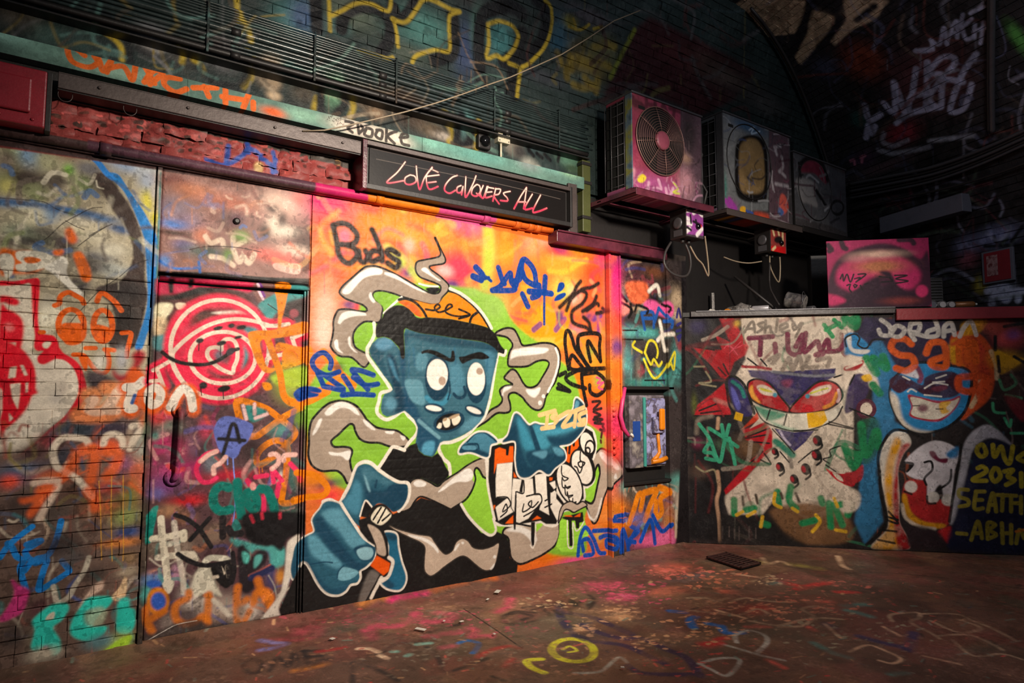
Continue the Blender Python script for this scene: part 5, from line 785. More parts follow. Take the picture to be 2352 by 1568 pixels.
S('A1', YL, 12, '470,980 500,880|800,1050 830,950 790,840|1600,1050 1680,1120 1720,1220 1690,1270|1910,1130 1940,1200 1930,1330', 4, alpha=0.9); S('A1', BKK, 18, '540,990 530,760|680,1020 750,930 740,800|1760,1070 1770,1180 1760,1290 1860,1300 1900,1180', 4)
S('A1', (196, 190, 178), 5, '300,720 360,740', 4, alpha=0.6)
G('A2', [(60,76,80,100,1330,90,50),(160,160,150,60,1480,60,50),(90,130,110,420,1440,90,60),(60,80,60,450,1520,60,40)]); P('A2', (196, 190, 180), '110,1490 150,1490 230,1568 170,1568', 2, False)
S('A2', BKK, 8, '60,1350 100,1400|130,1380 180,1420|200,1390 250,1440|330,1400 320,1450|30,1280 60,1360', 1.6)
smears('A0', (0, 60, 2300, 900), 60, 213, ((40, 52, 52), (90, 90, 92), (60, 56, 50), (110, 96, 50), (70, 100, 96)), 2, 10, 2.5)
smears('A1', (0, 600, 2300, 1400), 70, 214, ((60, 50, 42), (120, 100, 80), (90, 120, 110), (44, 40, 38), (150, 135, 115)), 2, 9, 2)
smears('A2', (0, 0, 2200, 1000), 60, 215, ((40, 52, 56), (90, 84, 50), (60, 40, 40), (70, 70, 72)), 2, 10, 2.5)
weather(UPPER, 930, 0.6, 0.22)
# tunnel end wall (faces left), with its own vault
BW0 = np.array([8.84, 0.09, 0.0]); BW_DIR = np.array([-0.29, -0.957, 0.0]); BW_DIR /= np.linalg.norm(BW_DIR); BW_N = np.array([BW_DIR[1], -BW_DIR[0], 0.0])
BZ, BR = 2.8, 3.0
def back_hit(px):
    d = rays(px); dn = d @ BW_N; o = (CAM - BW0) @ BW_N
    tw = -o / dn; zw = CAM[2] + d[:, 2] * tw
    cn = BR; a = dn ** 2 + d[:, 2] ** 2; b = 2 * ((o - cn) * dn + (CAM[2] - BZ) * d[:, 2]); c = (o - cn) ** 2 + (CAM[2] - BZ) ** 2 - BR * BR
    s = (-b + np.sqrt(np.maximum(b * b - 4 * a * c, 0))) / (2 * a)
    flat = zw < BZ; s = np.where(flat, tw, s); q = CAM + d * s[:, None]
    v = np.where(flat, q[:, 2], BZ + BR * np.arctan2(q[:, 2] - BZ, cn - (q - BW0) @ BW_N))
    return np.stack([(q - BW0) @ BW_DIR, v], 1)
BACKC = Canvas(-3.0, 6.5, 2.2, 9.5, 130, back_hit, (56, 54, 56), 55)
use(BACKC); BACKC.dl = 0.75
_n = noise2(BACKC.H, BACKC.W, 60, 9, 4); BACKC.a *= (0.5 + 0.9 * _n)[..., None]
LV = (150, 152, 178)
G('A3', [(120,104,86,100,100,140,110),(124,108,90,500,180,120,120),(116,100,86,850,100,200,90),(30,28,28,330,60,60,120),(60,62,80,560,620,130,110),(110,52,36,900,550,200,190),(36,70,66,860,1080,70,80),(120,40,50,1250,1200,160,90),(60,110,50,2300,350,60,160),(70,40,44,1500,700,400,300),(60,40,60,900,1430,120,70),(70,56,60,1100,1500,300,40)], 0.8)
P('A3', (150, 128, 104), '-100,0 380,0 390,120 290,300 60,330 -100,250', 4, sm=False, rough=0.5); P('A3', (146, 126, 102), '430,80 640,150 660,230 480,420 340,590 290,520 400,300', 4, sm=False, rough=0.5); P('A3', (136, 118, 98), '720,0 1150,0 1000,180 820,260 640,420 600,360 760,180', 4, sm=False, rough=0.5); P('A2', (140, 120, 98), '1800,120 2000,-20 2352,100 2352,200 2240,330 1970,290', 4, sm=False, rough=0.5); P('A2', (130, 112, 92), '1370,0 1680,0 1590,130 1480,60', 4, sm=False, rough=0.5)
S('A3', (28, 26, 28), 16, '420,60 360,250 280,430 200,540|700,160 600,330 520,420|1000,60 850,180|700,-40 660,90', 4); S('A3', LV, 9, '1520,370 1530,450|1510,360 1590,400 1630,250 1660,400|1650,390 1740,190 1750,340|1690,310 1760,290|1800,130 1790,240 1880,170|1790,240 1830,350 1900,330|1870,120 1990,60|1900,280 2000,250|1960,390 1990,200|1910,220 1900,340', 2, alpha=0.8)
S('A3', LV, 13, '920,950 960,1080 1060,1030|1090,930 1190,1010 1180,740|1190,760 1270,1000|1310,1000 1330,880 1460,840|1380,620 1340,880|1480,560 1470,960|1500,640 1610,520 1720,520 1720,590 1670,640|1480,680 1620,680 1500,880 1600,960 1630,730 1800,740|1920,490 1800,660 1690,960 1720,1010 1820,960 1880,760|1200,1110 1330,1020 1600,960|930,1240 950,1130|980,1200 1010,1140|1380,460 1500,450', 2.5, alpha=0.85)
S('A3', (120, 122, 134), 10, '1090,1200 1080,1280 1180,1310 1300,1260|1500,1270 1900,1220|1040,1350 1200,1380 1500,1320', 3, alpha=0.7); S('A3', (150,90,110), 6, '790,1450 820,1440 830,1480|880,1420 920,1400|900,1410 890,1460', 1.6)
G('B3', [(110,116,150,2100,560,180,80),(96,100,130,1850,640,120,80),(150,156,176,2150,1060,110,60),(110,60,70,1850,760,80,70),(120,110,40,1960,1000,60,70),(50,60,70,1400,380,200,60)], 0.8)
S('B3', (150, 154, 176), 15, '2020,1050 2120,1020 2070,1100 2060,1160|2150,1080 2160,1010 2220,1040 2200,1130 2150,1100|2260,1060 2352,1050|2300,1050 2300,1130', 3); S('B3', BKK, 8, '2080,560 2110,620 2200,590|2240,600 2340,470|2000,650 2200,640 2352,650', 2)

smears('A3', (0, 0, 2352, 1568), 90, 216, ((70, 60, 54), (60, 62, 80), (90, 50, 46), (100, 100, 112)), 2, 10, 2.5)
smears('B3', (760, 0, 2352, 1150), 70, 217, ((70, 70, 84), (110, 112, 130), (90, 50, 56), (60, 70, 60)), 2, 9, 2)
weather(BACKC, 940, 0.6, 0.2)
# ------------------------------------------------------------------ small painted faces: sign, slab edge, air conditioners, switches, board
def map_y(y): return lambda p: to_plane(p, (0, 1, 0), (0, y, 0))[:, [0, 2]]
SIGNC = Canvas(1.75, 3.75, 2.95, 3.4, 500, map_y(-0.14), (26, 23, 23), 61); use(SIGNC)
SG = '820,320,4.523'
LOVE = '500,235 420,340 310,450 480,430|550,370 500,400 500,455 550,470 610,440 600,385 550,370|615,280 625,400 650,520 700,400 780,290|780,300 720,380 745,515 840,490|720,385 850,370|740,450 820,440|790,320 840,340|1040,375 980,400 920,470 910,530 960,560 1020,530|1080,480 1040,500 1040,550 1080,550 1100,490 1085,575|1130,390 1125,600 1200,470 1235,380|1240,470 1200,510 1190,570 1240,590 1280,540 1270,480 1240,470|1240,560 1290,600|1310,480 1280,560 1310,610 1350,490|1360,490 1330,600 1400,590|1370,500 1420,510|1350,550 1400,545|1440,510 1410,640|1440,515 1490,520 1470,570 1420,585 1475,670|1590,540 1520,560 1560,610 1560,640 1490,635|1760,500 1700,590 1630,720|1760,510 1730,720|1680,650 1750,650|1820,570 1740,720 1820,715|1905,580 1825,745 1880,750 1970,715'
P(SG, None, '0,240 700,260 1100,330 2352,560 2352,1086 0,1086', 16, False, save='low')
S(SG, (120, 24, 44), 5, LOVE, 3, alpha=0.22)
S(SG, (235, 200, 185), 3.0, LOVE, 0.5)
P(SG, None, '200,415 650,430 850,450 1100,530 1500,590 1700,650 2050,710 2050,900 200,700', 9, False, save='low')
S(SG, (226, 36, 80), 3.2, LOVE, 0.5, clip='low')
S(SG, (110, 100, 94), 1.0, '200,205 860,340 1500,470 2110,620', 0.5); S(SG, (70, 60, 58), 1.4, '150,95 2180,555', 0.5)
# slab edge, seen from below the conduits
SLABC = Canvas(-1.4, 4.4, 3.3, 3.62, 400, map_y(-0.10), (96, 128, 118), 63); use(SLABC)
_n = noise2(SLABC.H, SLABC.W, 120, 4, 4); SLABC.a *= (0.7 + 0.6 * _n)[..., None]
G('A0', [(96,130,120,100,330,300,60),(70,96,88,400,450,200,60),(110,138,124,1000,620,300,60)], 0.7)
S('A0', (240, 110, 36), 13, '760,500 700,450 640,420 610,440 620,500 660,560 760,600 830,600 880,560 850,510|880,510 900,560 930,640 1000,550 960,650|960,620 1110,600 1190,720 1220,590|1310,610 1390,750|1300,740 1380,640 1470,650 1350,760|1620,710 1500,700 1480,760 1580,830 1680,800|1740,790 1950,790|1840,780 1880,870|2030,810 2030,930|2000,870 2200,900|2240,850 2190,970|2280,920 2280,980', 1)
G('A1', [(236,100,40,110,1010,110,40),(120,160,140,380,1040,150,50),(226,205,190,850,1150,200,70),(230,212,196,1150,1230,200,60),(110,160,145,1550,1280,180,60),(100,155,145,1950,1400,250,60)], 0.95)
speckle('A1', (50, 44, 40), 680, 1080, 90, 60, 60, 1.6)
S('A1', (60, 54, 50), 7, '760,1090 830,1110 780,1150 820,1190|870,1120 880,1200|900,1130 920,1160 890,1190|950,1150 930,1210 990,1230 1000,1170 950,1150|1050,1170 1030,1220 1080,1250 1090,1180 1040,1170|1130,1140 1125,1270|1220,1180 1140,1220 1200,1290|1250,1240 1320,1230 1300,1200 1260,1220 1270,1290 1330,1310', 0.8)
G('A2', [(140,150,150,60,1470,90,60),(120,170,160,300,1510,150,50),(150,190,150,430,1540,90,50)], 0.8)
# air conditioner fronts
ACC = Canvas(4.0, 8.0, 3.15, 4.5, 260, map_y(-0.56), (70, 66, 68), 65); use(ACC); ACC.dl = 0.4
AU = '1380,180,3.564'
P(AU, (150, 66, 86), '230,90 660,240 660,1010 250,870', 2, False); G(AU, [(170,74,100,500,260,200,60),(140,50,80,260,500,40,200),(168,84,136,450,880,220,90),(120,60,70,300,200,80,60)])
S(AU, (84, 44, 54), 9, '270,150 280,210 360,230 290,180|380,160 380,250|400,210 450,220|450,180 460,270|520,200 490,300|520,200 560,310|610,230 600,320|570,240 660,270', 2, alpha=0.8); S(AU, (214, 160, 186), 7, '400,850 390,930|480,830 500,900 470,900|540,900 560,970 600,900|620,870 650,930|440,900 420,960', 2); P(AU, (230, 205, 60), '310,800 350,780 380,810 350,850 310,840', 2); P(AU, (216, 150, 170), '240,740 290,740 270,840 240,860', 4)
S(AU, (200, 205, 70), 4, '600,850 640,900 600,930 650,940', 1.2)
P(AU, (96, 74, 84), '660,240 830,310 830,1060 660,1010', 2, False); G(AU, [(196,140,150,700,850,60,120),(60,52,54,730,450,60,180),(190,150,130,700,650,40,40)])
P(AU, (104, 106, 108), '1000,260 1380,400 1380,1080 1000,1080', 2, False); G(AU, [(120,122,124,1080,520,60,260),(80,84,90,1250,350,200,80),(60,90,120,1220,400,120,40),(130,60,120,1060,1030,60,50),(70,120,110,1020,900,20,120)])
P(AU, (24, 22, 22), '1110,560 1160,480 1250,460 1330,500 1370,620 1370,940 1330,1010 1180,1000 1110,900', 2); P(AU, (128, 104, 70), '1140,600 1180,510 1250,490 1310,530 1340,640 1340,900 1240,940 1150,900', 3); G(AU, [(110,90,60,1240,800,60,60)])
smears(AU, (1010, 300, 1380, 1060), 40, 301, ((40, 38, 40), (150, 150, 154), (90, 92, 96), (60, 70, 100)), 1.5, 5, 1)
smears(AU, (250, 800, 820, 1000), 40, 302, ((214, 160, 186), (120, 50, 90), (190, 140, 160), (90, 50, 70)), 2, 5, 1)
smears(AU, (670, 300, 830, 900), 24, 303, ((40, 36, 38), (150, 120, 125), (80, 60, 66)), 1.5, 4, 1)
S(AU, (150, 60, 150), 10, '1030,1000 1090,1080|1060,990 1110,1060', 2); P(AU, (214, 160, 40), '1150,1050 1190,1050 1185,1110 1150,1100', 1.5); P(AU, (180, 70, 50), '1270,1090 1390,1120 1390,1180 1280,1150', 4); S(AU, (60, 80, 150), 4, '1200,1080 1250,1100|1210,1100 1240,1130', 1); S(AU, (150, 170, 190), 3, '1220,420 1260,400 1240,450 1310,430', 1)
P(AU, (90, 70, 78), '1385,420 1550,480 1550,1210 1385,1150', 2, False); S(AU, (170, 160, 165), 6, '1430,560 1450,620 1440,560 1480,550|1490,640 1500,720 1470,760|1480,760 1520,800|1400,780 1420,900|1440,860 1540,880', 2); P(AU, (206, 92, 80), '1480,950 1520,960 1545,1060 1500,1110 1470,1060', 2); P(AU, (70, 96, 150), '1470,1050 1510,1090 1490,1120 1460,1100', 2)
P(AU, (84, 84, 88), '1575,600 1880,720 1880,1200 1575,1130', 2, False); P(AU, (120, 46, 62), '1640,760 1680,680 1760,670 1840,760 1850,860 1760,780 1700,770', 2.5); P(AU, (140, 136, 136), '1600,830 1700,820 1780,880 1760,950 1780,1050 1700,1020 1650,1000', 3); S(AU, (30, 28, 30), 8, '1640,800 1640,700 1720,650 1820,700 1860,830|1760,900 1860,1060', 2); S(AU, (150, 150, 155), 4, '1690,810 1720,790 1790,850|1840,1080 1880,1040', 1.5)
P(AU, (72, 72, 78), '1880,720 2020,790 2020,1260 1880,1200', 2, False); EO(AU, (34, 34, 36), 5, 1945, 1055, 50, 55)
smears(AU, (1390, 450, 1550, 1180), 36, 304, ((40, 36, 40), (170, 160, 165), (120, 60, 80), (60, 60, 70)), 1.5, 5, 1)
smears(AU, (1580, 650, 2010, 1200), 40, 305, ((36, 34, 38), (110, 108, 112), (70, 40, 50)), 1.5, 5, 1)
SWC = Canvas(4.7, 6.7, 2.9, 3.4, 400, map_y(-0.56), (70, 60, 66), 67); use(SWC); SWC.dl = 0.4
P(AU, (150, 70, 150), '675,1050 845,1040 850,1290 690,1270', 1, False); S(AU, (236, 226, 226), 8, '690,1060 680,1120 720,1150|760,1100 830,1050|780,1070 830,1120|700,1180 740,1190|690,1260 730,1230|790,1280 830,1230|710,1080 750,1070', 1.4); S(AU, (36, 30, 34), 5, '735,1120 740,1180|760,1170 820,1200|700,1210 740,1240|780,1160 790,1210', 1); S(AU, (214, 40, 50), 6, '790,1220 820,1210', 1.2)
P(AU, (150, 60, 56), '1395,1220 1515,1230 1515,1440 1395,1420', 1, False); P(AU, (206, 26, 30), '1395,1370 1515,1380 1515,1440 1395,1420', 2, False); S(AU, (226, 200, 150), 5, '1410,1240 1420,1280|1450,1230 1460,1280|1490,1240 1490,1360|1410,1400 1430,1380', 1.2); E(AU, (30, 26, 28), 1455, 1320, 34, 30, 0, 2)
# painted board on the ledge
BOARDC = Canvas(1.0, 3.0, 2.2, 3.3, 300, map_right, (170, 40, 92), 69); use(BOARDC); BOARDC.dl = 0.4
B3 = 'B3'
P(B3, (60, 28, 48), '560,1060 640,820 740,720 900,650 1100,620 1280,670 1420,760 1490,700 1490,1200 560,1200', 4); P(B3, (182, 40, 96), '660,930 700,830 820,760 960,720 1120,700 1280,760 1400,850 1420,940 1340,1030 1200,1000 1150,930 1050,900 900,980 850,1060 700,1010', 6); G(B3, [(160,110,60,1050,830,220,60,0.8),(205,170,150,1050,720,220,30,0.9),(190,130,130,850,760,110,30,0.7)])
P(B3, (44, 24, 40), '800,1060 900,1000 980,960 1040,930 1080,1010 1150,960 1050,880 1150,880 1220,1000 1300,1060 1400,1080 1400,1180 700,1190', 4); E(B3, (186, 44, 96), 1435, 1050, 55, 55, 0, 3); P(B3, (186, 44, 96), '575,1080 720,1110 740,1150 600,1180', 4); G(B3, [(120,50,50,1250,1140,160,30)])
S(B3, (52, 26, 42), 12, '590,640 620,680 600,690|710,610 730,660 750,670|1230,590 1330,590 1360,620', 2); S(B3, (26, 20, 26), 3.5, '700,940 720,900 730,960 760,900 790,970 820,900|830,940 880,930 840,970 930,900 860,900|760,1000 790,990 780,1030 800,1060|830,990 850,1000 830,1020 820,1000|880,1000 900,1040|920,990 950,980|1050,920 1150,930|1070,970 1170,960 1150,940|1190,910 1300,910 1200,940 1310,960 1200,980', 0.7)

for _c, _s in ((SLABC, 950), (ACC, 952), (SWC, 954), (BOARDC, 956)): weather(_c, _s, 0.35, 0.18)
# ------------------------------------------------------------------ materials
def image_of(cv, name):
    if cv.img: return cv.img
    im = bpy.data.images.new(name, cv.W, cv.H, alpha=False, float_buffer=False)
    a = np.clip(cv.a, 0, 1); a = np.where(a <= 0.0031308, a * 12.92, 1.055 * a ** (1 / 2.4) - 0.055)
    buf = np.ones((cv.H, cv.W, 4), np.float32); buf[..., :3] = a
    im.pixels.foreach_set(buf.ravel()); im.update(); im.pack(); cv.img = im
    return im
class NT:
    def __init__(s, name):
        s.m = bpy.data.materials.new(name); s.m.use_nodes = True; s.t = s.m.node_tree
        s.b = s.t.nodes['Principled BSDF']
    def n(s, kind, **kw):
        x = s.t.nodes.new(kind)
        for k, v in kw.items(): setattr(x, k, v)
        return x
    def l(s, a, b): s.t.links.new(a, b)
    def math(s, op, a, b=None, c=None):
        x = s.n('ShaderNodeMath', operation=op)
        for i, v in enumerate((a, b, c)):
            if v is None: continue
            if isinstance(v, (int, float)): x.inputs[i].default_value = v
            else: s.l(v, x.inputs[i])
        return x.outputs[0]
    def vdot(s, v, d, off=0.0):
        x = s.n('ShaderNodeVectorMath', operation='DOT_PRODUCT'); s.l(v, x.inputs[0]); x.inputs[1].default_value = tuple(d)
        return s.math('ADD', x.outputs['Value'], off)
    def relief(s, scale, strength, dist=0.01, fine=90.0, brick=None):
        g = s.n('ShaderNodeNewGeometry'); a = s.n('ShaderNodeTexNoise'); a.inputs['Scale'].default_value = scale; a.inputs['Detail'].default_value = 6
        b = s.n('ShaderNodeTexNoise'); b.inputs['Scale'].default_value = fine; b.inputs['Detail'].default_value = 3
        s.l(g.outputs['Position'], a.inputs['Vector']); s.l(g.outputs['Position'], b.inputs['Vector'])
        h = s.math('ADD', a.outputs['Fac'], s.math('MULTIPLY', b.outputs['Fac'], 0.35))
        bp = s.n('ShaderNodeBump'); bp.inputs['Strength'].default_value = strength; bp.inputs['Distance'].default_value = dist
        s.l(h, bp.inputs['Height']); s.l(bp.outputs['Normal'], s.b.inputs['Normal'])
        return a, b
    def worn(s, colour_out, amount, scale=3.0, tint=(0.05, 0.045, 0.042)):
        """grime and fine grain over a colour"""
        g = s.n('ShaderNodeNewGeometry'); a = s.n('ShaderNodeTexNoise'); a.inputs['Scale'].default_value = scale; a.inputs['Detail'].default_value = 10; a.inputs['Roughness'].default_value = 0.7
        s.l(g.outputs['Position'], a.inputs['Vector'])
        r = s.n('ShaderNodeMapRange'); r.inputs[1].default_value = 0.5; r.inputs[2].default_value = 0.78; r.inputs[3].default_value = 0.0; r.inputs[4].default_value = amount
        s.l(a.outputs['Fac'], r.inputs[0])
        mx = s.n('ShaderNodeMix', data_type='RGBA', blend_type='MULTIPLY'); s.l(r.outputs[0], mx.inputs[0]); s.l(colour_out, mx.inputs[6]); mx.inputs[7].default_value = (0.34, 0.31, 0.29, 1)
        f = s.n('ShaderNodeTexNoise'); f.inputs['Scale'].default_value = 140; f.inputs['Detail'].default_value = 2; s.l(g.outputs['Position'], f.inputs['Vector'])
        fr = s.n('ShaderNodeMapRange'); fr.inputs[1].default_value = 0.3; fr.inputs[2].default_value = 0.7; fr.inputs[3].default_value = 0.88; fr.inputs[4].default_value = 1.08; s.l(f.outputs['Fac'], fr.inputs[0])
        m2 = s.n('ShaderNodeMix', data_type='RGBA', blend_type='MULTIPLY'); m2.inputs[0].default_value = 1.0
        cb = s.n('ShaderNodeCombineColor')
        for i in range(3): s.l(fr.outputs[0], cb.inputs[i])
        s.l(mx.outputs[2], m2.inputs[6]); s.l(cb.outputs[0], m2.inputs[7])
        s.l(m2.outputs[2], s.b.inputs['Base Color'])
def paint_mat(name, cv, kind, rough=0.42, bump=(14, 0.35, 0.012), wear=0.5, wscale=3.0):
    t = NT(name); g = t.n('ShaderNodeNewGeometry'); pos = g.outputs['Position']
    if kind == 'xz': u = t.vdot(pos, (1, 0, 0)); v = t.vdot(pos, (0, 0, 1))
    elif kind == 'xy': u = t.vdot(pos, (1, 0, 0)); v = t.vdot(pos, (0, 1, 0))
    elif kind == 'right': u = t.vdot(pos, RW_DIR, -float(RW0 @ RW_DIR)); v = t.vdot(pos, (0, 0, 1))
    elif kind == 'vault':
        u = t.vdot(pos, (1, 0, 0)); v = t.math('MULTIPLY_ADD', t.math('ARCTAN2', t.vdot(pos, (0, 0, 1), -ZS), t.vdot(pos, (0, 1, 0), RV)), RV, ZS)
    elif kind == 'back':
        u = t.vdot(pos, BW_DIR, -float(BW0 @ BW_DIR)); o = t.vdot(pos, -BW_N, float(BW0 @ BW_N) + BR)
        v = t.math('MULTIPLY_ADD', t.math('ARCTAN2', t.vdot(pos, (0, 0, 1), -BZ), o), BR, BZ)
    uu = t.math('DIVIDE', t.math('SUBTRACT', u, cv.u0), cv.u1 - cv.u0); vv = t.math('DIVIDE', t.math('SUBTRACT', v, cv.v0), cv.v1 - cv.v0)
    c = t.n('ShaderNodeCombineXYZ'); t.l(uu, c.inputs[0]); t.l(vv, c.inputs[1])
    im = t.n('ShaderNodeTexImage', image=image_of(cv, name), extension='EXTEND', interpolation='Cubic'); t.l(c.outputs[0], im.inputs['Vector'])
    t.worn(im.outputs['Color'], wear, wscale)
    t.b.inputs['Roughness'].default_value = rough; t.b.inputs['Specular IOR Level'].default_value = 0.17
    t.relief(*bump)
    return t.m
def plain(name, rgb, rough=0.5, metal=0.0, bump=(30, 0.25, 0.006), wear=0.5, raw=False):
    t = NT(name); r = t.n('ShaderNodeRGB'); r.outputs[0].default_value = (*lin(rgb), 1)
    t.worn(r.outputs[0], wear, 5.0); t.b.inputs['Roughness'].default_value = rough; t.b.inputs['Metallic'].default_value = metal
    t.relief(*bump); return t.m
def blotchy(name, cols, scale, rough=0.5, bump=(25, 0.4, 0.008), metal=0.0):
    """paint and rust in patches"""
    t = NT(name); g = t.n('ShaderNodeNewGeometry'); a = t.n('ShaderNodeTexNoise'); a.inputs['Scale'].default_value = scale; a.inputs['Detail'].default_value = 5; t.l(g.outputs['Position'], a.inputs['Vector'])
    cr = t.n('ShaderNodeValToRGB'); e = cr.color_ramp.elements
    n = len(cols)
    while len(e) < n: e.new(0.5)
    for i, c in enumerate(cols): e[i].position = 0.32 + 0.36 * i / max(1, n - 1); e[i].color = (*lin(c), 1)
    t.l(a.outputs['Fac'], cr.inputs[0]); t.worn(cr.outputs[0], 0.4, 6.0); t.b.inputs['Roughness'].default_value = rough; t.b.inputs['Metallic'].default_value = metal
    t.relief(*bump); return t.m
M_LEFT = paint_mat('painted_long_wall', LEFT, 'xz', 0.46, (16, 0.20, 0.012), 0.3)
M_RIGHT = paint_mat('painted_partition', RIGHTC, 'right', 0.5, (20, 0.28, 0.012), 0.6)
M_FLOOR = paint_mat('painted_ground', FLOORC, 'xy', 0.5, (9, 0.4, 0.02), 0.75, 2.2)
M_UPPER = paint_mat('painted_vault', UPPER, 'vault', 0.5, (30, 0.5, 0.012), 0.6)
M_CONDP = paint_mat('painted_conduits', UPPER, 'vault', 0.28, (30, 0.15, 0.006), 0.4); M_CONDP.node_tree.nodes['Principled BSDF'].inputs['Specular IOR Level'].default_value = 0.6
M_BACK = paint_mat('painted_end_wall', BACKC, 'back', 0.6, (30, 0.5, 0.012), 0.7)
M_SIGN = paint_mat('sign_lettering', SIGNC, 'xz', 0.35, (40, 0.08, 0.004), 0.1)
M_SLAB = paint_mat('slab_edge_paint', SLABC, 'xz', 0.5, (40, 0.3, 0.006), 0.45, 6.0)
M_AC = paint_mat('air_conditioner_paint', ACC, 'xz', 0.35, (40, 0.08, 0.004), 0.35)
M_SW = paint_mat('switch_stickers', SWC, 'xz', 0.4, (40, 0.08, 0.004), 0.3)
M_BOARD = paint_mat('board_paint', BOARDC, 'right', 0.5, (40, 0.1, 0.004), 0.3)
M_BLACK = plain('flat_black', (34, 31, 31), 0.5); M_STEEL = plain('brown_steel', (84, 74, 72), 0.45, 0.3); M_MAROON = blotchy('maroon_gloss', ((60, 24, 34), (100, 44, 58), (70, 34, 48)), 4, 0.32)  # the black serves fittings, gaps, undersides and the recessed wall alike
M_PINKPIPE = M_LEFT
M_REDBRICK = blotchy('flaking_red_brick', ((44, 34, 31), (120, 48, 50), (176, 72, 74), (64, 42, 38), (150, 62, 62)), 11, 0.5, (26, 1.0, 0.03))
M_REDBOX = plain('red_enamel', (150, 40, 52), 0.35); M_COND = blotchy('painted_conduit', ((30, 38, 42), (70, 100, 100), (44, 58, 78), (24, 26, 28)), 2.2, 0.3); M_CONDY = blotchy('yellowed_conduit', ((36, 40, 36), (90, 96, 80), (120, 104, 40), (40, 46, 46)), 2.5, 0.3)
M_WIRE = plain('grey_cable', (150, 134, 112), 0.5, wear=0.2); M_DARKWIRE = plain('dark_cable', (52, 48, 48), 0.5); M_GRILLE = plain('fan_guard_wire', (170, 130, 120), 0.4, 0.5, wear=0.2); M_FAN = plain('fan_blade', (62, 42, 44), 0.5); M_HUB = plain('fan_hub', (170, 84, 104), 0.4)
M_CREAM = plain('cream_plastic', (205, 196, 172), 0.4, wear=0.2); M_GREENP = plain('green_paint', (74, 78, 40), 0.45); M_GREY = plain('grey_metal', (96, 94, 98), 0.4, 0.4)
M_LEDGE = plain('ledge_timber', (70, 62, 64), 0.4); M_REDLEDGE = plain('red_ledge', (150, 50, 58), 0.4); M_WHITEISH = plain('pale_beam', (112, 112, 124), 0.55); M_TRASH = blotchy('crumpled_litter', ((60, 56, 56), (150, 144, 140), (96, 90, 88)), 30, 0.5)
M_FUSE = blotchy('fuse_box_paint', ((150, 150, 200), (170, 170, 215), (90, 80, 90), (130, 130, 185)), 14, 0.4, (40, 0.7, 0.01)); M_FUSEG = blotchy('fuse_box_side', ((150, 140, 150), (90, 82, 88), (170, 160, 150)), 9, 0.45); M_ORANGE = plain('orange_paint', (240, 140, 20), 0.4, wear=0.1); M_TEALP = plain('teal_paint', (70, 160, 150), 0.4); M_PURPLE = blotchy('purple_door_iron', ((120, 40, 84), (90, 60, 80), (60, 110, 104), (70, 40, 56)), 12, 0.35); M_PINK = plain('pink_paint', (214, 60, 120), 0.4, wear=0.1)
M_TIN = blotchy('tin_label', ((120, 116, 116), (70, 68, 72), (160, 156, 150)), 12, 0.35, metal=0.3); M_CANB = plain('spray_can_brown', (140, 90, 50), 0.35, 0.2, wear=0.2); M_CANW = plain('spray_can_pale', (180, 176, 180), 0.35, 0.2, wear=0.2); M_CHALK = plain('paper_scrap', (230, 224, 214), 0.6, wear=0.1); M_GLASS = plain('bottle_glint', (140, 140, 150), 0.08, 0.6, wear=0.1); M_CAMDOME = plain('black_lens', (16, 16, 18), 0.12, wear=0.1); M_GRATE = plain('iron_grate', (96, 64, 62), 0.45, 0.4); M_PIT = plain('drain_pit', (14, 12, 12), 0.8)

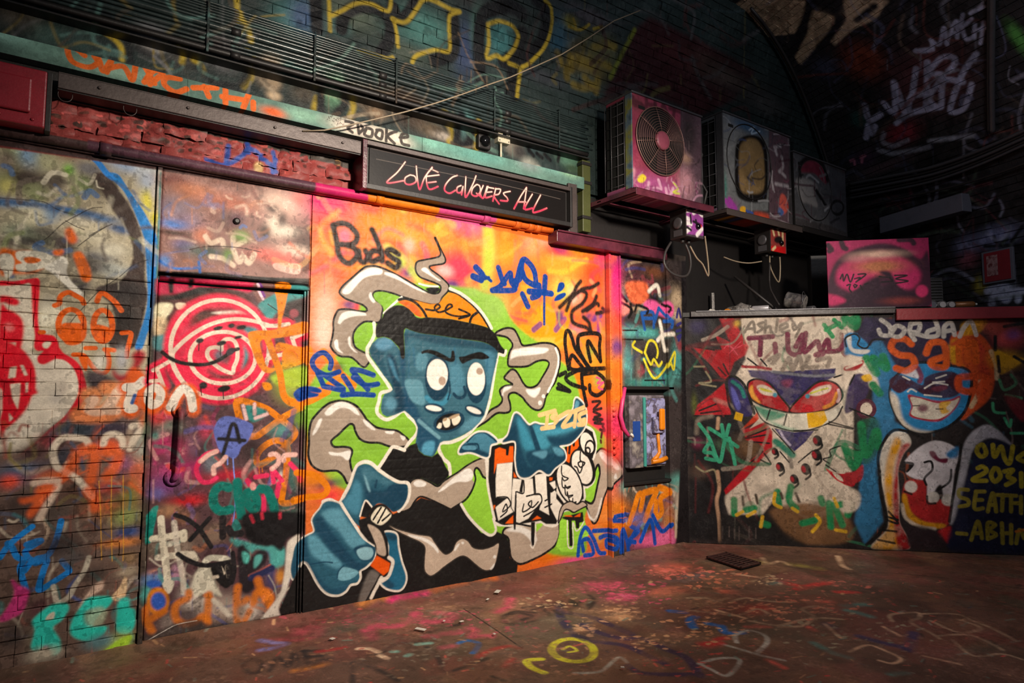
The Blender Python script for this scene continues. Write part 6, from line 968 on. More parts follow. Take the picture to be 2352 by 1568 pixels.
# ------------------------------------------------------------------ mesh helpers
class MB:
    def __init__(s): s.v = []; s.f = []; s.smooth = False
    def add(s, vs, fs):
        o = len(s.v); s.v += [tuple(map(float, q)) for q in vs]; s.f += [tuple(i + o for i in f) for f in fs]; return s
    def box(s, x0, x1, y0, y1, z0, z1):
        return s.add([(x0, y0, z0), (x1, y0, z0), (x1, y1, z0), (x0, y1, z0), (x0, y0, z1), (x1, y0, z1), (x1, y1, z1), (x0, y1, z1)],
                     [(0, 3, 2, 1), (4, 5, 6, 7), (0, 1, 5, 4), (1, 2, 6, 5), (2, 3, 7, 6), (3, 0, 4, 7)])
    def obox(s, o, ex, ey, ez):          # box from a corner and three edge vectors
        o, ex, ey, ez = map(np.asarray, (o, ex, ey, ez)); c = [o, o + ex, o + ex + ey, o + ey, o + ez, o + ex + ez, o + ex + ey + ez, o + ey + ez]
        return s.add(c, [(0, 3, 2, 1), (4, 5, 6, 7), (0, 1, 5, 4), (1, 2, 6, 5), (2, 3, 7, 6), (3, 0, 4, 7)])
    def tube(s, pts, r, n=8, cap=True):
        s.smooth = True; P_ = [Vector(p) for p in pts]; o = len(s.v); k = len(P_)
        rr = r if hasattr(r, '__len__') else [r] * k; prev = None
        for i, p in enumerate(P_):
            t = (P_[min(i + 1, k - 1)] - P_[max(i - 1, 0)]).normalized()
            a = Vector((0, 0, 1)) if abs(t.z) < 0.9 else Vector((1, 0, 0))
            if prev is not None: a = prev
            u = (a - t * a.dot(t)).normalized(); prev = u; w = t.cross(u)
            for j in range(n):
                q = p + (u * math.cos(2 * math.pi * j / n) + w * math.sin(2 * math.pi * j / n)) * rr[i]; s.v.append(tuple(q))
        for i in range(k - 1):
            for j in range(n): s.f.append((o + i * n + j, o + i * n + (j + 1) % n, o + (i + 1) * n + (j + 1) % n, o + (i + 1) * n + j))
        if cap: s.f.append(tuple(o + j for j in reversed(range(n)))); s.f.append(tuple(o + (k - 1) * n + j for j in range(n)))
        return s
    def lathe(s, base, axis, prof, n=16):
        s.smooth = True; a = Vector(axis).normalized(); b = Vector(base); h = Vector((0, 0, 1)) if abs(a.z) < 0.9 else Vector((1, 0, 0))
        u = (h - a * h.dot(a)).normalized(); w = a.cross(u); o = len(s.v); k = len(prof)
        for d, r in prof:
            for j in range(n): s.v.append(tuple(b + a * d + (u * math.cos(2 * math.pi * j / n) + w * math.sin(2 * math.pi * j / n)) * r))
        for i in range(k - 1):
            for j in range(n): s.f.append((o + i * n + j, o + i * n + (j + 1) % n, o + (i + 1) * n + (j + 1) % n, o + (i + 1) * n + j))
        s.f.append(tuple(o + j for j in reversed(range(n)))); s.f.append(tuple(o + (k - 1) * n + j for j in range(n)))
        return s
    def mesh(s, name, org=(0, 0, 0)):
        m = bpy.data.meshes.new(name); o = np.asarray(org, float)
        m.from_pydata([tuple(np.asarray(q) - o) for q in s.v], [], s.f); m.update()
        bm = bmesh.new(); bm.from_mesh(m); bmesh.ops.recalc_face_normals(bm, faces=bm.faces); bm.to_mesh(m); bm.free()
        if s.smooth:
            for p in m.polygons: p.use_smooth = len(p.vertices) <= 4
        return m
def tag(o, label=None, cat=None, group=None, kind=None):
    if label: o['label'] = label
    if cat: o['category'] = cat
    if group: o['group'] = group
    if kind: o['kind'] = kind
    return o
def link(name, mesh, mat, parent=None, loc=(0, 0, 0), bevel=0.0):
    o = bpy.data.objects.new(name, mesh); COL.objects.link(o); o.location = loc
    if mat is not None and mesh is not None and not mesh.materials: mesh.materials.append(mat)
    if parent is not None: o.parent = parent
    if bevel:
        b = o.modifiers.new('bevel', 'BEVEL'); b.width = bevel; b.segments = 2; b.limit_method = 'ANGLE'; b.angle_limit = 0.7
    return o
def thing(name, label, cat, loc=(0, 0, 0), group=None, kind=None):
    o = bpy.data.objects.new(name, None); COL.objects.link(o); o.location = loc; o.empty_display_size = 0.1
    return tag(o, label, cat, group, kind)
def root_of(p):
    q = Vector((0, 0, 0))
    while p is not None: q += p.location; p = p.parent
    return np.array(q)
def part(name, mb, mat, parent, bevel=0.0, label=None):
    base = root_of(parent); o = link(name, mb.mesh(name, base), mat, parent, (0, 0, 0), bevel)
    if label: o['label'] = label
    return o
def whole(name, mb, mat, label, cat, group=None, kind=None, bevel=0.0):
    v = np.array(mb.v); c = np.array([(v[:, 0].min() + v[:, 0].max()) / 2, (v[:, 1].min() + v[:, 1].max()) / 2, v[:, 2].min()])
    return tag(link(name, mb.mesh(name, c), mat, None, tuple(c), bevel), label, cat, group, kind)
def vnoise(p, s, seed=0):
    """cheap smooth noise of world points, -1..1"""
    p = np.asarray(p) * s; o = np.zeros(len(p))
    for k in range(4):
        a = np.random.default_rng(seed * 17 + k).normal(0, 1, (3,)) * (1 + 0.7 * k); b = np.random.default_rng(seed * 31 + k).uniform(0, 6.28)
        o += np.sin(p @ a + b + 1.3 * np.sin(p[:, ::-1] @ a * 0.7 + b))
    return o / 4
def relief_panel(x0, x1, z0, z1, y, nx, nz, amp, seed, brick=0.0, thick=0.05):
    """a rendered wall panel: uneven front, closed back"""
    X, Z = np.meshgrid(np.linspace(x0, x1, nx), np.linspace(z0, z1, nz)); P_ = np.stack([X.ravel(), np.zeros(X.size), Z.ravel()], 1)
    d = amp * (0.5 * vnoise(P_, 5, seed) + 0.35 * vnoise(P_, 13, seed + 1) + 0.3 * vnoise(P_, 40, seed + 2))
    if brick:
        row = P_[:, 2] / 0.078; f = np.abs(row - np.round(row)); j = np.clip(1 - f / 0.10, 0, 1)
        col_ = P_[:, 0] / 0.235 + 0.5 * (np.floor(row + 0.5) % 2); fc = np.abs(col_ - np.round(col_)); j = np.maximum(j, np.clip(1 - fc / 0.035, 0, 1))
        w = np.clip(0.5 + 0.9 * vnoise(P_, 2.3, seed + 5), 0, 1); d -= brick * j * w
    P_[:, 1] = y - d
    mb = MB(); mb.smooth = True; idx = np.arange(nx * nz).reshape(nz, nx)
    fs = np.stack([idx[:-1, :-1], idx[:-1, 1:], idx[1:, 1:], idx[1:, :-1]], -1).reshape(-1, 4)
    m = bpy.data.meshes.new('panel'); n0 = len(P_)
    bk = np.array([(x0, y + thick, z0), (x1, y + thick, z0), (x1, y + thick, z1), (x0, y + thick, z1)])
    v = np.concatenate([P_, bk]); faces = [tuple(q) for q in fs.tolist()]
    b0, b1, b2, b3 = n0, n0 + 1, n0 + 2, n0 + 3
    faces += [(b1, b0, b3, b2), tuple([b0, b1] + idx[0, ::-1].tolist()), tuple([b2, b3] + idx[-1, :].tolist()), tuple([b3, b0] + idx[:, 0].tolist()), tuple([b1, b2] + idx[::-1, -1].tolist())]
    m.from_pydata(v.tolist(), [], faces); m.update()
    m.polygons.foreach_set('use_smooth', [True] * len(fs) + [False] * 5)
    return m, P_, idx
def inside(poly, pts):
    c = np.zeros(len(pts), bool); x, y = pts[:, 0], pts[:, 1]; q = np.roll(poly, -1, 0)
    for (x0, y0), (x1, y1) in zip(poly, q):
        if y0 == y1: continue
        c ^= ((y0 > y) != (y1 > y)) & (x < (x1 - x0) * (y - y0) / (y1 - y0) + x0)
    return c
def skin_parts(verts, quads, uv, regions, base_name, labels, mat, parent, loc):
    """divide a painted wall skin into the larger figures painted on it"""
    cen = uv[quads].mean(1); who = np.zeros(len(quads), int)
    for k, (nm, poly) in enumerate(regions): who[inside(poly, cen)] = k + 1
    for k in range(len(regions) + 1):
        f = quads[who == k]
        if len(f) < 12: continue
        ids, inv = np.unique(f, return_inverse=True); nm = base_name if k == 0 else regions[k - 1][0]
        m = bpy.data.meshes.new(nm); m.from_pydata(verts[ids].tolist(), [], inv.reshape(-1, 4).tolist()); m.update(); m.polygons.foreach_set('use_smooth', [True] * len(f))
        o = link(nm, m, mat, parent, loc)
        if k and labels.get(k - 1): o['label'] = labels[k - 1]
def rough_brick(seed, amp=0.003, lx=0.230, lz=0.0752, ly=0.05):
    """unit brick centred on its front face; front at y=0 facing -y"""
    r = np.random.default_rng(seed); b = 0.0042
    v = []; bx = 0.002; lx += 0.004; xs = (-lx / 2, -lx / 2 + bx, 0.0, lx / 2 - bx, lx / 2); zs = (-lz / 2, -lz / 2 + b, lz / 2 - b, lz / 2)
    for k, z in enumerate(zs):
        for i, x in enumerate(xs):
            e = (i in (0, 4)) or (k in (0, 3)); v.append((x + r.normal(0, amp * 0.4), (b * 0.8 if e else 0) + r.normal(0, amp), z + r.normal(0, amp * 0.4)))
    f = [(k * 5 + i, k * 5 + i + 1, (k + 1) * 5 + i + 1, (k + 1) * 5 + i) for k in range(3) for i in range(4)]
    o = len(v); v += [(-lx / 2, ly, -lz / 2), (lx / 2, ly, -lz / 2), (lx / 2, ly, lz / 2), (-lx / 2, ly, lz / 2)]
    f += [(0, o, o + 1, 4), (4, o + 1, o + 2, 19), (15, 19, o + 2, o + 3), (0, 15, o + 3, o)]
    m = bpy.data.meshes.new('brick'); m.from_pydata(v, [], [tuple(q) for q in f]); m.update(); return m
# ================================================================== the setting
BR_KIT = [rough_brick(100 + i) for i in range(6)]
for m in BR_KIT: m.materials.append(M_LEFT)
def pix_left(px, py, y=0.0): return to_plane([[px, py]], (0, 1, 0), (0, y, 0))[0]
# --- floor
fx, fy = np.meshgrid(np.linspace(-2.6, 9.4, 150), np.linspace(-6.2, 0.35, 90))
fp = np.stack([fx.ravel(), fy.ravel(), np.zeros(fx.size)], 1)
fp[:, 2] = 0.006 * vnoise(fp, 2.1, 4) + 0.004 * vnoise(fp, 6.0, 5) - 0.006
fp[:, 2] += 0.035 * np.clip(1 + fp[:, 1] / 0.10, 0, 1) ** 2 * (fp[:, 0] < 5.3)       # the skirt of built-up paint at the wall foot
gx0, gx1, gy0, gy1 = 4.94, 5.36, -0.99, -0.61
fi = np.arange(fx.size).reshape(fx.shape)
ff = np.stack([fi[:-1, :-1], fi[:-1, 1:], fi[1:, 1:], fi[1:, :-1]], -1).reshape(-1, 4)
fm = bpy.data.meshes.new('floor'); fm.from_pydata(fp.tolist(), [], ff.tolist()); fm.update(); fm.polygons.foreach_set('use_smooth', [True] * len(ff))
floor = tag(link('floor', fm, M_FLOOR), 'paint-splashed dark asphalt floor of the tunnel', 'floor', kind='structure')
# --- long wall
wl = thing('wall_left', 'long graffiti-covered wall with the blue-faced cartoon mural', 'wall', (2.0, 0.0, 0.0), kind='structure')
core = MB().box(-2.6, 9.4, 0.06, 0.45, 0.0, 4.06); part('wall_core', core, M_UPPER, wl)
part('mortar', MB().box(-1.30, 0.475, 0.007, 0.06, 0.0, 2.25), M_LEFT, wl)
k = 0
for row in range(28):
    z = 0.012 + 0.034 + row * 0.078
    if row % 3 == 1: xs = [(-1.27 + 0.1175 * j + 0.055, 0.5) for j in range(15)]
    else: xs = [(-1.27 + 0.235 * j + (0.11 if row % 2 else 0.0) + 0.11, 1.0) for j in range(8)]
    for x, sx in xs:
        if x + 0.11 * sx > 0.492: 
            continue
        o = link('brick', BR_KIT[k % 6], None, wl, (x - 2.0, 0.0 + random.uniform(-0.003, 0.003), z)); k += 1
        o.scale = (sx * 0.998, 1, 1); o.rotation_euler = (random.uniform(-.01, .01), random.uniform(-.006, .006), 0)
o = link('plaster', relief_panel(-1.30, 0.475, 2.19, 2.925, -0.004, 130, 52, 0.006, 3)[0], M_LEFT, wl, (-2.0, 0, 0))
part('jamb', MB().box(0.484, 0.512, -0.012, 0.06, 0.0, 2.93), M_LEFT, wl, 0.004)
link('transom_panel', relief_panel(0.515, 1.462, 2.262, 2.925, 0.0, 70, 50, 0.007, 5)[0], M_LEFT, wl, (-2.0, 0, 0))
mp, MP, MI = relief_panel(1.468, 4.285, 0.0, 2.925, 0.0, 400, 412, 0.0055, 8, 0.0035); bpy.data.meshes.remove(mp)
MQ = np.stack([MI[:-1, :-1], MI[:-1, 1:], MI[1:, 1:], MI[1:, :-1]], -1).reshape(-1, 4)
REG_L = [(n_, q_) for n_, c_, q_ in REGIONS if c_ is LEFT]
FIG = {'painted_head': 'blue painted face with white eyes and bared teeth', 'painted_hair': 'black painted hair and cap brim', 'painted_cap': 'orange painted cap crown', 'painted_shirt': 'black painted shirt', 'painted_arm': 'blue painted forearm', 'painted_finger': 'blue painted finger behind the lighter', 'painted_letters': 'black-edged white letter block held by the figure', 'painted_thumb': 'blue painted thumb', 'painted_smoke': 'taupe painted smoke swirl'}
skin_parts(MP, MQ, MP[:, [0, 2]], REG_L, 'mural_ground', {i_: FIG.get(n_, 'blue painted hand') for i_, (n_, q_) in enumerate(REG_L)}, M_LEFT, wl, (-2.0, 0, 0))
part('mural_backing', MB().box(1.468, 4.285, 0.02, 0.06, 0.0, 2.925), M_LEFT, wl)
part('bolt_head', MB().lathe((0.961, 0.0, 2.65), (0, -1, 0), [(0, 0.024), (0.012, 0.022), (0.022, 0.012)], 12), M_BLACK, wl)
part('panel', MB().box(4.47, 5.12, -0.004, 0.06, 1.575, 2.84), M_LEFT, wl, 0.004)
part('panel', MB().box(4.47, 5.12, -0.006, 0.06, 0.0, 0.645), M_LEFT, wl, 0.006)
part('pier', MB().box(5.12, 5.42, -0.03, 0.06, 0.0, 2.95), M_LEFT, wl, 0.006)
part('ledge', MB().box(4.45, 5.20, -0.03, 0.06, 1.545, 1.575), M_BLACK, wl, 0.004); part('ledge', MB().box(4.45, 5.13, -0.035, 0.06, 0.63, 0.66), M_BLACK, wl, 0.006)
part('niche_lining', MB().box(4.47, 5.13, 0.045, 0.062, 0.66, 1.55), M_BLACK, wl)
# --- the blocked door in the wall
d1 = thing('door_1', 'blocked graffiti door with a neon-pink swirl and bar handle', 'door', (0.98, 0.03, 0.0), kind='structure')
dm = relief_panel(0.52, 1.425, 0.02, 2.20, 0.022, 80, 160, 0.004, 11, thick=0.03)[0]
link('door_leaf', dm, M_LEFT, d1, (-0.98, -0.03, 0))
part('edge_strip', MB().box(1.430, 1.440, 0.012, 0.05, 0.0, 2.24), M_LEFT, d1); part('edge_strip', MB().box(1.447, 1.458, 0.002, 0.05, 0.0, 2.26), M_LEFT, d1)
part('lintel_seal', MB().tube([(0.52, 0.0, 2.225), (0.9, -0.004, 2.228), (1.2, -0.003, 2.236), (1.46, 0.0, 2.245)], 0.018, 8), M_LEFT, d1)
hb = part('bar_handle', MB().tube([(0.668, 0.015, 1.405), (0.670, -0.022, 1.40), (0.672, -0.03, 1.36), (0.666, -0.03, 1.18), (0.660, -0.028, 1.02), (0.650, -0.022, 0.985), (0.645, 0.02, 0.965)], [0.020, 0.020, 0.018, 0.015, 0.015, 0.017, 0.020], 10), M_LEFT, d1, label='paint-covered upright bar handle')
part('rose', MB().lathe((0.672, 0.02, 1.40), (0, -1, 0), [(0, 0.05), (0.012, 0.05), (0.02, 0.04)], 16), M_LEFT, hb); part('rose', MB().lathe((0.648, 0.02, 0.985), (0, -1, 0), [(0, 0.055), (0.010, 0.055), (0.018, 0.04)], 16), M_LEFT, hb)
# --- channel between mural and niche
ch = MB().box(4.295, 4.318, -0.055, 0.05, 0.0, 2.86).box(4.318, 4.43, -0.042, 0.05, 0.0, 2.86).box(4.43, 4.448, -0.055, 0.05, 0.0, 2.86)
tr2 = tag(link('trim_2', ch.mesh('trim_2', (4.37, 0, 0)), M_LEFT, None, (4.37, 0, 0), 0.004), 'upright metal channel painted pink to orange beside the mural', 'channel', kind='structure')
for i in range(40):
    z = 0.08 + i * 0.069
    link('rivet', BR_KIT[0] if False else MB().lathe((0, 0, 0), (0, -1, 0), [(0, 0.007), (0.004, 0.006), (0.006, 0.002)], 6).mesh('rivet') if i == 0 else bpy.data.meshes['rivet'], M_LEFT, tr2, (4.306 - 4.37, -0.055, z))
for i, (z, r) in enumerate(((1.36, 0.03), (1.31, 0.026), (1.10, 0.03), (1.02, 0.026), (0.96, 0.03))):
    part('paint_lump', MB().lathe((4.335, -0.045, z), (0, -1, 0), [(0, r), (0.015, r * 0.85), (0.024, r * 0.4)], 10), M_LEFT, tr2)
whole('pink_strap', MB().tube([(4.50, -0.03, 1.56), (4.44, -0.06, 1.44), (4.40, -0.07, 1.30), (4.44, -0.07, 1.18), (4.50, -0.06, 1.12), (4.535, -0.045, 1.10)], [0.020, 0.021, 0.020, 0.020, 0.018, 0.014], 8), M_PINK, 'bright pink paint-caked strap beside the fuse box niche', 'strap')
# --- pipe, beams and slab edge along the top
def trim(n, mb, mat, label, cat, bevel=0.0):
    v = np.array(mb.v); c = ((v[:, 0].min() + v[:, 0].max()) / 2, 0.0, v[:, 2].min()); return tag(link('trim_%d' % n, mb.mesh('trim_%d' % n, c), mat, None, c, bevel), label, cat, kind='structure')
pts = [(x, -0.045 + 0.004 * math.sin(x * 3.1), 2.965 + 0.004 * math.sin(x * 2.3 + 1)) for x in np.linspace(-2.2, 3.60, 60)]
tr1 = trim(1, MB().tube(pts, 0.036, 10), M_LEFT, 'painted pipe running along the top of the mural', 'pipe')
for x in (0.2, 1.95, 2.9, 3.22, 3.36, 3.44):
    part('coupling', MB().tube([(x - 0.03, -0.045, 2.965), (x + 0.03, -0.045, 2.965)], 0.045, 10), M_LEFT, tr1)
part('wall_ledge', MB().box(-2.2, 3.6, -0.03, 0.06, 2.925, 2.955), M_LEFT, tr1, 0.006)
tr3 = trim(3, MB().box(-0.05, 1.76, -0.16, -0.148, 3.235, 3.325).box(-0.05, 1.76, -0.16, 0.05, 3.317, 3.329), M_STEEL, 'brown steel channel beam under the teal slab edge', 'beam', 0.003)
part('soffit_plate', MB().box(-0.05, 1.76, -0.147, 0.055, 3.228, 3.236), M_BLACK, tr3)  # beam underside coloured black, its shade put into the colour
for x in (0.15, 0.62, 1.15, 1.62):
    part('bolt', MB().lathe((x, -0.16, 3.285), (0, -1, 0), [(0, 0.010), (0.008, 0.010), (0.011, 0.005)], 6), M_STEEL, tr3)
tr4 = thing('trim_4', 'weathered teal slab edge with scrawled orange and black tags', 'slab edge', (1.5, -0.1, 3.385), kind='structure')
for x0, x1 in ((-1.3, 0.62), (0.62, 1.62), (1.62, 2.28), (2.28, 3.16), (3.16, 3.80), (3.80, 3.95)):
    part('slab', MB().box(x0 + 0.0005, x1 - 0.0005, -0.10 + random.uniform(-.002, .002), 0.07, 3.385, 3.497), M_SLAB, tr4, 0.0015)
part('shadow_gap', MB().box(-1.3, 3.9, -0.02, 0.07, 3.22, 3.385), M_BLACK, tr4)  # black filler: the shade between beam and slab put into its colour
# flaking red brick course
rb = thing('red_brick_band', 'band of crumbling red-painted bricks above the pipe', 'brick band', (0.85, 0.0, 3.0), kind='structure')
part('mortar', MB().box(-1.3, 1.86, 0.02, 0.07, 2.98, 3.24), M_LEFT, rb)
def crumbly(seed):
    r = np.random.default_rng(seed); nx_, nz_ = 9, 4; X, Z = np.meshgrid(np.linspace(-0.117, 0.117, nx_), np.linspace(-0.038, 0.038, nz_)); v = np.stack([X.ravel(), np.zeros(X.size), Z.ravel()], 1)
    v[:, 1] = r.normal(0, 0.008, len(v)) + 0.010 * (np.abs(v[:, 0]) > 0.115) + 0.008 * (np.abs(v[:, 2]) > 0.037) + (0.022 if r.random() < 0.3 else 0.0) * (v[:, 0] > r.uniform(-0.05, 0.1))
    v[:, 0] += r.normal(0, 0.004, len(v)); v[:, 2] += r.normal(0, 0.004, len(v)); i_ = np.arange(nx_ * nz_).reshape(nz_, nx_)
    f = np.stack([i_[:-1, :-1], i_[:-1, 1:], i_[1:, 1:], i_[1:, :-1]], -1).reshape(-1, 4).tolist(); m = bpy.data.meshes.new('brick'); m.from_pydata(v.tolist(), [], f); m.update(); m.materials.append(M_LEFT)
    m.polygons.foreach_set('use_smooth', [True] * len(f)); return m
RK = [crumbly(300 + i) for i in range(10)]
k = 0
for row in range(3):
    for j in range(14):
        x = -1.25 + 0.235 * j + (0.11 if row % 2 else 0)
        if x > 1.76: continue
        o = link('brick', RK[k % 10], None, rb, (x - 0.85, random.uniform(-0.014, 0.012), 0.03 + row * 0.076)); k += 1
        o.rotation_euler = (random.uniform(-.05, .05), random.uniform(-.02, .02), random.uniform(-.05, .05)); o.scale = (random.uniform(.9, 1.06), 1, random.uniform(.9, 1.1))
# dark wall between sign and air conditioners
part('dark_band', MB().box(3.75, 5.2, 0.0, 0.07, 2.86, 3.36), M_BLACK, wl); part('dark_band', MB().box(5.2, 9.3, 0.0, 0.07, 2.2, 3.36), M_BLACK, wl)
tr5 = trim(5, MB().box(3.60, 5.02, -0.13, 0.05, 2.845, 2.94).box(3.60, 5.02, -0.15, 0.05, 2.935, 2.95), M_MAROON, 'maroon painted steel lintel right of the hanging sign', 'beam', 0.004)
tr6 = trim(6, MB().box(3.735, 3.835, -0.13, 0.03, 2.95, 3.40).box(3.835, 3.86, -0.09, 0.03, 2.95, 3.40), M_STEEL, 'short upright steel duct beside the hanging sign', 'duct', 0.004)
dp = thing('drainpipe', 'mossy green square drainpipe beside the first air conditioner', 'pipe', (4.0, -0.03, 3.0))
part('pipe_run', MB().box(3.955, 4.055, -0.07, 0.02, 3.0, 3.68), M_GREENP, dp, 0.006)
for z in (3.12, 3.45, 3.63): part('collar', MB().box(3.945, 4.065, -0.08, 0.0, z, z + 0.03), M_BLACK, dp, 0.003)
# --- vault of the long tunnel, in courses of brick
def vault_pt(x, v, out=0.0):
    a = (v - ZS) / RV; r = RV + out
    return (x, -RV + r * math.cos(a), ZS + r * math.sin(a)) if v > ZS else (x, out, v)
VX = np.linspace(-2.6, 10.2, 40); VV = np.concatenate([[3.4], np.linspace(ZS, ZS + RV * 1.75, 40)])
vv = [vault_pt(x, v, 0.012) for v in VV for x in VX]; nx = len(VX)
vm = bpy.data.meshes.new('ceiling'); vm.from_pydata(vv, [], [(j * nx + i, j * nx + i + 1, (j + 1) * nx + i + 1, (j + 1) * nx + i) for j in range(len(VV) - 1) for i in range(nx - 1)]); vm.update()
ceil = tag(link('ceiling', vm, M_UPPER), 'dark brick barrel vault with huge teal and yellow graffiti letters', 'vault', kind='structure')
def to_img(p):
    d = np.asarray(p, float) - CAM; z = d @ FWD
    return (1176 + FPX * (d @ RIGHT) / z, 784 - FPX * (d @ UPV) / z, z)
def brick_field(parent, mat, place, u_rng, v_rng, seed):
    kit = [rough_brick(seed + i, 0.003) for i in range(5)]
    for m in kit: m.materials.append(mat)
    spots = []
    for r, v in enumerate(np.arange(v_rng[0], v_rng[1], 0.079)):
        for u in np.arange(u_rng[0] + (0.117 if r % 2 else 0), u_rng[1], 0.235):
            M = place(u, v); p = M.translation
            x, y, z = to_img(p)
            if z > 0.5 and -60 < x < 2412 and -60 < y < 1000: spots.append((z, M))
    spots.sort(key=lambda q: q[0])
    inv = parent.matrix_world.inverted() if False else Matrix.Translation(-Vector(root_of(parent)))
    for i, (z, M) in enumerate(spots[:290]):
        o = link('brick', kit[i % 5], None, parent); o.matrix_local = inv @ M
    V = []; F = []
    for i, (z, M) in enumerate(spots[290:]):
        m = kit[i % 5]; o = len(V); R3 = np.array(M)
        co = np.array([v.co for v in m.vertices]) @ R3[:3, :3].T + R3[:3, 3]; V += co.tolist(); F += [tuple(q + o for q in p.vertices) for p in m.polygons]
    if V:
        m = bpy.data.meshes.new('brickwork'); m.from_pydata(V, [], F); m.update(); m.materials.append(mat)
        o = link('brickwork', m, None, parent); o.matrix_local = inv; o['kind'] = 'stuff'
def place_vault(u, v):
    a = max(0.0, (v - ZS) / RV); p = vault_pt(u, v)
    jit = random.uniform(-0.004, 0.004)
    return Matrix.Translation((p[0], p[1] - jit, p[2])) @ Matrix.Rotation(a, 4, 'X')
brick_field(ceil, M_UPPER, place_vault, (-1.2, 9.2), (4.12, 8.4), 400)
# bare bricks and render between slab edge and conduits
part('render_patch', MB().box(-1.3, 4.0, 0.0, 0.07, 3.48, 4.06), M_UPPER, wl)
# --- end wall of the side tunnel
wb = thing('wall_back', 'dark end wall and vault of the side tunnel with pale scrawls', 'wall', tuple(BW0), kind='structure')
def back_pt(u, v, out=0.0):
    if v <= BZ: q = BW0 + BW_DIR * u - BW_N * out; return (q[0], q[1], v)
    a = (v - BZ) / BR; r = BR + out; q = BW0 + BW_DIR * u + BW_N * (BR - r * math.cos(a)); return (q[0], q[1], BZ + r * math.sin(a))
BU = np.linspace(-3.4, 7.5, 30); BV = np.concatenate([[0.0, 2.2, 2.5], np.linspace(BZ, BZ + BR * 1.7, 36)])
bv = [tuple(np.array(back_pt(u, v, 0.012)) - BW0) for v in BV for u in BU]; nb = len(BU)
bmh = bpy.data.meshes.new('wall_face'); bmh.from_pydata(bv, [], [(j * nb + i, j * nb + i + 1, (j + 1) * nb + i + 1, (j + 1) * nb + i) for j in range(len(BV) - 1) for i in range(nb - 1)]); bmh.update()
link('wall_face', bmh, M_BACK, wb)
bang = math.atan2(BW_DIR[1], BW_DIR[0])
def place_back(u, v):
    a = max(0.0, (v - BZ) / BR); p = back_pt(u, v)
    return Matrix.Translation(p) @ Matrix.Rotation(bang, 4, 'Z') @ Matrix.Rotation(a, 4, 'X')
brick_field(wb, M_BACK, place_back, (-2.2, 3.4), (2.45, 7.5), 500)
# --- low partition on the right with its ledge
wr = thing('wall_right', 'low partition wall painted with grinning cartoon heads and tags', 'wall', (5.35, 0, 0), kind='structure')
ns, nz = 170, 130
sg, zg = np.meshgrid(np.linspace(0.0, 3.75, ns), np.linspace(0.0, 2.30, nz)); q0 = RW0 + sg.ravel()[:, None] * RW_DIR; q0[:, 2] = zg.ravel()
q0 += RW_N * (0.004 * vnoise(q0, 6, 21) + 0.003 * vnoise(q0, 17, 22))[:, None]
ri = np.arange(ns * nz).reshape(nz, ns); rf = np.stack([ri[:-1, :-1], ri[:-1, 1:], ri[1:, 1:], ri[1:, :-1]], -1).reshape(-1, 4)
REG_R = [(n_, q_) for n_, c_, q_ in REGIONS if c_ is RIGHTC]
skin_parts(q0 - RW0, rf, np.stack([sg.ravel(), zg.ravel()], 1), REG_R, 'painted_ground', {i_: {'painted_character': 'pale painted character with red eyes and purple brow', 'painted_face': 'blue grinning painted face', 'painted_limb': 'yellow and red painted limb', 'painted_arch': 'navy painted arch with yellow lettering'}[n_] for i_, (n_, q_) in enumerate(REG_R)}, M_RIGHT, wr, (0, 0, 0))
def rw_pt(s, z, out=0.0): q = RW0 + RW_DIR * s + RW_N * out; return np.array([q[0], q[1], z])
part('wall_body', MB().obox(rw_pt(0.0, 0.0, -0.02), RW_DIR * 3.75, -RW_N * 0.15, (0, 0, 2.30)), M_BLACK, wr)
top = MB(); A = rw_pt(0.0, 2.30, 0.02); top.add([(5.2, 0.03, 2.30), A, rw_pt(3.75, 2.30, 0.02), (8.2, -2.3, 2.30), (8.84, 0.06, 2.30), (5.2, 0.03, 2.345), (A[0], A[1], 2.345), tuple(rw_pt(3.75, 2.345, 0.02)), (8.2, -2.3, 2.345), (8.84, 0.06, 2.345)], [(0, 1, 2, 3, 4), (5, 9, 8, 7, 6), (0, 5, 6, 1), (1, 6, 7, 2), (2, 7, 8, 3), (3, 8, 9, 4), (4, 9, 5, 0)])
part('ledge_top', top, M_BLACK, wr)
part('ledge_edge', MB().obox(rw_pt(0.10, 2.295, 0.015), RW_DIR * 1.95, RW_N * 0.035, (0, 0, 0.06)), M_LEDGE, wr, 0.006)
part('ledge_edge', MB().obox(rw_pt(2.06, 2.225, 0.012), RW_DIR * 1.7, RW_N * 0.04, (0, 0, 0.112)), M_REDLEDGE, wr, 0.006, 'red painted ledge edge')
part('ledge_lip', MB().obox(rw_pt(0.15, 2.345, 0.0), RW_DIR * 1.9, RW_N * 0.06, (0, 0, 0.014)), M_GREY, wr, 0.003)
# ================================================================== things on the walls
# --- hanging sign
sg_ = thing('hanging_sign', 'long black box sign hand-lettered LOVE CONQUERS ALL over the mural', 'sign', (2.75, -0.07, 2.99))
part('sign_body', MB().box(1.80, 3.715, -0.13, 0.03, 2.99, 3.335), M_BLACK, sg_, 0.006)
part('frame_bar', MB().box(1.78, 3.735, -0.175, 0.0, 3.31, 3.345), M_STEEL, sg_, 0.004); part('frame_bar', MB().box(1.78, 3.735, -0.175, 0.0, 2.985, 3.025), M_BLACK, sg_, 0.004)
part('end_plate', MB().box(1.765, 1.80, -0.18, 0.03, 2.98, 3.345), M_MAROON, sg_, 0.004); part('end_plate', MB().box(3.715, 3.74, -0.18, 0.03, 2.98, 3.345), M_BLACK, sg_, 0.004)
part('letter_panel', MB().box(1.83, 3.69, -0.142, -0.128, 3.03, 3.305), M_SIGN, sg_, 0.002)
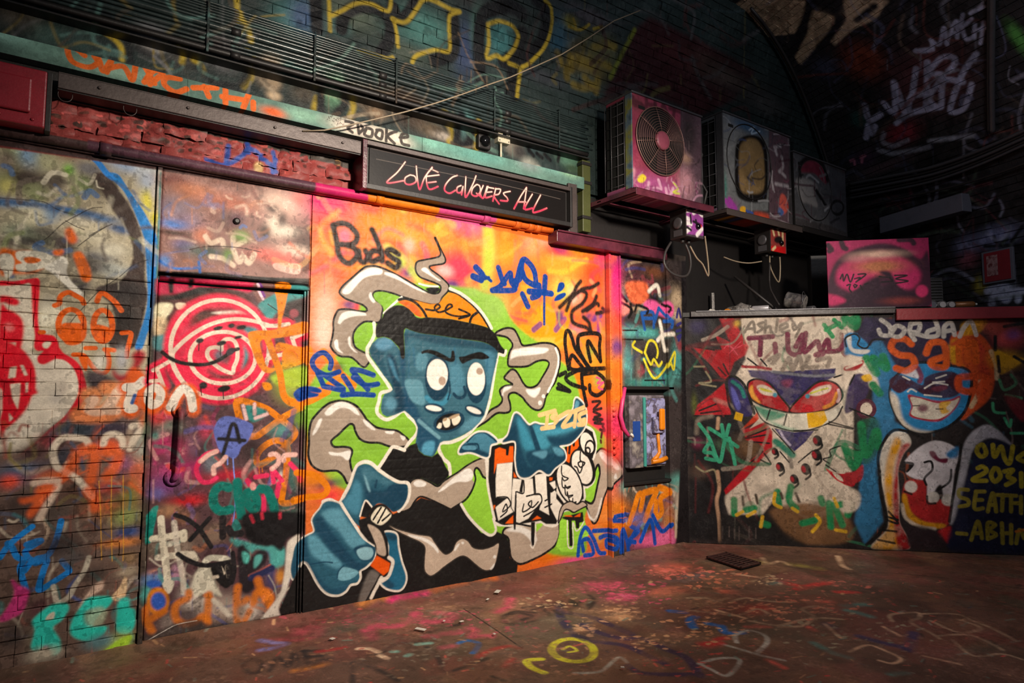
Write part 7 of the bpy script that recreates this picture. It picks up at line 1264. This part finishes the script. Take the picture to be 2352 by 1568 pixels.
# --- red cabinet at the left edge
rc = thing('red_cabinet', 'red enamelled metal box mounted high above the brick bay', 'box', (-0.45, -0.1, 2.97))
part('cabinet_body', MB().box(-0.80, -0.10, -0.19, 0.03, 2.975, 3.30), M_REDBOX, rc, 0.008); part('raised_panel', MB().box(-0.74, -0.165, -0.215, -0.19, 3.04, 3.235), M_REDBOX, rc, 0.01)
for x in (-0.30, -0.155): part('screw', MB().lathe((x, -0.19, 3.01), (0, -1, 0), [(0, 0.010), (0.006, 0.009), (0.009, 0.004)], 8), M_REDBOX, rc)
part('side_flange', MB().box(-0.10, -0.075, -0.16, 0.03, 2.97, 3.31), M_BLACK, rc, 0.003)
# --- ring hooks under the channel
for i, (px_, py_, lab) in enumerate(((150, 218, 'thin wire ring hanging under the steel beam near the red box'), (299, 250, 'thin wire ring hanging below the small steel stud'))):
    c = pix_left(px_, py_, -0.12); a = np.linspace(0, 2 * math.pi, 25)
    t = thing('wire_ring', lab, 'ring', (c[0], -0.12, c[2] - 0.04), 'wire rings under the steel beam')
    part('ring', MB().tube([(c[0] + 0.035 * math.cos(q), -0.12, c[2] + 0.04 * math.sin(q)) for q in a], 0.0022, 5, False), M_STEEL, t); part('stem', MB().tube([(c[0], -0.12, c[2] + 0.04), (c[0], -0.12, 3.318)], 0.003, 5), M_STEEL, t)
# --- conduits
cy = -0.075
for i, (z, r) in enumerate(((3.737, .020), (3.772, .011), (3.798, .010), (3.828, .016), (3.860, .012), (3.898, .022), (3.934, .010), (3.957, .010), (3.977, .007), (3.995, .007), (4.013, .007), (4.031, .007), (4.053, .010))):
    x1 = 4.02 + random.uniform(-0.05, 0.06); pts = [(x, cy + 0.004 * math.sin(x * 1.7 + i), z + 0.012 * math.sin(x * 0.8 + 0.4)) for x in np.linspace(-2.4, x1, 46)]
    names = ('thick black lowest', 'second lowest thin', 'third lowest thin', 'medium dark teal fourth', 'fifth from the bottom slim', 'stoutest blue-grey', 'slim seventh from the bottom', 'slim eighth from the bottom', 'fourth from the top thin', 'third from the top thin', 'second from the top thin', 'topmost thin', 'uppermost dark')
    t = thing('conduit', ('lowest and blackest', 'second', 'third', 'fourth', 'fifth', 'stout sixth', 'seventh', 'eighth', 'ninth', 'tenth', 'eleventh', 'twelfth', 'topmost')[i] + (' conduit of the bundle on the high wall' if i in (0, 12) else ' conduit counted upward in the bundle on the high wall'), 'conduit', (0, cy, z), 'conduits bundled along the high wall')
    part('conduit_run', MB().tube(pts, r, 8), M_BLACK if i == 0 else M_CONDP, t)
    for x in (-0.3, 0.9, 1.95, 3.1): 
        if r > 0.012: part('coupler', MB().tube([(x - 0.03, cy, z + 0.012 * math.sin(x * 0.8 + 0.4)), (x + 0.03, cy, z + 0.012 * math.sin(x * 0.8 + 0.4))], r * 1.18, 8), M_BLACK, t)
for i, x in enumerate((-0.6, 0.72, 1.42, 2.05, 2.95, 3.65)):
    whole('conduit_bracket', MB().box(x, x + 0.014, cy - 0.026, cy - 0.023, 3.715, 4.06).box(x, x + 0.014, cy - 0.026, 0.03, 3.713, 3.717).box(x, x + 0.014, cy - 0.026, 0.03, 4.068, 4.072), M_UPPER, 'flat steel strap holding the conduit bundle, ' + ('first', 'second', 'third', 'fourth', 'fifth', 'sixth')[i] + ' from the red box', 'bracket', 'straps over the conduits')
tag(link('conduit_tray', MB().box(-2.4, 4.02, -0.10, -0.002, 3.685, 3.695).mesh('conduit_tray', (1, 0, 3.7)), M_BLACK, None, (1, 0, 3.7)), 'narrow black tray under the bundle of conduits', 'tray')
# --- small square socket, lens sensor
sb = thing('socket_box', 'small cream square box with a dark centre on a short conduit', 'socket', (3.08, 0.0, 3.56))
part('box_body', MB().box(3.02, 3.145, -0.06, 0.01, 3.645, 3.765), M_CREAM, sb, 0.006); part('knockout', MB().lathe((3.082, -0.06, 3.705), (0, -1, 0), [(0, 0.022), (0.003, 0.022), (0.004, 0.016)], 12), M_CAMDOME, sb)
for a in (3.036, 3.129):
    for b in (3.661, 3.749): part('screw', MB().lathe((a, -0.06, b), (0, -1, 0), [(0, 0.006), (0.003, 0.005)], 6), M_STEEL, sb)
part('conduit_stub', MB().tube([(3.07, -0.025, 3.65), (3.07, -0.025, 3.50)], 0.010, 8), M_CREAM, sb); part('inner_plate', MB().box(3.06, 3.104, -0.063, -0.058, 3.68, 3.73), M_CREAM, sb, 0.002)
cs = thing('dome_sensor', 'round black lens sensor left of the cream square box', 'sensor', (2.89, 0, 3.62))
part('housing', MB().box(2.83, 2.955, -0.05, 0.01, 3.555, 3.68), M_BLACK, cs, 0.015); part('lens', MB().lathe((2.89, -0.05, 3.62), (0, -1, 0), [(0, 0.05), (0.02, 0.046), (0.036, 0.03), (0.042, 0.01)], 16), M_CAMDOME, cs)
# --- slack cable from the beam up to the vault
cabpx = [(695, 301), (745, 299), (800, 288), (860, 274), (930, 257), (1000, 237), (1060, 217), (1120, 195), (1170, 178), (1230, 152), (1290, 125), (1350, 88), (1410, 48), (1470, 24)]
ys = np.interp(range(len(cabpx)), [0, 5, 9, 13], [-0.165, -0.28, -0.34, -0.42])
whole('slack_cable', MB().tube([pix_left(a, b, y) for (a, b), y in zip(cabpx, ys)], 0.0055, 6), M_WIRE, 'pale slack cable slung from the steel beam up across the conduits', 'cable')
# --- air conditioners
YF, YB = -0.55, -0.21
def fan_guard(parent, cx, cz, r, y):
    g = MB(); n = 11
    for i in range(n):
        rr = r * (0.27 + 0.73 * i / (n - 1)); q = np.linspace(0, 2 * math.pi, 41)
        g.tube([(cx + rr * math.cos(a), y - 0.012 - 0.03 * (1 - (rr / r) ** 2), cz + rr * math.sin(a)) for a in q], 0.0022 if i < n - 1 else 0.006, 4, False)
    for j in range(8):
        a = j * math.pi / 4 + 0.2; g.tube([(cx + q * r * math.cos(a), y - 0.014 - 0.03 * (1 - q * q), cz + q * r * math.sin(a)) for q in (0.25, 0.5, 0.75, 1.0)], 0.003, 4)
    fg = part('fan_guard', g, M_GRILLE, parent)
    part('guard_hub', MB().lathe((cx, y - 0.02, cz), (0, -1, 0), [(0, r * 0.29), (0.018, r * 0.28), (0.026, r * 0.2), (0.028, 0.01)], 20), M_HUB, fg)
    part('fan_dark_disc', MB().lathe((cx, y - 0.003, cz), (0, 1, 0), [(0, r * 0.98), (0.003, r * 0.98)], 28), M_PIT, parent)  # flat near-black disc over the panel, shade of the fan opening as colour
    for j in range(3):
        b = MB(); a0 = j * 2.094 + 0.5; V = []
        for q in (0.2, 0.55, 0.92):
            for s_ in (-0.42, 0.0, 0.42): a = a0 + s_ + 0.25 * q; V.append((cx + r * q * math.cos(a), y - 0.012 - 0.008 * s_, cz + r * q * math.sin(a)))
        V2 = [(x_, y_ + 0.004, z_) for x_, y_, z_ in V]; b.add(V + V2, [(0, 1, 4, 3), (1, 2, 5, 4), (3, 4, 7, 6), (4, 5, 8, 7), (9, 12, 13, 10), (10, 13, 14, 11), (12, 15, 16, 13), (13, 16, 17, 14), (0, 9, 10, 1), (1, 10, 11, 2), (6, 7, 16, 15), (7, 8, 17, 16), (0, 3, 12, 9), (3, 6, 15, 12), (2, 11, 14, 5), (5, 14, 17, 8)]); part('fan_blade', b, M_FAN, parent)
def ac_unit(x0, xs, x1, z0, z1, label, fan):
    t = thing('air_conditioner', label, 'air conditioner', ((x0 + x1) / 2, (YF + YB) / 2, z0), 'air conditioner units on the dark wall')
    part('casing', MB().box(x0, x1, YF + 0.012, YB, z0, z1 - 0.012), M_AC, t, 0.008)
    cx, cz, r = x0 + (xs - x0) * 0.53, z0 + (z1 - z0) * 0.56, min((xs - x0) * 0.475, (z1 - z0) * 0.40)
    part('front_panel', MB().box(x0 + 0.004, xs - 0.004, YF, YF + 0.014, z0 + 0.01, z1 - 0.02), M_AC, t, 0.004); sp_ = part('service_panel', MB().box(xs + 0.002, x1 - 0.003, YF + 0.003, YF + 0.014, z0 + 0.01, z1 - 0.02), M_AC, t, 0.004)
    part('top_cover', MB().box(x0 - 0.008, x1 + 0.008, YF - 0.008, YB + 0.005, z1 - 0.018, z1), M_GREY, t, 0.004)
    for k in range(9): z = z0 + 0.06 + k * (z1 - z0 - 0.14) / 8; part('side_bar', MB().tube([(x0 - 0.012, YF + 0.09, z), (x0 - 0.012, YB, z)], 0.004, 4), M_GREY, t)
    for k in range(4): y = YF + 0.09 + k * (YB - YF - 0.09) / 3; part('side_bar', MB().tube([(x0 - 0.014, y, z0 + 0.04), (x0 - 0.014, y, z1 - 0.05)], 0.004, 4), M_GREY, t)
    part('coil', MB().box(x0 - 0.004, x0 + 0.01, YF + 0.09, YB - 0.01, z0 + 0.04, z1 - 0.05), M_PIT, t)
    part('corner_post', MB().box(x0 - 0.006, x0 + 0.004, YF + 0.004, YF + 0.085, z0 + 0.01, z1 - 0.02), fan[2], t, 0.002)
    part('grip_slot', MB().box(x0 + 0.08, x0 + 0.16, YF - 0.003, YF + 0.004, z1 - 0.145, z1 - 0.115), M_PIT, t)
    if fan[0]: fan_guard(t, cx, cz, r, YF - 0.002)
    else: part('cover_ring', MB().tube([(cx + r * math.cos(a), YF - 0.004, cz + r * 1.05 * math.sin(a)) for a in np.linspace(0, 2 * math.pi, 41)], 0.006, 6, False), M_BLACK, t)
    for a in (x0 + 0.08, x1 - 0.12): part('foot', MB().box(a, a + 0.05, YF - 0.02, YB + 0.02, z0 - 0.02, z0), M_BLACK, t, 0.003)
    return t
M_ACSIDE = blotchy('graffiti_side', ((80, 100, 120), (130, 130, 60), (96, 116, 130), (60, 80, 100)), 6, 0.4)
ac_unit(4.125, 4.79, 5.075, 3.31, 4.205, 'pink-sprayed air conditioner unit with a bare round fan guard', (True, 0, M_ACSIDE))
ac_unit(5.405, 6.19, 6.58, 3.33, 4.345, 'silver and black sprayed air conditioner unit with a tan rounded patch', (False, 0, M_GREY))
ac_unit(6.63, 7.40, 7.72, 3.35, 4.20, 'darkest air conditioner unit, farthest along the row', (False, 0, M_BLACK))
# --- angle-iron brackets
def rack(x0, x1, z, label, mat):
    t = thing('support_bracket', label, 'bracket', ((x0 + x1) / 2, -0.3, z), 'angle-iron brackets under the air conditioners')
    for x in (x0, x1 - 0.05): part('arm', MB().box(x, x + 0.05, -0.64, 0.02, z - 0.055, z - 0.045).box(x, x + 0.008, -0.64, 0.02, z - 0.055, z - 0.005), mat, t, 0.002)
    part('front_rail', MB().box(x0, x1, -0.65, -0.642, z - 0.07, z - 0.008).box(x0, x1, -0.65, -0.58, z - 0.014, z - 0.006), mat, t, 0.002); part('rear_rail', MB().box(x0, x1, -0.2, -0.15, z - 0.03, z - 0.02), mat, t)
    return t
rack(4.06, 5.10, 3.292, 'rusty pink bracket frame carrying the pink air conditioner', M_MAROON); rack(5.30, 6.59, 3.312, 'dark bracket frame carrying the silver air conditioner', M_STEEL); rack(6.61, 7.80, 3.332, 'dark bracket frame carrying the farthest air conditioner', M_BLACK)
# --- isolator switches below the units
def isolator(x0, x1, z0, z1, y, label, k):
    t = thing('isolator_switch', label, 'switch', ((x0 + x1) / 2, y, z0), 'isolator switches below the air conditioners')
    part('switch_body', MB().box(x0, x1, y, y + 0.20, z0, z1), M_BLACK, t, 0.008); cv_ = part('cover', MB().box(x0 + 0.004, x1 - 0.004, y - 0.008, y + 0.006, z0 + 0.004, z1 - 0.004), M_SW, t, 0.004)
    part('side_dial', MB().lathe((x0, y + 0.10, z1 - 0.12), (-1, 0, 0), [(0, 0.055), (0.008, 0.055), (0.014, 0.045), (0.016, 0.03)], 20), M_GREY, t); part('side_label', MB().box(x0 - 0.004, x0, y + 0.05, y + 0.15, z0 + 0.02, z0 + 0.08), M_GREY, t)
    part('knob', MB().lathe(((x0 + x1) / 2 + 0.03, y - 0.008, (z0 + z1) / 2 - 0.02), (0, -1, 0), [(0, 0.03), (0.02, 0.026), (0.03, 0.012)], 12), M_CAMDOME, cv_); part('hanger', MB().box(x0 + 0.05, x1 - 0.05, y + 0.06, y + 0.10, z1, z1 + 0.012), M_STEEL, t)
    for q in (0.25, 0.6): part('gland', MB().lathe((x0 + (x1 - x0) * q, y + 0.10, z0), (0, 0, -1), [(0, 0.022), (0.03, 0.02), (0.04, 0.014)], 10), M_BLACK, t)
isolator(4.815, 5.06, 2.975, 3.24, -0.55, 'isolator switch covered in purple and white stickers', 0); isolator(6.15, 6.43, 3.0, 3.26, -0.55, 'isolator switch with red and black sticker cover', 1)
def cable(name, pxs, y, r, mat, label, cat='cable', group=None):
    q = smooth_pts(np.array(pxs, float), False, 6.0)
    yy = np.interp(np.linspace(0, 1, len(q)), np.linspace(0, 1, len(y)), y) if hasattr(y, '__len__') else [y] * len(q)
    return whole(name, MB().tube([pix_left(a, b, c) for (a, b), c in zip(q, yy)], r, 7), mat, label, cat, group)
cable('flex_cable', [(1541, 556), (1528, 580), (1526, 606), (1540, 625), (1560, 634), (1578, 632), (1586, 612), (1584, 585), (1574, 560)], (-0.46, -0.52, -0.46), 0.012, M_DARKWIRE, 'thick looped flexible cable hanging under the stickered purple switch', group='cables under the switches')
cable('flex_cable', [(1585, 565), (1600, 592), (1614, 607), (1627, 634), (1626, 600), (1619, 542)], (-0.46, -0.5, -0.54), 0.008, M_WIRE, 'tan v-shaped cable hanging from the stickered purple switch', group='cables under the switches')
cable('flex_cable', [(1662, 590), (1690, 600), (1720, 604), (1750, 600)], (-0.3, -0.4, -0.5), 0.007, M_WIRE, 'pale sagging cable left of the red stickered switch', group='cables under the switches')
cable('flex_cable', [(1768, 588), (1770, 615), (1788, 648), (1792, 620), (1791, 590)], (-0.46, -0.5), 0.008, M_WIRE, 'narrow v-shaped cable below the red stickered switch', group='cables under the switches')
cable('flex_cable', [(1768, 600), (1768, 655), (1778, 680), (1790, 700)], (-0.46, -0.5, -0.7), 0.009, M_DARKWIRE, 'dark cable dropping from the red switch to the ledge litter', group='cables under the switches')
whole('refrigerant_hose', MB().tube([(5.13, -0.42, 4.02), (5.17, -0.47, 3.86), (5.12, -0.44, 3.66), (5.19, -0.5, 3.48), (5.14, -0.5, 3.33)], 0.012, 7), M_DARKWIRE, 'dark hose snaking down beside the pink air conditioner', 'hose')
# --- fuse box in the niche
fb = thing('fuse_box', 'lilac fuse box daubed with orange paint inside the wall niche', 'fuse box', (4.82, 0.0, 0.70))
part('box_body', MB().box(4.56, 5.05, -0.03, 0.045, 0.79, 1.49), M_FUSEG, fb, 0.01); cp = part('cover_plate', MB().box(4.77, 5.04, -0.055, -0.03, 0.81, 1.46), M_FUSE, fb, 0.012); part('hinge_strip', MB().box(4.735, 4.768, -0.05, -0.03, 0.80, 1.47), M_TEALP, fb, 0.006)
part('switch_block', MB().box(4.83, 4.98, -0.10, -0.055, 1.12, 1.28), M_FUSE, cp, 0.012); part('switch_lever', MB().box(4.88, 4.95, -0.135, -0.10, 1.15, 1.36), M_ORANGE, cp, 0.02)
part('paint_run', MB().tube([(4.91, -0.058, 1.14), (4.92, -0.062, 1.02), (4.93, -0.062, 0.93), (4.89, -0.062, 0.885), (4.84, -0.06, 0.86)], [0.02, 0.016, 0.018, 0.022, 0.02], 8), M_ORANGE, fb); part('paint_run', MB().tube([(4.82, -0.06, 0.845), (4.95, -0.06, 0.85), (5.03, -0.06, 0.87)], 0.025, 8), M_ORANGE, fb)
part('blue_stamp', MB().box(4.60, 4.70, -0.034, -0.029, 1.05, 1.24), plain('blue_paint', (30, 70, 150), 0.5), fb); part('cable_lug', MB().tube([(4.565, -0.03, 1.12), (4.58, -0.04, 1.11), (4.60, -0.03, 1.09)], 0.014, 8), M_CHALK, fb)
# ================================================================== things on the ledge
LZ = 2.347
bq = [map_right([[x, y]])[0] for x, y in ((1898, 555), (2133, 545), (2133, 706), (1898, 706))]
s0, s1 = bq[0][0], bq[1][0]; zt = max(bq[0][1], bq[1][1])
bd = thing('painted_board', 'pink square board painted with a dark ring and figures on the ledge', 'board', tuple(rw_pt((s0 + s1) / 2, LZ + 0.013, -0.03)))
part('panel', MB().obox(rw_pt(s0, LZ + 0.013, -0.005), RW_DIR * (s1 - s0), -RW_N * 0.018, (0, 0, zt - LZ - 0.013)), M_BOARD, bd, 0.002)
part('batten', MB().obox(rw_pt(s0 + 0.1, LZ + 0.013, -0.023), RW_DIR * 0.04, -RW_N * 0.025, (0, 0, zt - LZ - 0.05)), M_BLACK, bd); part('batten', MB().obox(rw_pt(s1 - 0.14, LZ + 0.013, -0.023), RW_DIR * 0.04, -RW_N * 0.025, (0, 0, zt - LZ - 0.05)), M_BLACK, bd)
def on_ledge(px, back):                    # a point on the ledge at an image column, set back from the edge
    s = map_right([[px, 712]])[0][0]; return rw_pt(s, LZ, -back)
def lying(name, c, ang, tilt, prof, mats, label, cat, group=None, extra=None):
    ax = Vector((math.cos(ang) * math.cos(tilt), math.sin(ang) * math.cos(tilt), math.sin(tilt)))
    t = thing(name, label, cat, tuple(c), group); return t, ax
def spray_can(px, back, ang, mat, label):
    c = on_ledge(px, back) + np.array([0, 0, 0.033]); ax = Vector((math.cos(ang), math.sin(ang), 0)); t = thing('spray_can', label, 'spray can', (c[0], c[1], LZ), 'spray cans lying on the ledge')
    part('can_body', MB().lathe(c, ax, [(0, 0.028), (0.006, 0.032), (0.15, 0.032), (0.165, 0.026), (0.172, 0.018)], 14), mat, t); part('nozzle', MB().lathe(Vector(c) + ax * 0.172, ax, [(0, 0.012), (0.016, 0.011), (0.02, 0.006)], 10), M_CHALK, t)
RA = math.atan2(RW_DIR[1], RW_DIR[0])
spray_can(2205, 0.10, RA - 0.15, M_CANB, 'brown spray can lying on the ledge right of the pink board')
spray_can(1768, 0.035, RA + 2.9, M_CANW, 'pale spray can lying among the crumpled litter')
spray_can(1880, 0.14, RA + 2.2, M_GREY, 'grey spray can lying against the left edge of the pink board')
for i, (px_, r, lab) in enumerate(((2150, 0.038, 'glinting round bottle base nearest the pink board'), (2172, 0.036, 'pale round can end in the middle of the small row on the ledge'), (2193, 0.034, 'dull round can end beside the brown spray can'))):
    c = on_ledge(px_, 0.05) + np.array([0, 0, r]); t = thing('can_end', lab, 'can', (c[0], c[1], LZ), 'round can ends on the ledge')
    part('can_body', MB().lathe(c, tuple(-RW_N), [(0, r * 0.85), (0.006, r), (0.12, r), (0.126, r * 0.8)], 14), M_GLASS if i == 0 else M_CANW, t); part('rim', MB().tube([tuple(c + RW_DIR * r * 0.9 * math.cos(a) + np.array([0, 0, r * 0.9 * math.sin(a)]) + RW_N * 0.001) for a in np.linspace(0, 6.283, 17)], 0.004, 5, False), M_GREY, t)
c = on_ledge(1818, 0.13) + np.array([0, 0, 0.125]); ax = Vector(tuple(RW_DIR * 0.86 + RW_N * 0.42 + np.array([0, 0, -0.28]))).normalized()
pt = thing('paint_tin', 'dented grey paint tin tipped over on the ledge', 'paint tin', (c[0], c[1], LZ)); part('tin_wall', MB().lathe(c - np.array(ax) * 0.02, ax, [(0, 0.082), (0.008, 0.088), (0.02, 0.084), (0.17, 0.084), (0.178, 0.089), (0.186, 0.084)], 20), M_TIN, pt); part('lid', MB().lathe(Vector(c) + ax * 0.168, ax, [(0, 0.076), (0.004, 0.076)], 20), M_TRASH, pt)
part('wire_handle', MB().tube([tuple(c + np.array(ax) * 0.16 + np.array(Vector(ax).cross(Vector((0, 0, 1))).normalized()) * 0.088 * math.cos(a) + np.array([0, 0, 1]) * 0.12 * math.sin(a)) for a in np.linspace(0, math.pi, 13)], 0.003, 5), M_GREY, pt)
def crumple(name, c, r, mat, label, cat, group, seed, flat=0.6):
    bm = bmesh.new(); bmesh.ops.create_icosphere(bm, subdivisions=2, radius=1.0); rr = np.random.default_rng(seed)
    for v in bm.verts: k = 1 + rr.uniform(-0.35, 0.3); v.co = Vector((v.co.x * r * k * 1.3, v.co.y * r * k, max(-0.55, v.co.z) * r * k * flat))
    zmin = min(v.co.z for v in bm.verts)
    for v in bm.verts: v.co.z -= zmin
    m = bpy.data.meshes.new(name); bm.to_mesh(m); bm.free(); o = link(name, m, mat, None, tuple(c)); o.rotation_euler = (0, 0, rr.uniform(0, 3)); return tag(o, label, cat, group)
for i, (px_, bk, r, mt, lab) in enumerate(((1636, 0.03, 0.04, M_CHALK, 'small white paper wad at the corner end of the ledge'), (1674, 0.03, 0.032, M_ORANGE, 'small orange-brown glinting scrap on the ledge'), (1694, 0.03, 0.032, M_TRASH, 'small grey scrap right of the orange one'), (1708, 0.15, 0.10, M_TRASH, 'largest crumpled grey bag on the ledge'), (1764, 0.26, 0.075, M_TRASH, 'crumpled pale bag beside the largest one'), (1728, 0.03, 0.03, M_CHALK, 'white crumpled wad left of the pale spray can'), (1797, 0.03, 0.025, M_GREY, 'dark crumpled wad touching the paint tin'), (1656, 0.03, 0.022, M_CHALK, 'tiny pale wad between two scraps on the ledge'))):
    crumple('litter_wad', on_ledge(px_, bk), r, mt, lab, 'litter', 'crumpled litter on the ledge', 40 + i)
whole('wooden_stick', MB().tube([tuple(on_ledge(1700, 0.30) + np.array([0, 0, 0.42])), tuple(on_ledge(1745, 0.2) + np.array([0, 0, 0.22])), tuple(on_ledge(1790, 0.1) + np.array([0, 0, 0.02]))], 0.014, 6), M_DARKWIRE, 'dark stick leaning down onto the ledge litter', 'stick')
whole('tape_strip', MB().obox(rw_pt(map_right([[1640, 640]])[0][0], LZ + 0.02, -0.25), RW_DIR * 0.03, RW_N * 0.01, (0, 0, 0.22)), M_TRASH, 'upright pale strip behind the ledge near the corner', 'strip', bevel=0.003)
q = rw_pt(map_right([[1862, 700]])[0][0], 0, -0.50)
whole('meter_box', MB().obox((q[0] + 0.1, q[1] - 0.1, LZ + 0.001), RW_DIR * 0.2, -RW_N * 0.14, (0, 0, 0.66)), M_BLACK, 'dark grey metal box standing behind the ledge by the pink board', 'box', bevel=0.01)
# louvre grille behind the board
q = rw_pt(map_right([[2142, 700]])[0][0], LZ, -0.28); gl = thing('louvre_grille', 'dark louvred grille panel right of the pink board', 'grille', tuple(q))
part('grille_frame', MB().obox(q, RW_DIR * 0.22, -RW_N * 0.02, (0, 0, 0.34)), M_BLACK, gl)
for i in range(11): part('louvre', MB().obox(q + RW_DIR * 0.01 + RW_N * 0.016 + np.array([0, 0, 0.015 + i * 0.029]), RW_DIR * 0.2, -RW_N * 0.016 + np.array([0, 0, 0.008]), (0, 0, 0.006)), M_GREY, gl)
# ================================================================== on the end wall
def bw(px, py, out=0.0):
    q = back_hit(np.array([[px, py]], float))[0]; return np.array(back_pt(q[0], q[1], -out))
def bw_rect(x0, y0, x1, y1, out):
    return [bw(x0, y0, out), bw(x1, y1, out)]
a, b = bw(2040, 520, 0.0), bw(2232, 470, 0.0); d = b - a; d[2] = 0; L = np.linalg.norm(d); d /= L
whole('pale_lintel', MB().obox((a[0], a[1], a[2] - 0.10), d * L, BW_N * 0.14, (0, 0, 0.20)), M_WHITEISH, 'pale horizontal lintel beam high on the dark end wall', 'beam', bevel=0.006)
a2, b2 = bw(2262, 650), bw(2330, 570); d2 = b2 - a2; d2[2] = 0; L2 = np.linalg.norm(d2); d2 /= L2
fr = thing('framed_notice', 'red notice in a pale frame on the dark end wall', 'notice', tuple(a2)); part('frame', MB().obox(a2 - np.array([0, 0, 0.02]), d2 * L2, BW_N * 0.03, (0, 0, b2[2] - a2[2] + 0.04)), M_WHITEISH, fr, 0.004); part('sheet', MB().obox(a2 + d2 * 0.03 + BW_N * 0.028, d2 * (L2 - 0.06), BW_N * 0.008, (0, 0, b2[2] - a2[2])), M_REDBOX, fr); part('print', MB().obox(a2 + d2 * 0.06 + BW_N * 0.036 + np.array([0, 0, 0.06]), d2 * (L2 * 0.35), BW_N * 0.003, (0, 0, (b2[2] - a2[2]) * 0.7)), blotchy('notice_print', ((120, 40, 46), (190, 150, 150), (110, 36, 40)), 16), fr)
def bw_tube(name, pxs, r, mat, label, cat, group):
    q = smooth_pts(np.array(pxs, float), False, 12.0); return whole(name, MB().tube([bw(x, y, 0.05) for x, y in q], r, 8), mat, label, cat, group)
for i, (o_, r) in enumerate(((0, .02), (9, .012), (17, .018), (26, .012), (33, .016))):
    bw_tube('conduit', [(1956, 420 + o_), (2050, 402 + o_), (2150, 380 + o_), (2250, 345 + o_), (2352, 300 + o_), (2420, 268 + o_)], r, M_DARKWIRE if i % 2 else M_GREY, ('topmost', 'second', 'third', 'fourth', 'lowest')[i] + ' of the five conduits rising along the dark end wall', 'conduit', 'conduits on the end wall')
bw_tube('conduit', [(1960, 478), (2060, 455), (2180, 430), (2300, 395), (2420, 350)], 0.014, M_DARKWIRE, 'lone dark conduit just above the pale lintel beam', 'conduit', 'conduits on the end wall')
bw_tube('downpipe', [(2284, -60), (2284, 60), (2284, 180), (2286, 300)], 0.028, M_GREY, 'grey upright pipe crossing the scrawls on the end wall', 'pipe', 'pipes on the end wall'); bw_tube('downpipe', [(2276, -60), (2276, 60), (2276, 180), (2278, 300)], 0.016, M_DARKWIRE, 'thin dark pipe running beside the grey upright pipe', 'pipe', 'pipes on the end wall')
# cables along the groin of the two vaults
def groin(z):
    x, y = 7.0, -1.0
    yv = -RV + math.sqrt(max(0, RV * RV - max(0, z - ZS) ** 2)); off = BR - math.sqrt(max(0, BR * BR - max(0, z - BZ) ** 2))
    # on plane y = yv, offset from end wall = off
    # (x - BW0x)*Nx + (yv - BW0y)*Ny = off
    return np.array([BW0[0] + (off - (yv - BW0[1]) * BW_N[1]) / BW_N[0], yv, z])
for i in range(4):
    pts = []
    for z in np.linspace(3.2, 5.72, 40):
        q = groin(z); pts.append(q + np.array([-0.10 - 0.035 * i, -0.06 - 0.02 * i + 0.0, 0.0]))
    whole('groin_cable', MB().tube(pts, 0.016 if i % 2 else 0.011, 6), M_WIRE if i == 1 else M_DARKWIRE, ('cable tucked deepest in the groin of the vault', 'pale cable following the groin of the vault', 'third cable out from the groin of the vault', 'outermost cable along the groin of the vault')[i], 'cable', 'cables along the vault groin')
# ================================================================== on the floor
dg = thing('drain_grate', 'rusty iron drain grate let into the floor near the corner', 'drain grate', (5.15, -0.8, 0.0))
gq = [map_floor([[x, y]])[0] for x, y in ((1622, 1283), (1668, 1272), (1745, 1299), (1702, 1309))]; o_ = np.array([*gq[0], 0.012]); e1 = np.array([*(gq[1] - gq[0]), 0]); e2 = np.array([*(gq[3] - gq[0]), 0])
part('pit', MB().obox(o_ - np.array([0, 0, 0.010]), e1, e2, (0, 0, 0.006)), M_PIT, dg)
part('rim', MB().obox(o_, e1 * 0.06, e2, (0, 0, 0.010)).obox(o_ + e1 * 0.94, e1 * 0.06, e2, (0, 0, 0.010)).obox(o_, e1, e2 * 0.04, (0, 0, 0.010)).obox(o_ + e2 * 0.96, e1, e2 * 0.04, (0, 0, 0.010)), M_GRATE, dg)
for i in range(1, 9): part('bar', MB().obox(o_ + e2 * (i / 9 - 0.015), e1, e2 * 0.035, (0, 0, 0.008)), M_GRATE, dg)
part('cross_bar', MB().obox(o_ + e1 * 0.48, e1 * 0.05, e2, (0, 0, 0.009)), M_GRATE, dg)
def scrap(px, py, l, w, ang, label):
    p = map_floor([[px, py]])[0]; o = link('paper_scrap', MB().box(-l / 2, l / 2, -w / 2, w / 2, 0, 0.004).mesh('paper_scrap'), M_CHALK, None, (p[0], p[1], 0.006), 0.001); o.rotation_euler = (0.02, 0.03, ang); tag(o, label, 'litter', 'white scraps on the floor')
scrap(1143, 1360, 0.075, 0.035, 0.7, 'largest white paper scrap on the floor below the black shirt'); scrap(1120, 1378, 0.035, 0.015, 0.7, 'tiny white scrap nearer the camera than the largest one'); scrap(966, 1447, 0.07, 0.03, -1.0, 'white cigarette-end scrap on the pink floor paint'); scrap(1060, 1429, 0.03, 0.018, 0.2, 'small white chip on the pink floor scrawl')
scrap(763, 1469, 0.03, 0.025, 0.4, 'pale chip on the floor left of the black scrawl'); scrap(1020, 1428, 0.018, 0.015, 0.9, 'tiniest white dot on the pink floor scrawl'); scrap(1430, 1535, 0.022, 0.02, 0.9, 'white chip on the floor between the blue outlines'); scrap(1135, 1458, 0.016, 0.016, 0.1, 'white dot on the floor left of the floor seam')
